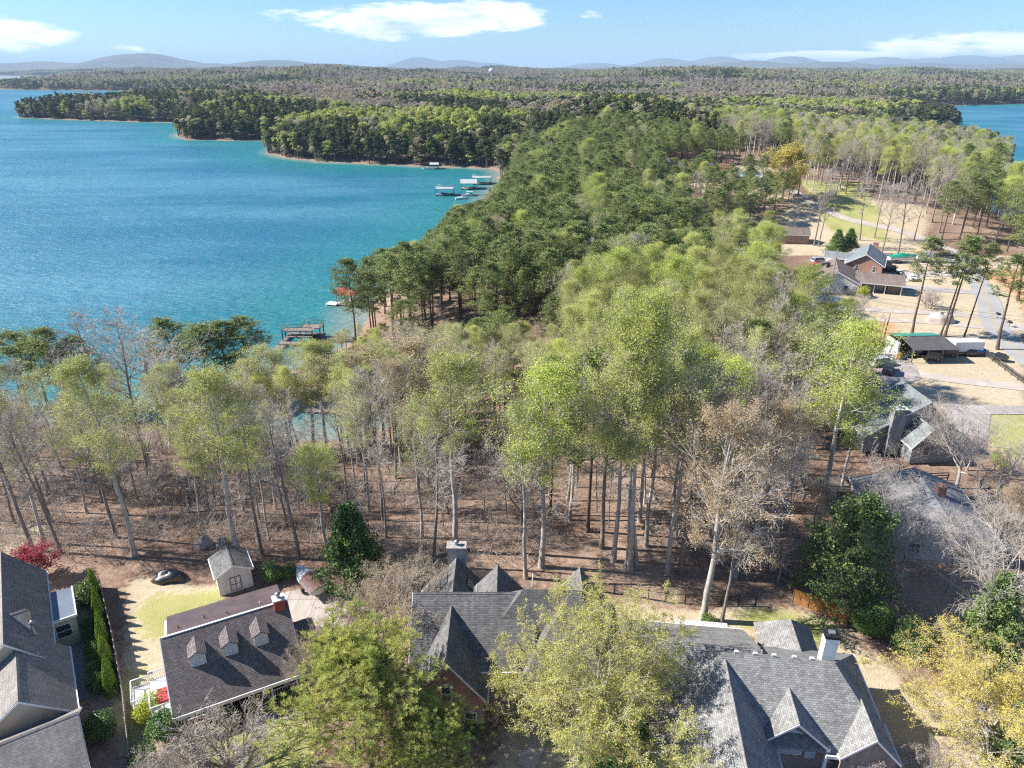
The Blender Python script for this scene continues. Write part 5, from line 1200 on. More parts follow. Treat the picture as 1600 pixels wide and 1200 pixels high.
def proto(key, S_, bark, twig, leafparts, leafm, cut=2, sides=(7, 4), H=1):
    lo, hi = split(S_, cut)
    tv, tf = tube_arrays([s for s in lo if s[4] == 0], sides[0]); t2v, t2f = tube_arrays([s for s in lo if s[4] > 0], 5)
    tm = fast_mesh('trunk', [(tv, tf, 0), (t2v, t2f, 0)], [M[bark]])
    parts = []; hv, hf = tube_arrays(hi, 3)
    if len(hf): parts.append((hv, hf, 0))
    for lp in leafparts: parts.append((lp[0], lp[1], 1))
    cm = fast_mesh('crown', parts, [M[twig], M[leafm]])
    return (tm, cm, H)

def k_poplar(leaf, per=5, size=.24, H=25, bark='bark_pale', thin=1.0, Rc=4.0, cb=.42, twig='twig', spread=.34):
    def f(k):
        r = np.random.RandomState(100 + k); S_ = tree_skel(200 + k * 7 + int(H * 3), H, .27, cb + .08 * (k % 3), Rc, 'spire', 24, 3, rmin=.018, ang=[0, 38, 40, 38, 40], up=[0, .09, .07, .05, .03])
        return proto('', S_, bark, twig, [leaves_for(S_, r, per, size, spread, thin=thin)], leaf, cut=2, H=H)
    return f
make_kind('poplar', 4, k_poplar('leaf_spring', per=12, size=.14))
make_kind('poplar_bright', 3, k_poplar('leaf_bright', H=22, Rc=4.3, per=11, size=.145))
make_kind('poplar_pale', 3, k_poplar('leaf_pale', H=23, Rc=4.0, per=5, size=.15))
make_kind('tan', 3, k_poplar('leaf_tan', H=17, Rc=4.2, per=6, size=.16, cb=.3, bark='bark_grey'))
def k_bare(H=21, Rc=4.2, bark='bark_grey', twig='twig', cb=.38, style='spire', nl=22, lv=4, leaf='leaf_tan', buds=0, r0=.24):
    def f(k):
        r = np.random.RandomState(300 + k); S_ = tree_skel(400 + k * 11 + int(H), H, r0, cb, Rc, style, nl, lv, rmin=.014, kids=[0, 1.7, 1.6, 1.4, 0], ang=[0, 42, 40, 38, 36], up=[0, .09, .07, .05, .04])
        lp = [leaves_for(S_, r, 3 if buds == 1.0 else 1, .15, .25, thin=buds)] if buds else []
        return proto('', S_, bark, twig, lp, leaf, cut=2, H=H)
    return f
make_kind('bare', 4, k_bare())
make_kind('bare_white', 3, k_bare(H=17, Rc=5.6, bark='bark_white', twig='twig_pale', cb=.3, style='oak', nl=9, buds=.35, r0=.3))
make_kind('sapling', 3, k_bare(H=8, Rc=2.2, cb=.3, nl=13, lv=3, r0=.07))
make_kind('crape', 2, k_bare(H=4.5, Rc=2.4, cb=.12, style='oak', nl=10, lv=4, r0=.12))
def k_pine(H=23, Rc=4.2, cb=.42, nl=38, per=10, size=.42, width=.32, spread=.5, leaf='leaf_pine', r0=.24, lv=2, sides=(7, 4), **kw):
    def f(k):
        r = np.random.RandomState(500 + k); S_ = tree_skel(600 + k * 13 + int(H * 2), H, r0, cb + .05 * (k % 3), Rc, 'pine', nl, lv, rmin=.02, kids=[0, 1.8, 1.5, 1, 0], up=[0, .03, .08, .05, 0], ang=[0, 48, 45, 40, 40], **kw)
        return proto('', S_, 'bark_pine', 'bark_pine', [needles_for(S_, r, per, size, width, spread)], leaf, cut=2, H=H)
    return f
make_kind('pine', 5, k_pine())
make_kind('pine_tall', 2, k_pine(H=25, Rc=3.0, cb=.55, nl=26, per=10, size=.4))
def k_cone(H=11, Rc=3.6, leaf='leaf_dark', per=12, size=.3, nl=90, cb=.04, asp=.55, rough=(.9, 1.08)):
    def f(k):
        r = np.random.RandomState(700 + k); S_ = tree_skel(800 + k * 17, H, .18, cb, Rc, 'cone', nl, 2, n=[1, 4, 2, 2], kids=[0, 1.3, 1, 0], rmin=.02, up=[0, .02, .03, 0], rough=rough)
        return proto('', S_, 'bark_grey', 'bark_grey', [leaves_for(S_, r, per, size, .26, aspect=asp, levs=1)], leaf, cut=1, H=H)
    return f
make_kind('cedar', 2, k_cone()); make_kind('ever_tree', 2, k_cone(H=12, Rc=4.6, leaf='leaf_ever', nl=75, rough=(.55, 1.15), per=14, size=.27)); make_kind('cedar_tall', 1, k_cone(H=14, Rc=3.4, leaf='leaf_ever', nl=80))
def shrub_proto(seed, rx, rz, leaf, n=2600, size=.11, lumps=9):
    r = np.random.RandomState(seed); c = []; 
    L_ = [(np.array([math.cos(a) * rx * .45, math.sin(a) * rx * .45, rz * r.uniform(.45, .75)]), rx * r.uniform(.45, .65), rz * r.uniform(.35, .45)) for a in r.rand(lumps) * 6.28] + [(np.array([0, 0, rz * .5]), rx * .8, rz * .5)]
    for cc, a, b in L_:
        d = r.normal(size=(n // len(L_), 3)); d /= np.linalg.norm(d, axis=1, keepdims=True); c.append(cc + d * np.array([a, a, b]) * r.uniform(.72, 1.03, (len(d), 1)))
    c = np.concatenate(c); c = c[c[:, 2] > .05]; nr = r.normal(size=c.shape) * .7 + (c - np.array([0, 0, rz * .4])) / rx
    lv = leaf_arrays(c, nr, size * r.uniform(.6, 1.4, len(c)), .6, r)
    st = [(np.array([0, 0, -.1]), np.array([math.cos(a) * rx * .5, math.sin(a) * rx * .5, rz * .7]), .05, .015, 1) for a in r.rand(7) * 6.28]
    tv, tf = tube_arrays(st, 4); return (fast_mesh('stem', [(tv, tf, 0)], [M['bark_grey']]), fast_mesh('foliage', [(lv[0], lv[1], 0)], [M[leaf]]), rz)
PROTO['box_shrub'] = [shrub_proto(1, .8, 1.3, 'leaf_ever'), shrub_proto(2, .85, 1.2, 'leaf_ever')]
PROTO['dark_shrub'] = [shrub_proto(3, 1.5, 2.4, 'leaf_dark', 4200, .16), shrub_proto(4, 1.4, 2.2, 'leaf_dark', 4200, .16)]
PROTO['gold_shrub'] = [shrub_proto(5, 1.3, 2.0, 'leaf_gold', 4200, .13)]
PROTO['ever_big'] = [shrub_proto(6, 2.6, 4.2, 'leaf_dark', 9000, .24, 14), shrub_proto(16, 2.4, 3.9, 'leaf_ever', 9000, .24, 14)]
def arbor(seed):
    r = np.random.RandomState(seed); n = 2600; z = r.rand(n) ** .9 * 3.2; rad = .62 * np.clip(1 - (z / 3.25) ** 1.7, 0, 1) ** .75 * np.clip(z * 3 + .5, 0, 1); a = r.rand(n) * 6.283
    c = np.stack([np.cos(a) * rad, np.sin(a) * rad, z], 1) * r.uniform(.8, 1.05, (n, 1)) * np.array([1, 1, 1]); nr = np.stack([np.cos(a), np.sin(a), r.normal(size=n) * .5 + .3], 1) + r.normal(size=(n, 3)) * .4
    lv = leaf_arrays(c, nr, .15 * r.uniform(.7, 1.4, n), .5, r, up=np.stack([r.normal(size=n) * .2, r.normal(size=n) * .2, np.ones(n)], 1))
    tv, tf = tube_arrays([(np.array([0, 0, -.1]), np.array([0, 0, 2.6]), .06, .02, 0)], 5); return (fast_mesh('trunk', [(tv, tf, 0)], [M['bark_grey']]), fast_mesh('foliage', [(lv[0], lv[1], 0)], [M['leaf_arbor']]), 3.2)
M['leaf_arbor'] = leafmat('bright_conifer_leaf', (.16, .28, .03), (.28, .38, .06), trans=.1)
PROTO['arborvitae'] = [arbor(1), arbor(2)]

PROTO['white_tall'] = [k_bare(H=22, Rc=6.0, bark='bark_white', twig='twig_pale', cb=.32, nl=26, buds=1.0, r0=.34)(9)]
PROTO['redbud'] = [k_poplar('leaf_redbud', per=4, size=.14, H=9, Rc=3, cb=.2, thin=.6)(0)]
CNT = {}
def plant(name, key, x, y, label, cat, group=None, H=None, sc=None, rz=None, z=None, var=None, tilt=(0, 0), sxy=1.0, parts=('trunk', 'crown')):
    k = CNT.get(key, 0); CNT[key] = k + 1
    pr = PROTO[key][(k if var is None else var) % len(PROTO[key])]
    s = (H / pr[2]) if H else (sc or 1.0)
    r = bpy.data.objects.new(name, None); COL.objects.link(r); r.empty_display_size = .5
    r.location = (x, y, (gz(x, y) if z is None else z) - .08); r.rotation_euler = (tilt[0], tilt[1], random.uniform(0, 6.28) if rz is None else rz)
    r.scale = (s * sxy, s * sxy, s)
    tag(r, label, cat, group)
    for me, nm in zip(pr[:2], parts):
        o = bpy.data.objects.new(nm, me); COL.objects.link(o); o.parent = r
    return r

# ------------------------------------------------------------------ trees that one can point to
def hgt(x, ybase, ytop):
    """height of a tree from the photo rows of its foot and top"""
    a = pg(x, ybase); d = math.atan((ytop - 600) / FPX) + PITCH
    return CAMZ - a[1] * math.tan(d) - a[2]
TAKEN = []
def known(name, key, cat, label, xb, yb, ytop, **k):
    a = pg(xb, yb); H = max(2.0, hgt(xb, yb, ytop)); TAKEN.append((a[0], a[1], 2.6)); return plant(name, key, a[0], a[1], label, cat, H=H, z=a[2], **k)
kn = known
kn('budding_tree', 'poplar', 'tree', 'tall leaning tree with sparse yellow-green buds, nearest the lake on the left', 212, 872, 560, tilt=(0, R(-6)), sxy=1.15)
kn('budding_tree', 'poplar', 'tree', 'tall tree with a yellow-green crown rising beside the garden shed', 378, 878, 572, tilt=(0, R(-3)), sxy=1.25)
kn('budding_tree', 'poplar', 'tree', 'tall pale-trunked tree with light green buds above the brick house chimney', 712, 862, 560, tilt=(0, R(-1)), sxy=1.35)
kn('budding_tree', 'poplar_bright', 'tree', 'tall green-budding tree rising right of the brick house chimney', 846, 888, 578, sxy=1.15)
kn('budding_tree', 'poplar_bright', 'tree', 'small bright lime tree left of the dark cone-shaped evergreen', 511, 858, 706, sxy=1.35)
kn('budding_tree', 'poplar', 'tree', 'leftmost of the three pale trunks growing together', 979, 888, 495, sxy=.8, tilt=(0, R(-3)))
kn('budding_tree', 'poplar_bright', 'tree', 'middle of the three pale trunks growing together', 985, 891, 480, sxy=.8)
kn('budding_tree', 'poplar', 'tree', 'rightmost of the three pale trunks growing together', 994, 888, 505, sxy=.85, tilt=(0, R(4)))
kn('budding_tree', 'poplar_bright', 'tree', 'lone leaning tree with bright green crown over the blue-grey roof', 1279, 795, 512, tilt=(0, R(1)), sxy=1.25)
kn('budding_tree', 'poplar_bright', 'tree', 'smaller green tree in front of the blue-grey roofed house', 1311, 785, 610, sxy=1.1)
kn('bare_tree', 'white_tall', 'tree', 'big whitish tree with tan buds behind the grey patio roof', 1098, 972, 655, sxy=1.0, tilt=(0, R(4)))
kn('bare_tree', 'bare', 'tree', 'thin dark trunk just right of the big whitish tree', 1127, 978, 760)
kn('bare_tree', 'bare_white', 'tree', 'whitish spreading tree with twisted limbs near the orange fence', 1148, 905, 700)
for x, y, t, key, lb in ((52, 864, 600, 'bare', 'first bare tree from the left edge, beside the red maple'), (95, 866, 650, 'bare', 'second bare tree from the left edge, behind the red maple'), (70, 852, 620, 'poplar_pale', 'pale thin tree between the two bare trees at the left'),
                        (182, 842, 600, 'bare', 'bare tree left of the leaning budding tree'), (233, 744, 490, 'bare', 'dark bare trunk by the lake, right of the leaning budding tree'), (268, 700, 490, 'bare_white', 'pale bare tree standing against the lake'),
                        (313, 820, 668, 'poplar', 'slim budding tree left of the shed tree'), (410, 870, 640, 'bare', 'dark thin tree behind the garden shed'), (468, 874, 640, 'bare', 'slender grey tree between shed and cone-shaped evergreen'),
                        (678, 886, 650, 'bare', 'bare tree left of the brick house chimney'), (604, 842, 690, 'bare', 'thin bare tree behind the cone-shaped evergreen'), (660, 840, 640, 'poplar_pale', 'pale thin tree in the middle of the wood floor'),
                        (822, 905, 640, 'poplar_pale', 'slim tree with pale buds touching the brick house roof line'), (918, 834, 545, 'pine', 'dark straight pine left of the three pale trunks'), (940, 858, 560, 'bare', 'thin bare trunk right of the dark straight pine'),
                        (958, 880, 560, 'poplar_pale', 'slender trunk just left of the three pale trunks'), (1043, 896, 560, 'poplar_pale', 'straight grey trunk right of the three pale trunks'), (1064, 895, 600, 'tan', 'tan-budding tree near the black metal fence'),
                        (1052, 788, 520, 'poplar', 'green-budding tree farther back, right of the three pale trunks'), (1078, 820, 560, 'poplar_bright', 'lime-green tree behind the big whitish tree'), (890, 815, 560, 'poplar', 'yellow-green tree left of the dark straight pine'),
                        (1190, 800, 640, 'tan', 'tan budding tree left of the dark broad evergreen'), (1230, 760, 600, 'bare', 'bare grey tree at the wood edge by the low rail fence'), (1215, 840, 640, 'bare_white', 'pale branching tree beside the dark broad evergreen')):
    cat = {'pine': 'pine'}.get(key, 'tree'); nm = {'pine': 'pine_tree', 'bare': 'bare_tree', 'bare_white': 'bare_tree'}.get(key, 'budding_tree')
    kn(nm, key, cat, lb, x, y, t)
# pines by the right-hand drives
for x, y, t, lb, sx_ in ((1425, 521, 368, 'lone tall pine in front of the green-roofed workshop, left one', 1.35), (1469, 525, 372, 'tall bare-stemmed pine behind the workshop, middle left', 1.1), (1476, 526, 366, 'tall pine behind the workshop with the widest crown', 1.35), (1506, 526, 380, 'leaning tall pine at the right end of the workshop row', 1.0),
                        (1558, 547, 396, 'tall pine beside the road with a full green crown', 1.7), (1590, 470, 330, 'tall green pine at the right edge beyond the road', 1.6)):
    kn('pine_tree', 'pine_tall', 'pine', lb, x, y, t, sxy=sx_)
kn('evergreen_tree', 'cedar', 'evergreen tree', 'dense dark green cone-shaped evergreen beside the driveway', 558, 925, 795, sxy=1.05)
kn('evergreen_tree', 'ever_tree', 'evergreen tree', 'big dark broad evergreen behind the orange fence', 1300, 945, 772, sxy=1.05)
kn('evergreen_tree', 'cedar_tall', 'evergreen tree', 'tall mid-green evergreen at the right edge above the yellow tree', 1532, 1045, 905, sxy=1.25)
kn('evergreen_tree', 'cedar', 'evergreen tree', 'dark evergreen pair behind the ranch house, left one', 1303, 402, 358, sxy=1.1)
kn('evergreen_tree', 'cedar', 'evergreen tree', 'dark evergreen pair behind the ranch house, right one', 1326, 400, 357, sxy=1.1)
kn('evergreen_tree', 'cedar_tall', 'evergreen tree', 'evergreen cut by the lower right corner below the yellow tree', 1590, 1220, 1090, sxy=1.2)
for x, y, H_, lb in ((1355, 985, 3.6, 'dark glossy shrub right of the orange fence, larger one'), (1422, 1020, 3.4, 'dark glossy shrub right of the orange fence, smaller rounded one'), (960, 1215, 5.0, 'dark glossy evergreen at the bottom edge, under the yellow-green oak')):
    a = px(x, y, 8); plant('evergreen_shrub', 'ever_big', a[0], a[1], lb, 'shrub', H=H_, z=8, parts=('stem', 'foliage'))
for x, y, key, H_, lb in ((238, 1122, 'gold_shrub', 2.3, 'golden rounded shrub at the left end of the dormer house'), (262, 1152, 'dark_shrub', 2.6, 'dark bluish shrub at the front left corner of the dormer house'), (408, 1112, 'box_shrub', 1.7, 'light green round shrub in front of the porch steps'),
                          (358, 1128, 'box_shrub', 1.5, 'small green shrub under the left half of the porch'), (452, 1100, 'box_shrub', 1.3, 'dark low shrub at the right end of the porch'), (1105, 982, 'box_shrub', 1.5, 'round yellowish shrub at the foot of the big whitish tree'), (428, 905, 'dark_shrub', 2.0, 'loose green shrub right of the garden shed'),
                          (455, 900, 'dark_shrub', 1.6, 'low green shrub between the shed and the covered boat'), (660, 912, 'dark_shrub', 1.8, 'dark clipped shrub behind the left end of the brick house'), (1347, 464, 'gold_shrub', 2.6, 'round green shrub at the corner of the ranch house'), (1065, 1190, 'gold_shrub', 2.0, 'yellow-green shrub strip left of the grey gabled house'),
                          (1075, 1150, 'box_shrub', 1.6, 'small green shrub beside the white unit left of the gabled house'), (1570, 738, 'gold_shrub', 1.6, 'bright green hedge piece on the grass at the right edge'), (1556, 722, 'gold_shrub', 1.5, 'bright green hedge piece above the other on the right grass'), (160, 1150, 'dark_shrub', 2.4, 'pale leaved shrub at the lower end of the grey board fence'),
                          (740, 1150, 'box_shrub', 1.6, 'blue-green shrub at the foot of the brick gable'), (225, 1195, 'dark_shrub', 1.8, 'green shrub at the bottom edge right of the grey board fence')):
    a = px(x, y, 8); plant('shrub', key, a[0], a[1], lb, 'shrub', H=H_, z=8, parts=('stem', 'foliage'))
for k in range(14):
    t = k / 13; x, y = 150 + 26 * t, 925 + 158 * t; a = px(x, y, 8)
    plant('arborvitae', 'arborvitae', a[0], a[1], ['pointed evergreen at the far end of the row along the grey fence', 'pointed bright evergreen in the row along the grey fence', 'pointed evergreen at the near end of the row along the grey fence'][0 if k == 0 else 2 if k == 13 else 1], 'conifer', 'pointed evergreens along the grey board fence', sc=1.0 + .12 * math.sin(k * 2.1), z=8, parts=('trunk', 'foliage'))
for k in range(8):
    t = k / 7; x, y = 141 + 13 * t, 985 + 95 * t; a = px(x, y, 8)
    plant('shrub', 'dark_shrub', a[0], a[1], 'dark rounded shrub in the shaded row between path and pointed evergreens', 'shrub', 'shaded shrubs between the path and the pointed evergreens', H=1.5 + .2 * math.sin(k * 3), z=8, parts=('stem', 'foliage'), sxy=.8)
a = px(131, 945, 8); plant('shrub', 'box_shrub', a[0], a[1], 'tall clipped grey-green hedge block beside the tan house', 'shrub', H=2.6, z=8, parts=('stem', 'foliage'))
PROTO['maple'] = [k_poplar('leaf_red', per=5, size=.2, H=4.5, Rc=2.4, cb=.15, spread=.22)(0)]
kn('red_maple', 'maple', 'tree', 'small crimson-leaved tree behind the tan house', 58, 905, 868, sxy=1.5)
# foreground crowns
def k_big(leaf, seed, H, Rc, per, size, bark='bark_pale', nl=11, thin=1.0, lv=4, twig='twig', cb=.22):
    r = np.random.RandomState(seed); S_ = tree_skel(seed, H, .34, cb, Rc, 'oak', nl, lv, rmin=.012, kids=[0, 2.1, 1.9, 1.6, 0], n=[1, 5, 4, 3, 2], up=[0, .07, .06, .04, .03])
    return proto('', S_, bark, twig, [leaves_for(S_, r, per, size, .13, thin=thin, levs=3)], leaf, cut=3, sides=(10, 4), H=H)
PROTO['oak_big'] = [k_big('leaf_olive', 31, 13.5, 9.2, 9, .135)]
PROTO['yellow_big'] = [k_big('leaf_yellow', 37, 11, 8.2, 6, .13, bark='bark_white', thin=.9)]
PROTO['tan_big'] = [k_big('leaf_tan', 41, 9.5, 6.0, 3, .11, thin=.8)]
PROTO['bare_small'] = [k_big('leaf_tan', 43, 5.2, 4.2, 1, .10, bark='bark_grey', thin=.25, nl=12, cb=.1)]
PROTO['white_big'] = [k_big('leaf_tan', 47, 15, 9.5, 1, .13, bark='bark_white', thin=.16, nl=11, twig='twig_pale', cb=.2)]
def near_pine(seed, H=15, Rc=6.6):
    r = np.random.RandomState(seed); S_ = tree_skel(seed, H, .3, .3, Rc, 'pine', 60, 3, rmin=.02, kids=[0, 2.0, 1.7, 1.2, 0], up=[0, .05, .1, .09, 0], ang=[0, 48, 45, 40, 40], n=[1, 5, 3, 2])
    T = [t for t in S_.tips]; c0 = np.repeat(np.array([t[0] for t in T]), 46, 0); n = len(c0)
    d = r.normal(size=(n, 3)); d[:, 2] = np.abs(d[:, 2]) * 1.1 + .1; d /= np.linalg.norm(d, axis=1, keepdims=True); c = c0 + d * r.uniform(.06, .3, (n, 1))
    lp = leaf_arrays(c, np.cross(d, r.normal(size=(n, 3))) + np.array([0, 0, .4]), .36 * r.uniform(.7, 1.2, n), .11, r, up=d)
    return proto('', S_, 'bark_pine', 'bark_pine', [lp], 'leaf_pine_near', cut=2, sides=(10, 4), H=H)
PROTO['pine_near'] = [near_pine(51)]
def fg(name, key, cat, lb, X, Y, H, rz, sxy=1.0): return plant(name, key, X, Y, lb, cat, H=H, rz=rz, z=8.0, sxy=sxy)
fg('oak_tree', 'oak_big', 'tree', 'big spreading tree with yellow-green buds in front of the brick house', 6.8, 41.0, 10.3, .6, 1.22)
fg('pine_tree', 'pine_near', 'pine', 'big foreground pine with yellow-tipped tufts left of the brick gable', -11.4, 40.0, 12.2, 1.0, 1.12)
fg('pine_tree', 'pine_near', 'pine', 'lower foreground pine at the bottom edge with loose yellow-green tufts', -6.0, 37.2, 8.6, 3.0, .95)
fg('budding_tree', 'tan_big', 'tree', 'rounded tan-budding tree between driveway and brick house', -11.6, 52.4, 8.6, 2.0, .95)
fg('budding_tree', 'tan_big', 'tree', 'small rust-tinged tree between dormer house and foreground pine', -16.6, 48.0, 6.0, .3, .8)
fg('bare_tree', 'bare_small', 'tree', 'low bare pinkish tree in front of the dormer house porch', -22.6, 39.2, 4.8, 1.1, 1.1)
fg('yellow_tree', 'yellow_big', 'tree', 'spreading tree covered in yellow catkins at the lower right', 38.6, 41.0, 7.4, .5, 1.3)
fg('bare_tree', 'white_big', 'tree', 'whitish bare tree reaching in from the right edge', 47.5, 56.0, 14.0, 2.2)
fg('bare_tree', 'white_big', 'tree', 'pale bare tree in front of the weathered roof', 41.0, 64.0, 12.0, 4.0, .9)
fg('bare_tree', 'white_big', 'tree', 'bare tree behind the weathered house towards the road', 60.0, 82.0, 12.0, 5.2, .9)
fg('bare_tree', 'bare_small', 'tree', 'low bare pinkish bush along the front of the gabled house, left one', 28.6, 37.9, 3.4, 1.6)
fg('bare_tree', 'bare_small', 'tree', 'low bare pinkish bush along the front of the gabled house, right one', 32.6, 38.6, 3.0, 4.1)
fg('bare_tree', 'bare_small', 'tree', 'low bare bush at the bottom edge left of the dormer house walk', -27.0, 37.6, 3.4, 2.4)
# clump in the yards
for x, y, H_, lb in ((1465, 700, 6, 'fan-shaped bare tree before the grey house, left one'), (1440, 715, 7, 'fan-shaped bare tree over the low rail fence'), (1400, 760, 8, 'leaning bare tree above the weathered roof'), (1510, 735, 7, 'bare tree right of the grey house'), (1560, 770, 8, 'bare tree beside the bright hedge'), (1590, 830, 9, 'tangled bare tree at the right edge'),
                     (1530, 850, 8, 'tangled bare tree right of the weathered roof'), (1400, 905, 7, 'tangled bare tree below the weathered roof'), (1480, 925, 8, 'tangled bare tree above the dark glossy shrubs'), (1445, 480, 4.5, 'small pinkish bare tree left of the pines'), (1455, 482, 4.5, 'small grey bare tree left of the pines'), (1335, 462, 3.0, 'low bare shrub by the ranch house wall')):
    a = px(x, y, 8); TAKEN.append((a[0], a[1], 2)); plant('bare_tree', 'crape' if H_ < 5 else 'bare_white', a[0], a[1], lb, 'tree', H=H_, z=8, sxy=1.1)
PROTO['yellow_mid'] = [k_poplar('leaf_yellow', per=8, size=.42, H=15, Rc=6.5, cb=.1, spread=.5)(0)]
PROTO['purple'] = [k_poplar('leaf_purple', per=5, size=.4, H=7, Rc=3.5, cb=.1)(0)]
PROTO['pinktan'] = [k_poplar('leaf_pink', per=5, size=.4, H=10, Rc=5.0, cb=.1)(0)]
def mid(name, key, lb, x, y, ytop, **k): a = pg(x, y); plant(name, key, a[0], a[1], lb, 'tree', H=hgt(x, y, ytop), z=a[2], **k); TAKEN.append((a[0], a[1], 7))
mid('yellow_tree', 'yellow_mid', 'large golden-yellow tree beyond the pines, centre right', 1222, 312, 240, sxy=1.3)
mid('yellow_tree', 'yellow_mid', 'smaller golden tree near the right-hand inlet', 1335, 262, 222, sxy=1.2)
mid('blossom_tree', 'purple', 'small purple-blossomed tree in the far clearing', 1110, 276, 260, sxy=1.2)
mid('blossom_tree', 'pinktan', 'wide pinkish-tan tree in the far clearing', 1128, 292, 262, sxy=1.4)
mid('blossom_tree', 'pinktan', 'pale pinkish tree left of the purple one in the far clearing', 1078, 284, 260, sxy=1.1)
a = pg(395, 735); plant('redbud_tree', 'redbud', a[0], a[1], 'small dull red tree in the left wood', 'tree', H=8, z=a[2], sxy=1.2)
a = pg(722, 250); plant('redbud_tree', 'maple', a[0], a[1], 'small crimson tree on the far shaded bank', 'tree', H=6, z=a[2], sxy=1.3)

# ------------------------------------------------------------------ woods: individuals nearest, one mass beyond
rs = np.random.RandomState(11)
def sample(poly, spacing, seed, excl=()):
    """blue-noise points inside a world polygon on dry land"""
    r = np.random.RandomState(seed); P = np.array(poly); lo = P.min(0); hi = P.max(0); g = {}
    res = []; n = int((hi[0] - lo[0]) * (hi[1] - lo[1]) / spacing ** 2 * 6); c = r.rand(n, 2) * (hi - lo) + lo
    ok = inpoly(c[:, 0], c[:, 1], [tuple(p) for p in poly]) & (shore_dist(c[:, 0], c[:, 1]) + waves(c[:, 0], c[:, 1], 26, 3) * np.clip(c[:, 1] * .006, .6, 6) > 1.2)
    for p in c[ok]:
        k = (int(p[0] // spacing), int(p[1] // spacing))
        if any((p[0] - q[0]) ** 2 + (p[1] - q[1]) ** 2 < spacing ** 2 for i in (-1, 0, 1) for j in (-1, 0, 1) for q in g.get((k[0] + i, k[1] + j), ())): continue
        if any((p[0] - e[0]) ** 2 + (p[1] - e[1]) ** 2 < e[2] ** 2 for e in excl): continue
        g.setdefault(k, []).append(p); res.append(p)
    return np.array(res)
def clear_of(P, polys):
    k = np.ones(len(P), bool)
    for p in polys: k &= ~inpoly(P[:, 0], P[:, 1], p)
    return P[k]
NO = [polyp([(1232, 335), (1440, 345), (1450, 395), (1225, 400)], 10), polyp([(1250, 400), (1600, 400), (1700, 700), (1300, 800), (1370, 600), (1380, 545), (1240, 515)]), polyp([(1020, 262), (1240, 258), (1240, 300), (1040, 294)], 19)]
MARKS = [(-50, 161, 'the big wooden dock'), (-44, 190, 'the red canopy dock'), (-30, 240, 'the straight pine shore'), (-27, 290, 'the pale shoal'), (-28, 385, 'the outer docks'), (-12, 430, 'the cove corner'), (84, 172, 'the ranch house'), (93, 190, 'the red brick house'),
         (115, 290, 'the far clearing'), (60, 98, 'the blue-grey roof'), (50, 72, 'the weathered roof'), (80, 128, 'the workshop'), (125, 205, 'the bend of the road'), (-27, 123, 'the cove dock'), (-45, 128, 'the lake spit'), (-29, 63, 'the garden shed'), (-15, 61, 'the cone-shaped evergreen'),
         (-5.5, 60, 'the brick house chimney'), (10, 64, 'the three pale trunks'), (20, 58, 'the big whitish tree'), (34, 60, 'the orange fence'), (-50, 62, 'the crimson tree'), (-70, 112, 'the left shore'), (10, 110, 'the middle of the wood'), (40, 110, 'the bright green crowns'), (20, 160, 'the near edge of the pines'),
         (30, 240, 'the heart of the pine point'), (60, 330, 'the back of the pine point'), (70, 215, 'the inland edge of the pines'), (150, 260, 'the pale lawns'), (210, 300, 'the right-hand water'), (200, 420, 'the far inlet')]
TAKEN += [(-44, 190, 8), (-40, 181, 6), (-50, 161, 9), (-41, 163, 6), (-23, 396, 9), (-17, 412, 8), (-30, 372, 7), (-15, 385, 9), (60, 90, 9), (60, 84, 6)]
WOODS = []   # (x, y, key, H, sxy, name, cat, label, group)
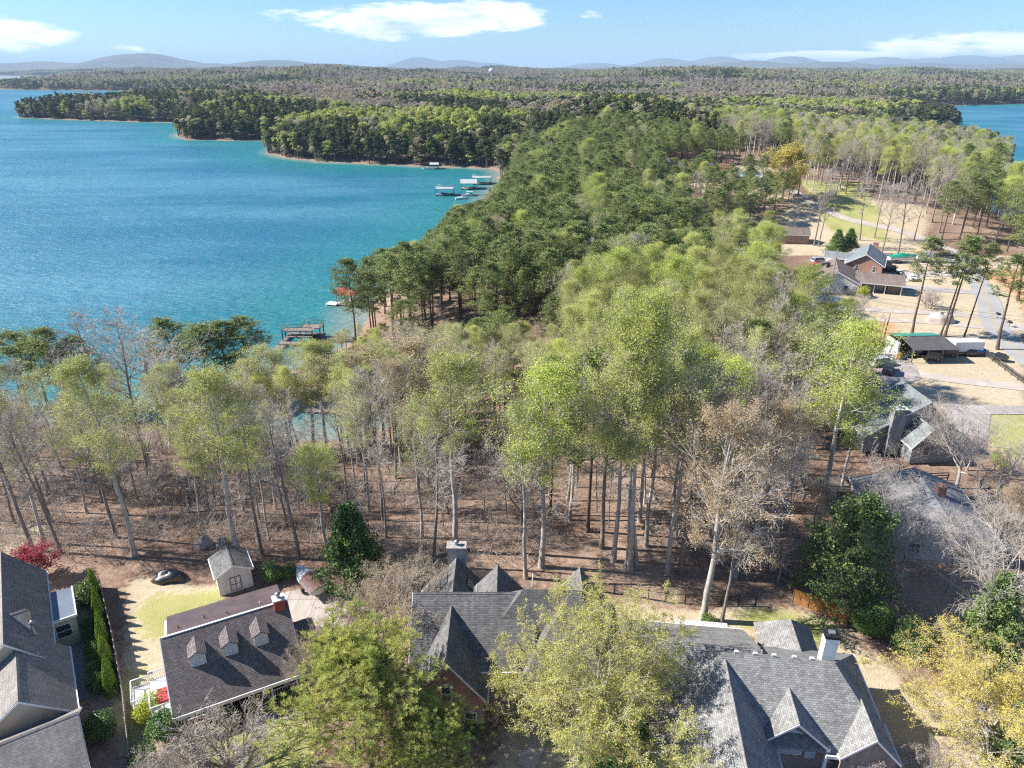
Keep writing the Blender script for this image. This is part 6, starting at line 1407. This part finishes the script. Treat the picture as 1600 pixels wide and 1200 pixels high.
def wood(poly, spacing, seed, mixl, hr, where, sx=(.9, 1.2)):
    P = sample(poly, spacing, seed, TAKEN); P = clear_of(P, NO) if len(P) else P; r = np.random.RandomState(seed + 1)
    ks = [m[0] for m in mixl]; ws = np.array([m[1] for m in mixl], float); ws /= ws.sum()
    for p in P:
        key = ks[r.choice(len(ks), p=ws)]
        cl = {'pine': ('pine_tree', 'pine', 'dark-needled pine'), 'pine_tall': ('pine_tree', 'pine', 'tall pine'), 'poplar': ('budding_tree', 'budding tree', 'yellow-green budding tree'), 'poplar_bright': ('budding_tree', 'budding tree', 'bright lime-green budding tree'),
              'poplar_pale': ('budding_tree', 'budding tree', 'pale thinly budding tree'), 'tan': ('budding_tree', 'budding tree', 'tan-budding tree'), 'bare': ('bare_tree', 'bare tree', 'bare grey-brown tree'), 'bare_white': ('bare_tree', 'bare tree', 'bare whitish tree'), 'sapling': ('bare_sapling', 'sapling', 'thin bare sapling'), 'crape': ('bare_tree', 'bare tree', 'low twiggy bare tree')}[key]
        h = r.uniform(*hr) * (.8 if where == 'on the long pine point' and p[1] > 212 and p[0] > 38 else 1) * (.45 if key == 'sapling' else .36 if key == 'crape' else .85 if key in ('tan', 'bare_white') else 1)
        g0 = gz(p[0], p[1]); cw_ = 3.2 * (h / 20); ok_ = True
        for _ in range(14):
            d_ = p[1] * math.cos(PITCH) + (CAMZ - g0 - h) * math.sin(PITCH); tx_ = 800 + FPX * p[0] / d_; ty_ = 600 - FPX * (p[1] * math.sin(PITCH) + (g0 + h - CAMZ) * math.cos(PITCH)) / d_; e_ = FPX * cw_ / d_
            if p[1] < 165 and 555 < tx_ < 875 and key != 'pine': lim = (505 if p[1] > 112 else 535)
            elif p[1] < 118: lim = 0
            elif tx_ - e_ < 800 and p[1] < 452 and p[1] > 165: lim = np.interp(tx_ - e_, [530, 560, 640, 680, 700, 745, 772, 790], [430, 392, 376, 345, 320, 312, 284, 262])
            elif tx_ + e_ > 1236 and p[0] < 74 and p[1] < 190: lim = np.interp(tx_ + e_, [1236, 1262, 1300, 1340, 1400], [385, 420, 500, 520, 560])
            else: lim = 0
            if ty_ >= lim: break
            h *= .92
            if h < (3.5 if p[1] < 170 else 5.5): ok_ = False; break
        if not ok_: continue
        lm = min(MARKS, key=lambda m: math.hypot(p[0] - m[0], p[1] - m[1])); dx, dy = p[0] - lm[0], p[1] - lm[1]
        rel = ('left of' if dx < 0 else 'right of') if abs(dx) > abs(dy) else ('beyond' if dy > 0 else 'this side of')
        sz = ('short ' if h < hr[0] + (hr[1] - hr[0]) * .3 else 'tall ' if h > hr[0] + (hr[1] - hr[0]) * .75 else '') if math.hypot(p[0], p[1]) < 170 and key not in ('tan', 'bare_white', 'sapling') and not cl[2].startswith('tall') else ''
        dist = 'far ' if math.hypot(dx, dy) > 28 else ''
        WOODS.append((p[0], p[1], key, h, r.uniform(*sx), cl[0], cl[1], sz + cl[2] + ', ' + dist + rel + ' ' + lm[2], cl[1].replace('tree', 'trees').replace('pine', 'pines').replace('sapling', 'saplings') + ' around ' + lm[2]))
def pw(l, z=6.0): return [px(a, b, z) for a, b in l]
wood(pw([(-60, 690), (120, 700), (240, 690), (430, 715), (560, 720), (560, 870), (440, 880), (300, 830), (120, 830), (-60, 850)]), 3.4, 1, [('bare', 4.4), ('poplar_pale', 3.8), ('poplar', 1.3), ('sapling', 6.5), ('tan', .9), ('bare_white', .7), ('crape', 2.6)], (13, 18), 'in the left part of the near wood', (.8, 1.1))
wood(pw([(-60, 668), (220, 664), (240, 690), (-60, 700)]), 6.5, 2, [('bare', 3), ('sapling', 3), ('bare_white', 1), ('poplar_pale', 1)], (7, 11), 'along the left shore')
wood(pw([(560, 700), (760, 690), (800, 850), (620, 870), (560, 860)]), 3.7, 3, [('bare', 4.4), ('poplar_pale', 3.6), ('sapling', 6), ('poplar', 1.5), ('tan', .9), ('crape', 2.6)], (15, 21), 'behind the left half of the brick house', (.8, 1.1))
wood(pw([(760, 690), (1220, 700), (1240, 850), (1000, 890), (800, 860)]), 4.1, 4, [('bare', 4.5), ('poplar_pale', 2.4), ('poplar', 1.3), ('pine', .5), ('sapling', 6), ('poplar_bright', .6), ('crape', 1)], (17, 24), 'on the leaf-strewn slope behind the brick house', (.75, 1.0))
wood(pw([(1150, 760), (1260, 740), (1270, 900), (1190, 940), (1130, 900)]), 4.2, 5, [('bare', 4), ('tan', 2), ('sapling', 3), ('bare_white', 2)], (8, 13), 'left of the broad dark evergreen')
wood(pw([(450, 700), (560, 700), (640, 610), (720, 600), (760, 690), (600, 715)]), 4.3, 6, [('bare', 3), ('poplar_pale', 4), ('poplar', 1.6), ('tan', 1.2)], (14, 18), 'round the hidden cove')
wood([(-64, 126.5), (-34, 129), (-30, 140), (-38, 152), (-52, 138)], 4.0, 7, [('pine', 1), ('tan', 2), ('poplar_pale', 2)], (4, 6), 'on the spit between cove and lake')
ORD = ['first', 'second', 'third', 'fourth', 'fifth', 'sixth', 'seventh', 'eighth', 'ninth', 'tenth']; oc = {}
def ordinal(b): oc[b] = oc.get(b, 0) + 1; return b + ', ' + ORD[oc[b] - 1] + ' from left'
for k, (x, y, t, key, sx_) in enumerate(((5, 640, 553, 'pine', 1), (45, 640, 520, 'pine', 1.3), (80, 645, 528, 'pine', 1.3), (105, 650, 512, 'pine', 1.0), (140, 650, 530, 'pine', 1.1), (155, 655, 490, 'bare', 1), (195, 650, 522, 'bare_white', 1), (250, 640, 487, 'bare_white', 1), (290, 628, 500, 'pine', 1.1), (335, 628, 508, 'pine', 1.5), (360, 625, 505, 'pine', 1.4), (395, 622, 498, 'pine', 1.2), (410, 624, 520, 'bare', 1))):
    a = pg(x, y); TAKEN.append((a[0], a[1], 3))
    plant('pine_tree' if key == 'pine' else 'bare_tree', key, a[0], a[1], ordinal(('dark pine' if key == 'pine' else 'thin bare tree') + ' against the lake %s' % ('above the left bank' if x < 220 else 'left of the big wooden dock')), 'pine' if key == 'pine' else 'bare tree', ('pines' if key == 'pine' else 'bare trees') + ' against the lake ' + ('above the left bank' if x < 220 else 'left of the big wooden dock'), H=hgt(x, y, t), z=a[2], sxy=sx_ * 1.35)
# middle wood
wood(pw([(575, 690), (570, 600), (620, 555), (860, 540), (870, 640), (760, 690)]), 4.8, 8, [('tan', 3.0), ('bare', 2.4), ('poplar', 2.2), ('poplar_pale', 3.4), ('pine', 1.4)], (13, 18), 'in the brownish middle of the wood', (1, 1.3))
wood(pw([(860, 540), (1230, 540), (1260, 620), (1250, 735), (1220, 700), (870, 690)]), 5.0, 9, [('poplar', 4.5), ('poplar_bright', 3), ('poplar_pale', 3), ('bare', 2.4), ('pine', 1)], (17, 23), 'in the bright green middle of the wood', (1, 1.25))
wood(pw([(1215, 560), (1360, 548), (1350, 600), (1310, 690), (1260, 735), (1240, 620)]), 5.2, 10, [('poplar_bright', 4), ('poplar', 2), ('bare', 2), ('tan', .6)], (14, 19), 'left of the blue-grey roofed house', (1, 1.3))
wood(pw([(1120, 430), (1205, 450), (1200, 545), (1000, 545), (1010, 470)]), 5.4, 12, [('poplar_bright', 4), ('poplar', 3), ('pine', 1.2), ('poplar_pale', 1)], (15, 20), 'left of the ranch house', (1, 1.3))
pen = [(-60, 150), (-34, 150), (-34, 215), (-45, 216), (-60, 300), (-40, 470), (40, 470), (95, 400), (110, 330), (98, 250), (60, 225), (45, 190), (20, 182), (-5, 165), (-30, 148)]
wood(pen, 4.3, 13, [('pine', 14), ('poplar', .5), ('poplar_bright', .5), ('poplar_pale', .5), ('bare', .5), ('tan', .3)], (15, 21.5), 'on the long pine point', (1.0, 1.35))
wood([(-40, 145), (-26, 128), (-22, 140), (-26, 162), (-38, 164)], 3.6, 22, [('tan', 2), ('poplar_pale', 3), ('poplar', 2)], (4, 6.5), 'low on the bank behind the big wooden dock', (1.6, 2.2))
wood([(-24, 147), (0, 146), (34, 150), (44, 165), (45, 184), (5, 174), (-20, 162)], 4.2, 23, [('pine', 14), ('poplar', 1), ('poplar_pale', 1), ('bare', 1)], (15, 20), 'at the near edge of the pines', (1.0, 1.35))
wood([(-25, 126), (20, 132), (44, 140), (44, 152), (34, 147), (-22, 145)], 3.9, 14, [('tan', 2), ('poplar_pale', 3), ('poplar', 2), ('pine', 1.5), ('bare', 3)], (9, 13), 'on the bank behind the big wooden dock', (1.3, 1.7))
right = [(104, 262), (118, 225), (150, 225), (300, 220), (330, 480), (260, 560), (160, 420), (150, 470), (110, 470), (112, 400)]
wood(right, 5.2, 15, [('pine', 3), ('bare', 4), ('poplar_pale', 3), ('poplar_bright', 1.5), ('poplar', 2)], (16, 22), 'beyond the lawns towards the right-hand water', (1, 1.25))
wood([(120, 165), (135, 150), (220, 160), (260, 225), (160, 225), (132, 200)], 6.5, 16, [('pine', 4), ('bare', 3), ('poplar_pale', 2)], (15, 20), 'right of the road', (1, 1.25))
wood(pw([(1420, 521), (1520, 520), (1545, 548), (1500, 532), (1425, 528)], 8), 1.9, 17, [('sapling', 1)], (8, 14), 'in the thin row behind the workshop', (.7, .9))
wood([(26, 62), (38, 60), (66, 66), (80, 90), (66, 86), (58, 66), (44, 62), (34, 66)], 3.8, 18, [('bare', 2), ('tan', 1.5), ('bare_white', 2.5), ('sapling', 2)], (7, 10), 'around the weathered house', (1, 1.2))
wood([(50, 56), (62, 60), (80, 84), (72, 92), (62, 78), (56, 64)], 4.3, 19, [('bare', 2), ('tan', 1), ('bare_white', 4), ('sapling', 2)], (8, 11), 'right of the weathered house', (1, 1.3))
wood(pw([(230, 668), (440, 695), (430, 720), (240, 705), (240, 690)]), 4, 20, [('bare', 3), ('poplar_pale', 2), ('tan', 1)], (13, 17), 'along the cove shore')
for k, (x, y, t, key, sx_) in enumerate(sorted(((300, 700, 572, 'poplar_pale', 1.3), (330, 706, 590, 'tan', 1.3), (405, 700, 560, 'poplar', 1.4), (432, 708, 548, 'poplar_pale', 1.5), (455, 700, 552, 'poplar_pale', 1.3), (470, 716, 575, 'poplar', 1.3), (490, 704, 540, 'poplar', 1.6), (512, 712, 560, 'poplar_pale', 1.5), (535, 702, 545, 'poplar', 1.5), (556, 710, 556, 'poplar_pale', 1.4),
        (575, 700, 548, 'tan', 1.6), (600, 705, 552, 'poplar', 1.5), (622, 700, 540, 'poplar_pale', 1.4), (640, 706, 535, 'tan', 1.6), (420, 715, 590, 'poplar', 1.3), (548, 722, 580, 'poplar', 1.3), (585, 716, 575, 'poplar_pale', 1.3), (360, 712, 585, 'poplar_pale', 1.3), (280, 712, 600, 'poplar', 1.2)))):
    a = pg(x, y); cl = {'poplar': 'yellow-green', 'poplar_pale': 'pale green', 'tan': 'tan'}[key]
    plant('budding_tree', key, a[0], a[1], ordinal('wide %s budding crown before the cove %s' % (cl, 'below the wooden dock' if x > 400 else 'left of the wooden dock')), 'budding tree', 'budding trees in front of the cove', H=hgt(x, y, t), z=a[2], sxy=sx_)
for x, y, t, lb in ((588, 698, 588, 'rounded green pine among bare trees behind the cove, left one'), (617, 692, 600, 'rounded green pine among bare trees behind the cove, right one'), (790, 660, 545, 'dark green pine above the slope, left of the lime crowns')):
    a = pg(x, y); plant('pine_tree', 'pine', a[0], a[1], lb, 'pine', H=hgt(x, y, t), z=a[2], sxy=1.2)
for x, y, t, lb in ((1272, 384, 268, 'tall pale bare tree on the far lawn, left of the dark evergreen pair'), (1279, 385, 290, 'second trunk beside the tall pale bare tree on the far lawn'), (1343, 376, 275, 'bare tree right behind the dark evergreen pair'), (1366, 372, 285, 'slim bare tree on the far lawn above the brick house'),
                    (1378, 396, 290, 'bare tree rising behind the brick house roof'), (1403, 396, 275, 'pale bare tree on the far lawn above the green boat cover'), (1428, 376, 290, 'bare tree at the right end of the far lawn')):
    a = pg(x, y); plant('bare_tree', 'bare', a[0], a[1], lb, 'tree', H=hgt(x, y, t), z=a[2])
# choose which stand as individuals
CAPS = {'pine': 286, 'budding tree': 270, 'bare tree': 285, 'sapling': 270}
byc = {}
for w in WOODS: byc.setdefault(w[6], []).append(w)
mass = []
for c, lst in byc.items():
    lst.sort(key=lambda w: math.hypot(w[0], w[1]) / w[3] ** .3); n = CAPS[c]
    same = {}
    for w in lst[:n]: same.setdefault(w[7], []).append(w)
    for lb, ws_ in same.items():
        k = len(ws_); wx = max(w[0] for w in ws_) - min(w[0] for w in ws_); wy = max(w[1] for w in ws_) - min(w[1] for w in ws_); side = wx > wy * .6
        ws_.sort(key=lambda w: w[0] / w[1] if side else w[1])
        NM = {1: ('',), 2: (', left one', ', right one') if side else (', nearer one', ', farther one'), 3: (', left one', ', middle one', ', right one') if side else (', nearest one', ', middle one', ', farthest one'),
              4: (', leftmost of four', ', second from left', ', third from left', ', rightmost of four') if side else (', nearest of four', ', second nearest', ', third nearest', ', farthest of four'),
              5: (', leftmost of five', ', second from left', ', middle one', ', second from right', ', rightmost of five') if side else (', nearest of five', ', second nearest', ', middle one', ', second farthest', ', farthest of five')}.get(k)
        for i_, w in enumerate(ws_): plant(w[5], w[2], w[0], w[1], lb + (NM[i_] if NM else ''), w[6], w[8], H=w[3], sxy=w[4])
    mass += lst[n:]
print('woods', {c: len(l) for c, l in byc.items()}, 'mass', len(mass))

# ------------------------------------------------------------------ the rest of the woods as instanced mass
def scatter(name, pts, src, label=None):
    """pts: (x, y, z, scale xy, scale z, rot, index); src: list of meshes; one object that draws them all"""
    A = np.array(pts, np.float32); me = bpy.data.meshes.new(name); me.vertices.add(len(A)); me.vertices.foreach_set('co', A[:, :3].ravel())
    for nm, col in (('sx', 3), ('sz', 4), ('rot', 5)): a = me.attributes.new(nm, 'FLOAT', 'POINT'); a.data.foreach_set('value', A[:, col].copy())
    a = me.attributes.new('idx', 'INT', 'POINT'); a.data.foreach_set('value', A[:, 6].astype(np.int32))
    o = link(bpy.data.objects.new(name, me)); tag(o, label, kind='stuff')
    g = bpy.data.node_groups.new(name, 'GeometryNodeTree'); g.interface.new_socket('Geometry', in_out='INPUT', socket_type='NodeSocketGeometry'); g.interface.new_socket('Geometry', in_out='OUTPUT', socket_type='NodeSocketGeometry')
    gi = g.nodes.new('NodeGroupInput'); go = g.nodes.new('NodeGroupOutput'); J = g.nodes.new('GeometryNodeJoinGeometry'); lk = g.links
    def attr(nm, t='FLOAT'): n = g.nodes.new('GeometryNodeInputNamedAttribute'); n.data_type = t; n.inputs['Name'].default_value = nm; return n.outputs['Attribute']
    sx_, sz_, rt, ix = attr('sx'), attr('sz'), attr('rot'), attr('idx', 'INT')
    cs = g.nodes.new('ShaderNodeCombineXYZ'); lk.new(sx_, cs.inputs[0]); lk.new(sx_, cs.inputs[1]); lk.new(sz_, cs.inputs[2]); cr = g.nodes.new('ShaderNodeCombineXYZ'); lk.new(rt, cr.inputs[2])
    for k, m in enumerate(src):
        so = bpy.data.objects.new(name + '_kind', m); oi = g.nodes.new('GeometryNodeObjectInfo'); oi.inputs['Object'].default_value = so; oi.inputs['As Instance'].default_value = False
        cp = g.nodes.new('FunctionNodeCompare'); cp.data_type = 'INT'; cp.operation = 'EQUAL'; lk.new(ix, cp.inputs[2]); cp.inputs[3].default_value = k
        ip = g.nodes.new('GeometryNodeInstanceOnPoints'); lk.new(gi.outputs[0], ip.inputs['Points']); lk.new(cp.outputs[0], ip.inputs['Selection']); lk.new(oi.outputs['Geometry'], ip.inputs['Instance'])
        lk.new(cr.outputs[0], ip.inputs['Rotation']); lk.new(cs.outputs[0], ip.inputs['Scale']); lk.new(ip.outputs[0], J.inputs[0])
    lk.new(J.outputs[0], go.inputs[0]); md = o.modifiers.new('scatter', 'NODES'); md.node_group = g; return o
def merged(pr, name):
    """one mesh of a kit tree's trunk and crown, for the mass"""
    parts = []; mats = []; 
    for me in pr[:2]:
        v = np.zeros(len(me.vertices) * 3, np.float32); me.vertices.foreach_get('co', v); f = np.zeros(len(me.loops), np.int32); me.loops.foreach_get('vertex_index', f)
        mi = np.zeros(len(me.polygons), np.int32); me.polygons.foreach_get('material_index', mi); f = f.reshape(-1, 4)
        for k, m in enumerate(me.materials):
            parts.append((v.reshape(-1, 3), f[mi == k], len(mats))); mats.append(m)
    return fast_mesh(name, parts, mats)
keys = sorted(set(w[2] for w in mass)); src = []; base = {}
for k in keys:
    base[k] = len(src); src += [merged(p, 'mass_tree') for p in PROTO[k]]
pts = []
for i, w in enumerate(mass):
    nv = len(PROTO[w[2]]); j = i % nv; H0 = PROTO[w[2]][j][2]; s = w[3] / H0
    pts.append((w[0], w[1], 0, s * w[4], s, rs.rand() * 6.28, base[w[2]] + j))
if pts:
    A = np.array(pts); A[:, 2] = height(A[:, 0], A[:, 1]) - .1; scatter('mixed_woodland', A, src, 'mass of pines and budding trees filling the long point behind the nearest trees')

# simple crowns for trees too far to be told apart
TONES = {'pine': ((.075, .105, .04), (.125, .145, .06)), 'green': ((.33, .38, .09), (.46, .48, .15)), 'bare': ((.31, .255, .215), (.40, .34, .29)), 'tan': ((.40, .33, .20), (.47, .41, .25)), 'pale': ((.36, .37, .20), (.44, .43, .27))}
def far_tree(seed, kind, n=240, H=20):
    r = np.random.RandomState(seed); parts = []; tones = []
    cw = {'pine': 3.3, 'green': 4.3, 'bare': 4.4, 'tan': 4.2, 'pale': 4.0}[kind]; z0 = {'pine': .28, 'green': .15, 'bare': .12, 'tan': .15, 'pale': .15}[kind] * H
    C_ = []
    for k in range(11):
        a = r.rand() * 6.28; t = r.rand() ** .8; zc = z0 + (H - z0) * (.15 + .75 * t); rad = cw * (.62 if t < .7 else .35) * r.uniform(.5, 1)
        C_.append((math.cos(a) * rad, math.sin(a) * rad, zc, cw * r.uniform(.38, .55)))
    m = n // len(C_); c = []; nr = []
    for cx, cy, cz, cr in C_:
        d = r.normal(size=(m, 3)); d /= np.linalg.norm(d, axis=1, keepdims=True); d[:, 2] = np.where(d[:, 2] < -.3, -d[:, 2], d[:, 2]); c.append(np.array([cx, cy, cz]) + d * cr * np.array([1, 1, .75]) * r.uniform(.75, 1.05, (m, 1))); nr.append(d + r.normal(size=(m, 3)) * .55)
    c = np.concatenate(c); nr = np.concatenate(nr); sz = {'pine': 1.25, 'green': 1.15, 'bare': .8, 'tan': .9, 'pale': .85}[kind]
    lv = leaf_arrays(c, nr, sz * r.uniform(.7, 1.3, len(c)), .7, r)
    a_, b_ = TONES[kind]; t = r.rand(); col = np.array([a_[i] + (b_[i] - a_[i]) * t for i in range(3)] + [1.])
    tv, tf = tube_arrays([(np.array([0, 0, -1.]), np.array([0, 0, H * .85]), .3, .12, 0)], 4)
    tone = np.concatenate([np.tile(np.array([[.2, .17, .14, 1]]), (len(tv), 1)), np.tile(col, (len(lv[0]), 1)) * np.r_[np.ones(3), 1][None]])
    return tv, tf, lv, tone
def far_mesh(seed, kind, n=240):
    tv, tf, lv, tone = far_tree(seed, kind, n); return fast_mesh('far_tree', [(tv, tf, 0), (lv[0], lv[1], 0)], [M['canopy']], tone)
FK = ['pine', 'green', 'bare', 'tan', 'pale']
far_src = []
for i, k in enumerate(FK): far_src += [far_mesh(900 + i * 10 + j, k, 420) for j in range(3)]
def clump(seed, weights, S=56, n=34, q=72):
    r = np.random.RandomState(seed); parts = []; tones = []; w = np.array(weights, float); w /= w.sum()
    for k in range(n):
        kind = FK[r.choice(5, p=w)]; tv, tf, lv, tone = far_tree(int(r.randint(1e6)), kind, q)
        x, y = r.uniform(-S / 2, S / 2, 2); v = lv[0].copy(); s = r.uniform(.75, 1.15); cc = v.reshape(-1, 4, 3).mean(1, keepdims=True); v = (cc + (v.reshape(-1, 4, 3) - cc) * 1.9).reshape(-1, 3) * s + np.array([x, y, 0])
        parts.append((v, lv[1], 0)); tones.append(tone[len(tv):])
    return fast_mesh('far_clump', parts, [M['canopy']], np.concatenate(tones))
CW = [(8, .3, 1, .3, .3), (1, 1.5, 4, 1, 2), (.5, .3, 7, 1.6, 1), (2.0, .7, 4, 1, 1.2), (.6, 3.5, 2, 1, 2)]
clumps = [clump(1200 + i * 5 + j, CW[i]) for i in range(5) for j in range(2)]
def kindmap(X, Y, sc=1.0):
    a = waves(X, Y, 130 * sc, 41) + .6 * waves(X, Y, 55 * sc, 42); b = waves(X, Y, 240 * sc, 43) + .5 * waves(X, Y, 70 * sc, 44); return a, b
def far_points(y0, y1, sp, seed, half=.80):
    r = np.random.RandomState(seed); n = int((y1 ** 2 - y0 ** 2) * half / sp ** 2); y = np.sqrt(r.rand(n) * (y1 ** 2 - y0 ** 2) + y0 ** 2); x = (r.rand(n) * 2 - 1) * half * y
    # jittered grid keeps them apart
    d = shore_dist(x, y) + waves(x, y, 26, 3) * np.clip(y * .006, .6, 6); return x, y, d, r
x, y, d, r = far_points(400, 1050, 6.1, 61)
ok = (d > .4)
for p in NO + [[tuple(q) for q in pen], [tuple(q) for q in right]]: ok &= ~inpoly(x, y, p)
x, y, d = x[ok], y[ok], d[ok]; a, b = kindmap(x, y, 1.7); u = r.rand(len(x))
edge = np.exp(-d / 22) ; pineish = a + edge * 1.1 + np.where(y < 600, .35, 0)
kd = np.where(pineish > .25, 0, np.where(b > .35, 1, np.where(b > -.05, 4, np.where(b > -.6, 2, 3)))); kd = np.where(u < .12, r.randint(0, 5, len(x)), kd)
A = np.stack([x, y, height(x, y) - .3, r.uniform(.85, 1.25, len(x)), r.uniform(.75, 1.1, len(x)), r.rand(len(x)) * 6.28, kd * 3 + r.randint(0, 3, len(x))], 1); print('far trees', len(A))
x2, y2, d2, r2 = far_points(440, 1050, 3.4, 64); ok = (d2 > .2) & (d2 < 9); x2, y2 = x2[ok], y2[ok]
A = np.concatenate([A, np.stack([x2, y2, height(x2, y2) - .4, r2.uniform(.9, 1.25, len(x2)), r2.uniform(.5, .95, len(x2)), r2.rand(len(x2)) * 6.28, np.where(r2.rand(len(x2)) < .65, 0, r2.randint(1, 5, len(x2))) * 3 + r2.randint(0, 3, len(x2))], 1)])
scatter('far_woodland', A, far_src, 'wooded peninsulas across the water, pines at the shore and budding trees behind')
x, y, d, r = far_points(1050, 6800, 38, 62); ok = d > 16; x, y, d = x[ok], y[ok], d[ok]; a, b = kindmap(x, y, 4.5); u = r.rand(len(x))
kd = np.where(a + np.exp(-d / 60) > .55, 0, np.where(b > .75, 1, np.where(b > .15, 3, 2))); kd = np.where((b > .8) & (kd == 1), 4, kd)
kd = np.where(u < .06, r.randint(0, 5, len(x)), kd)
A = np.stack([x, y, height(x, y) - 1.0, r.uniform(.9, 1.15, len(x)), r.uniform(.85, 1.1, len(x)), r.rand(len(x)) * 6.28, kd * 2 + r.randint(0, 2, len(x))], 1); print('clumps', len(A))
scatter('distant_forest', A, clumps, 'unbroken woodland rolling away to the horizon')

x, y, d, r = far_points(1050, 3300, 9.5, 63, .85); ok = (d > 2) & (d < 60); x, y, d = x[ok], y[ok], d[ok]
A = np.stack([x, y, height(x, y) - .3, r.uniform(1.1, 1.6, len(x)), r.uniform(.8, 1.1, len(x)), r.rand(len(x)) * 6.28, np.where(r.rand(len(x)) < .6, 0, r.randint(0, 5, len(x))) * 3 + r.randint(0, 3, len(x))], 1); print('edge', len(A))
scatter('far_shore_woodland', A, far_src, 'dark fringe of pines along the farthest shores')

# brush and twigs on the wood floor
def brush(seed):
    r = np.random.RandomState(seed); segs = []
    for k in range(26):
        p = np.array([r.normal() * .5, r.normal() * .5, 0.]); d = rnd_unit(r); d[2] = abs(d[2]) + .5; d /= np.linalg.norm(d); q = p + d * r.uniform(.4, 1.4); segs.append((p, q, .016, .01, 1))
        for _ in range(3): e = d + rnd_unit(r) * .7; segs.append((q, q + e * .4, .01, .007, 2))
    v, f = tube_arrays(segs, 3); return fast_mesh('brush', [(v, f, 0)], [M['twig']])
def logs():
    r = np.random.RandomState(5); segs = [(np.array([-2.2, 0, .12]), np.array([0., .25, .14]), .13, .11, 1), (np.array([0., .25, .14]), np.array([2.6, 0., .1]), .11, .05, 1), (np.array([.6, .2, .15]), np.array([1.5, 1.1, .6]), .04, .015, 1), (np.array([-.6, .1, .15]), np.array([.1, -1.0, .4]), .04, .015, 1), (np.array([-1.2, 1.2, .08]), np.array([.8, 1.7, .1]), .07, .04, 1)]
    v, f = tube_arrays(segs, 6); return fast_mesh('fallen_log', [(v, f, 0)], [M['bark_grey']])
bp = sample(pw([(-60, 670), (240, 665), (560, 715), (760, 690), (1220, 700), (1260, 900), (1130, 930), (1000, 900), (560, 890), (200, 900), (-60, 880)]), 1.7, 71, [])
r = np.random.RandomState(72); bp = bp[waves(bp[:, 0], bp[:, 1], 22, 73) > np.where((bp[:, 0] > -8) & (bp[:, 0] < 26), .45, -.5)]
A = np.stack([bp[:, 0], bp[:, 1], height(bp[:, 0], bp[:, 1]), r.uniform(.8, 1.9, len(bp)), r.uniform(.8, 2.0, len(bp)), r.rand(len(bp)) * 6.28, np.where(r.rand(len(bp)) < .09, 2, r.randint(0, 2, len(bp)))], 1)
scatter('undergrowth', A, [brush(1), brush(2), logs()], 'grey tangled brush on the leaf-covered wood floor')

# ------------------------------------------------------------------ air
def haze():
    top = 370.0; mb = MB(); mb.box(-22000, 22000, -3000, 30000, -24, top); m = bpy.data.materials.new('haze_air'); m.use_nodes = True; nt = m.node_tree; nt.nodes.clear()
    o = nt.nodes.new('ShaderNodeOutputMaterial'); v = nt.nodes.new('ShaderNodeVolumePrincipled'); v.inputs['Density'].default_value = HAZE; v.inputs['Color'].default_value = (.55, .76, 1, 1); v.inputs['Anisotropy'].default_value = 0.0
    nt.links.new(v.outputs[0], o.inputs['Volume']); h = mb.build('haze', m); tag(h, kind='stuff'); return h
HAZE = 6.0e-5
haze()
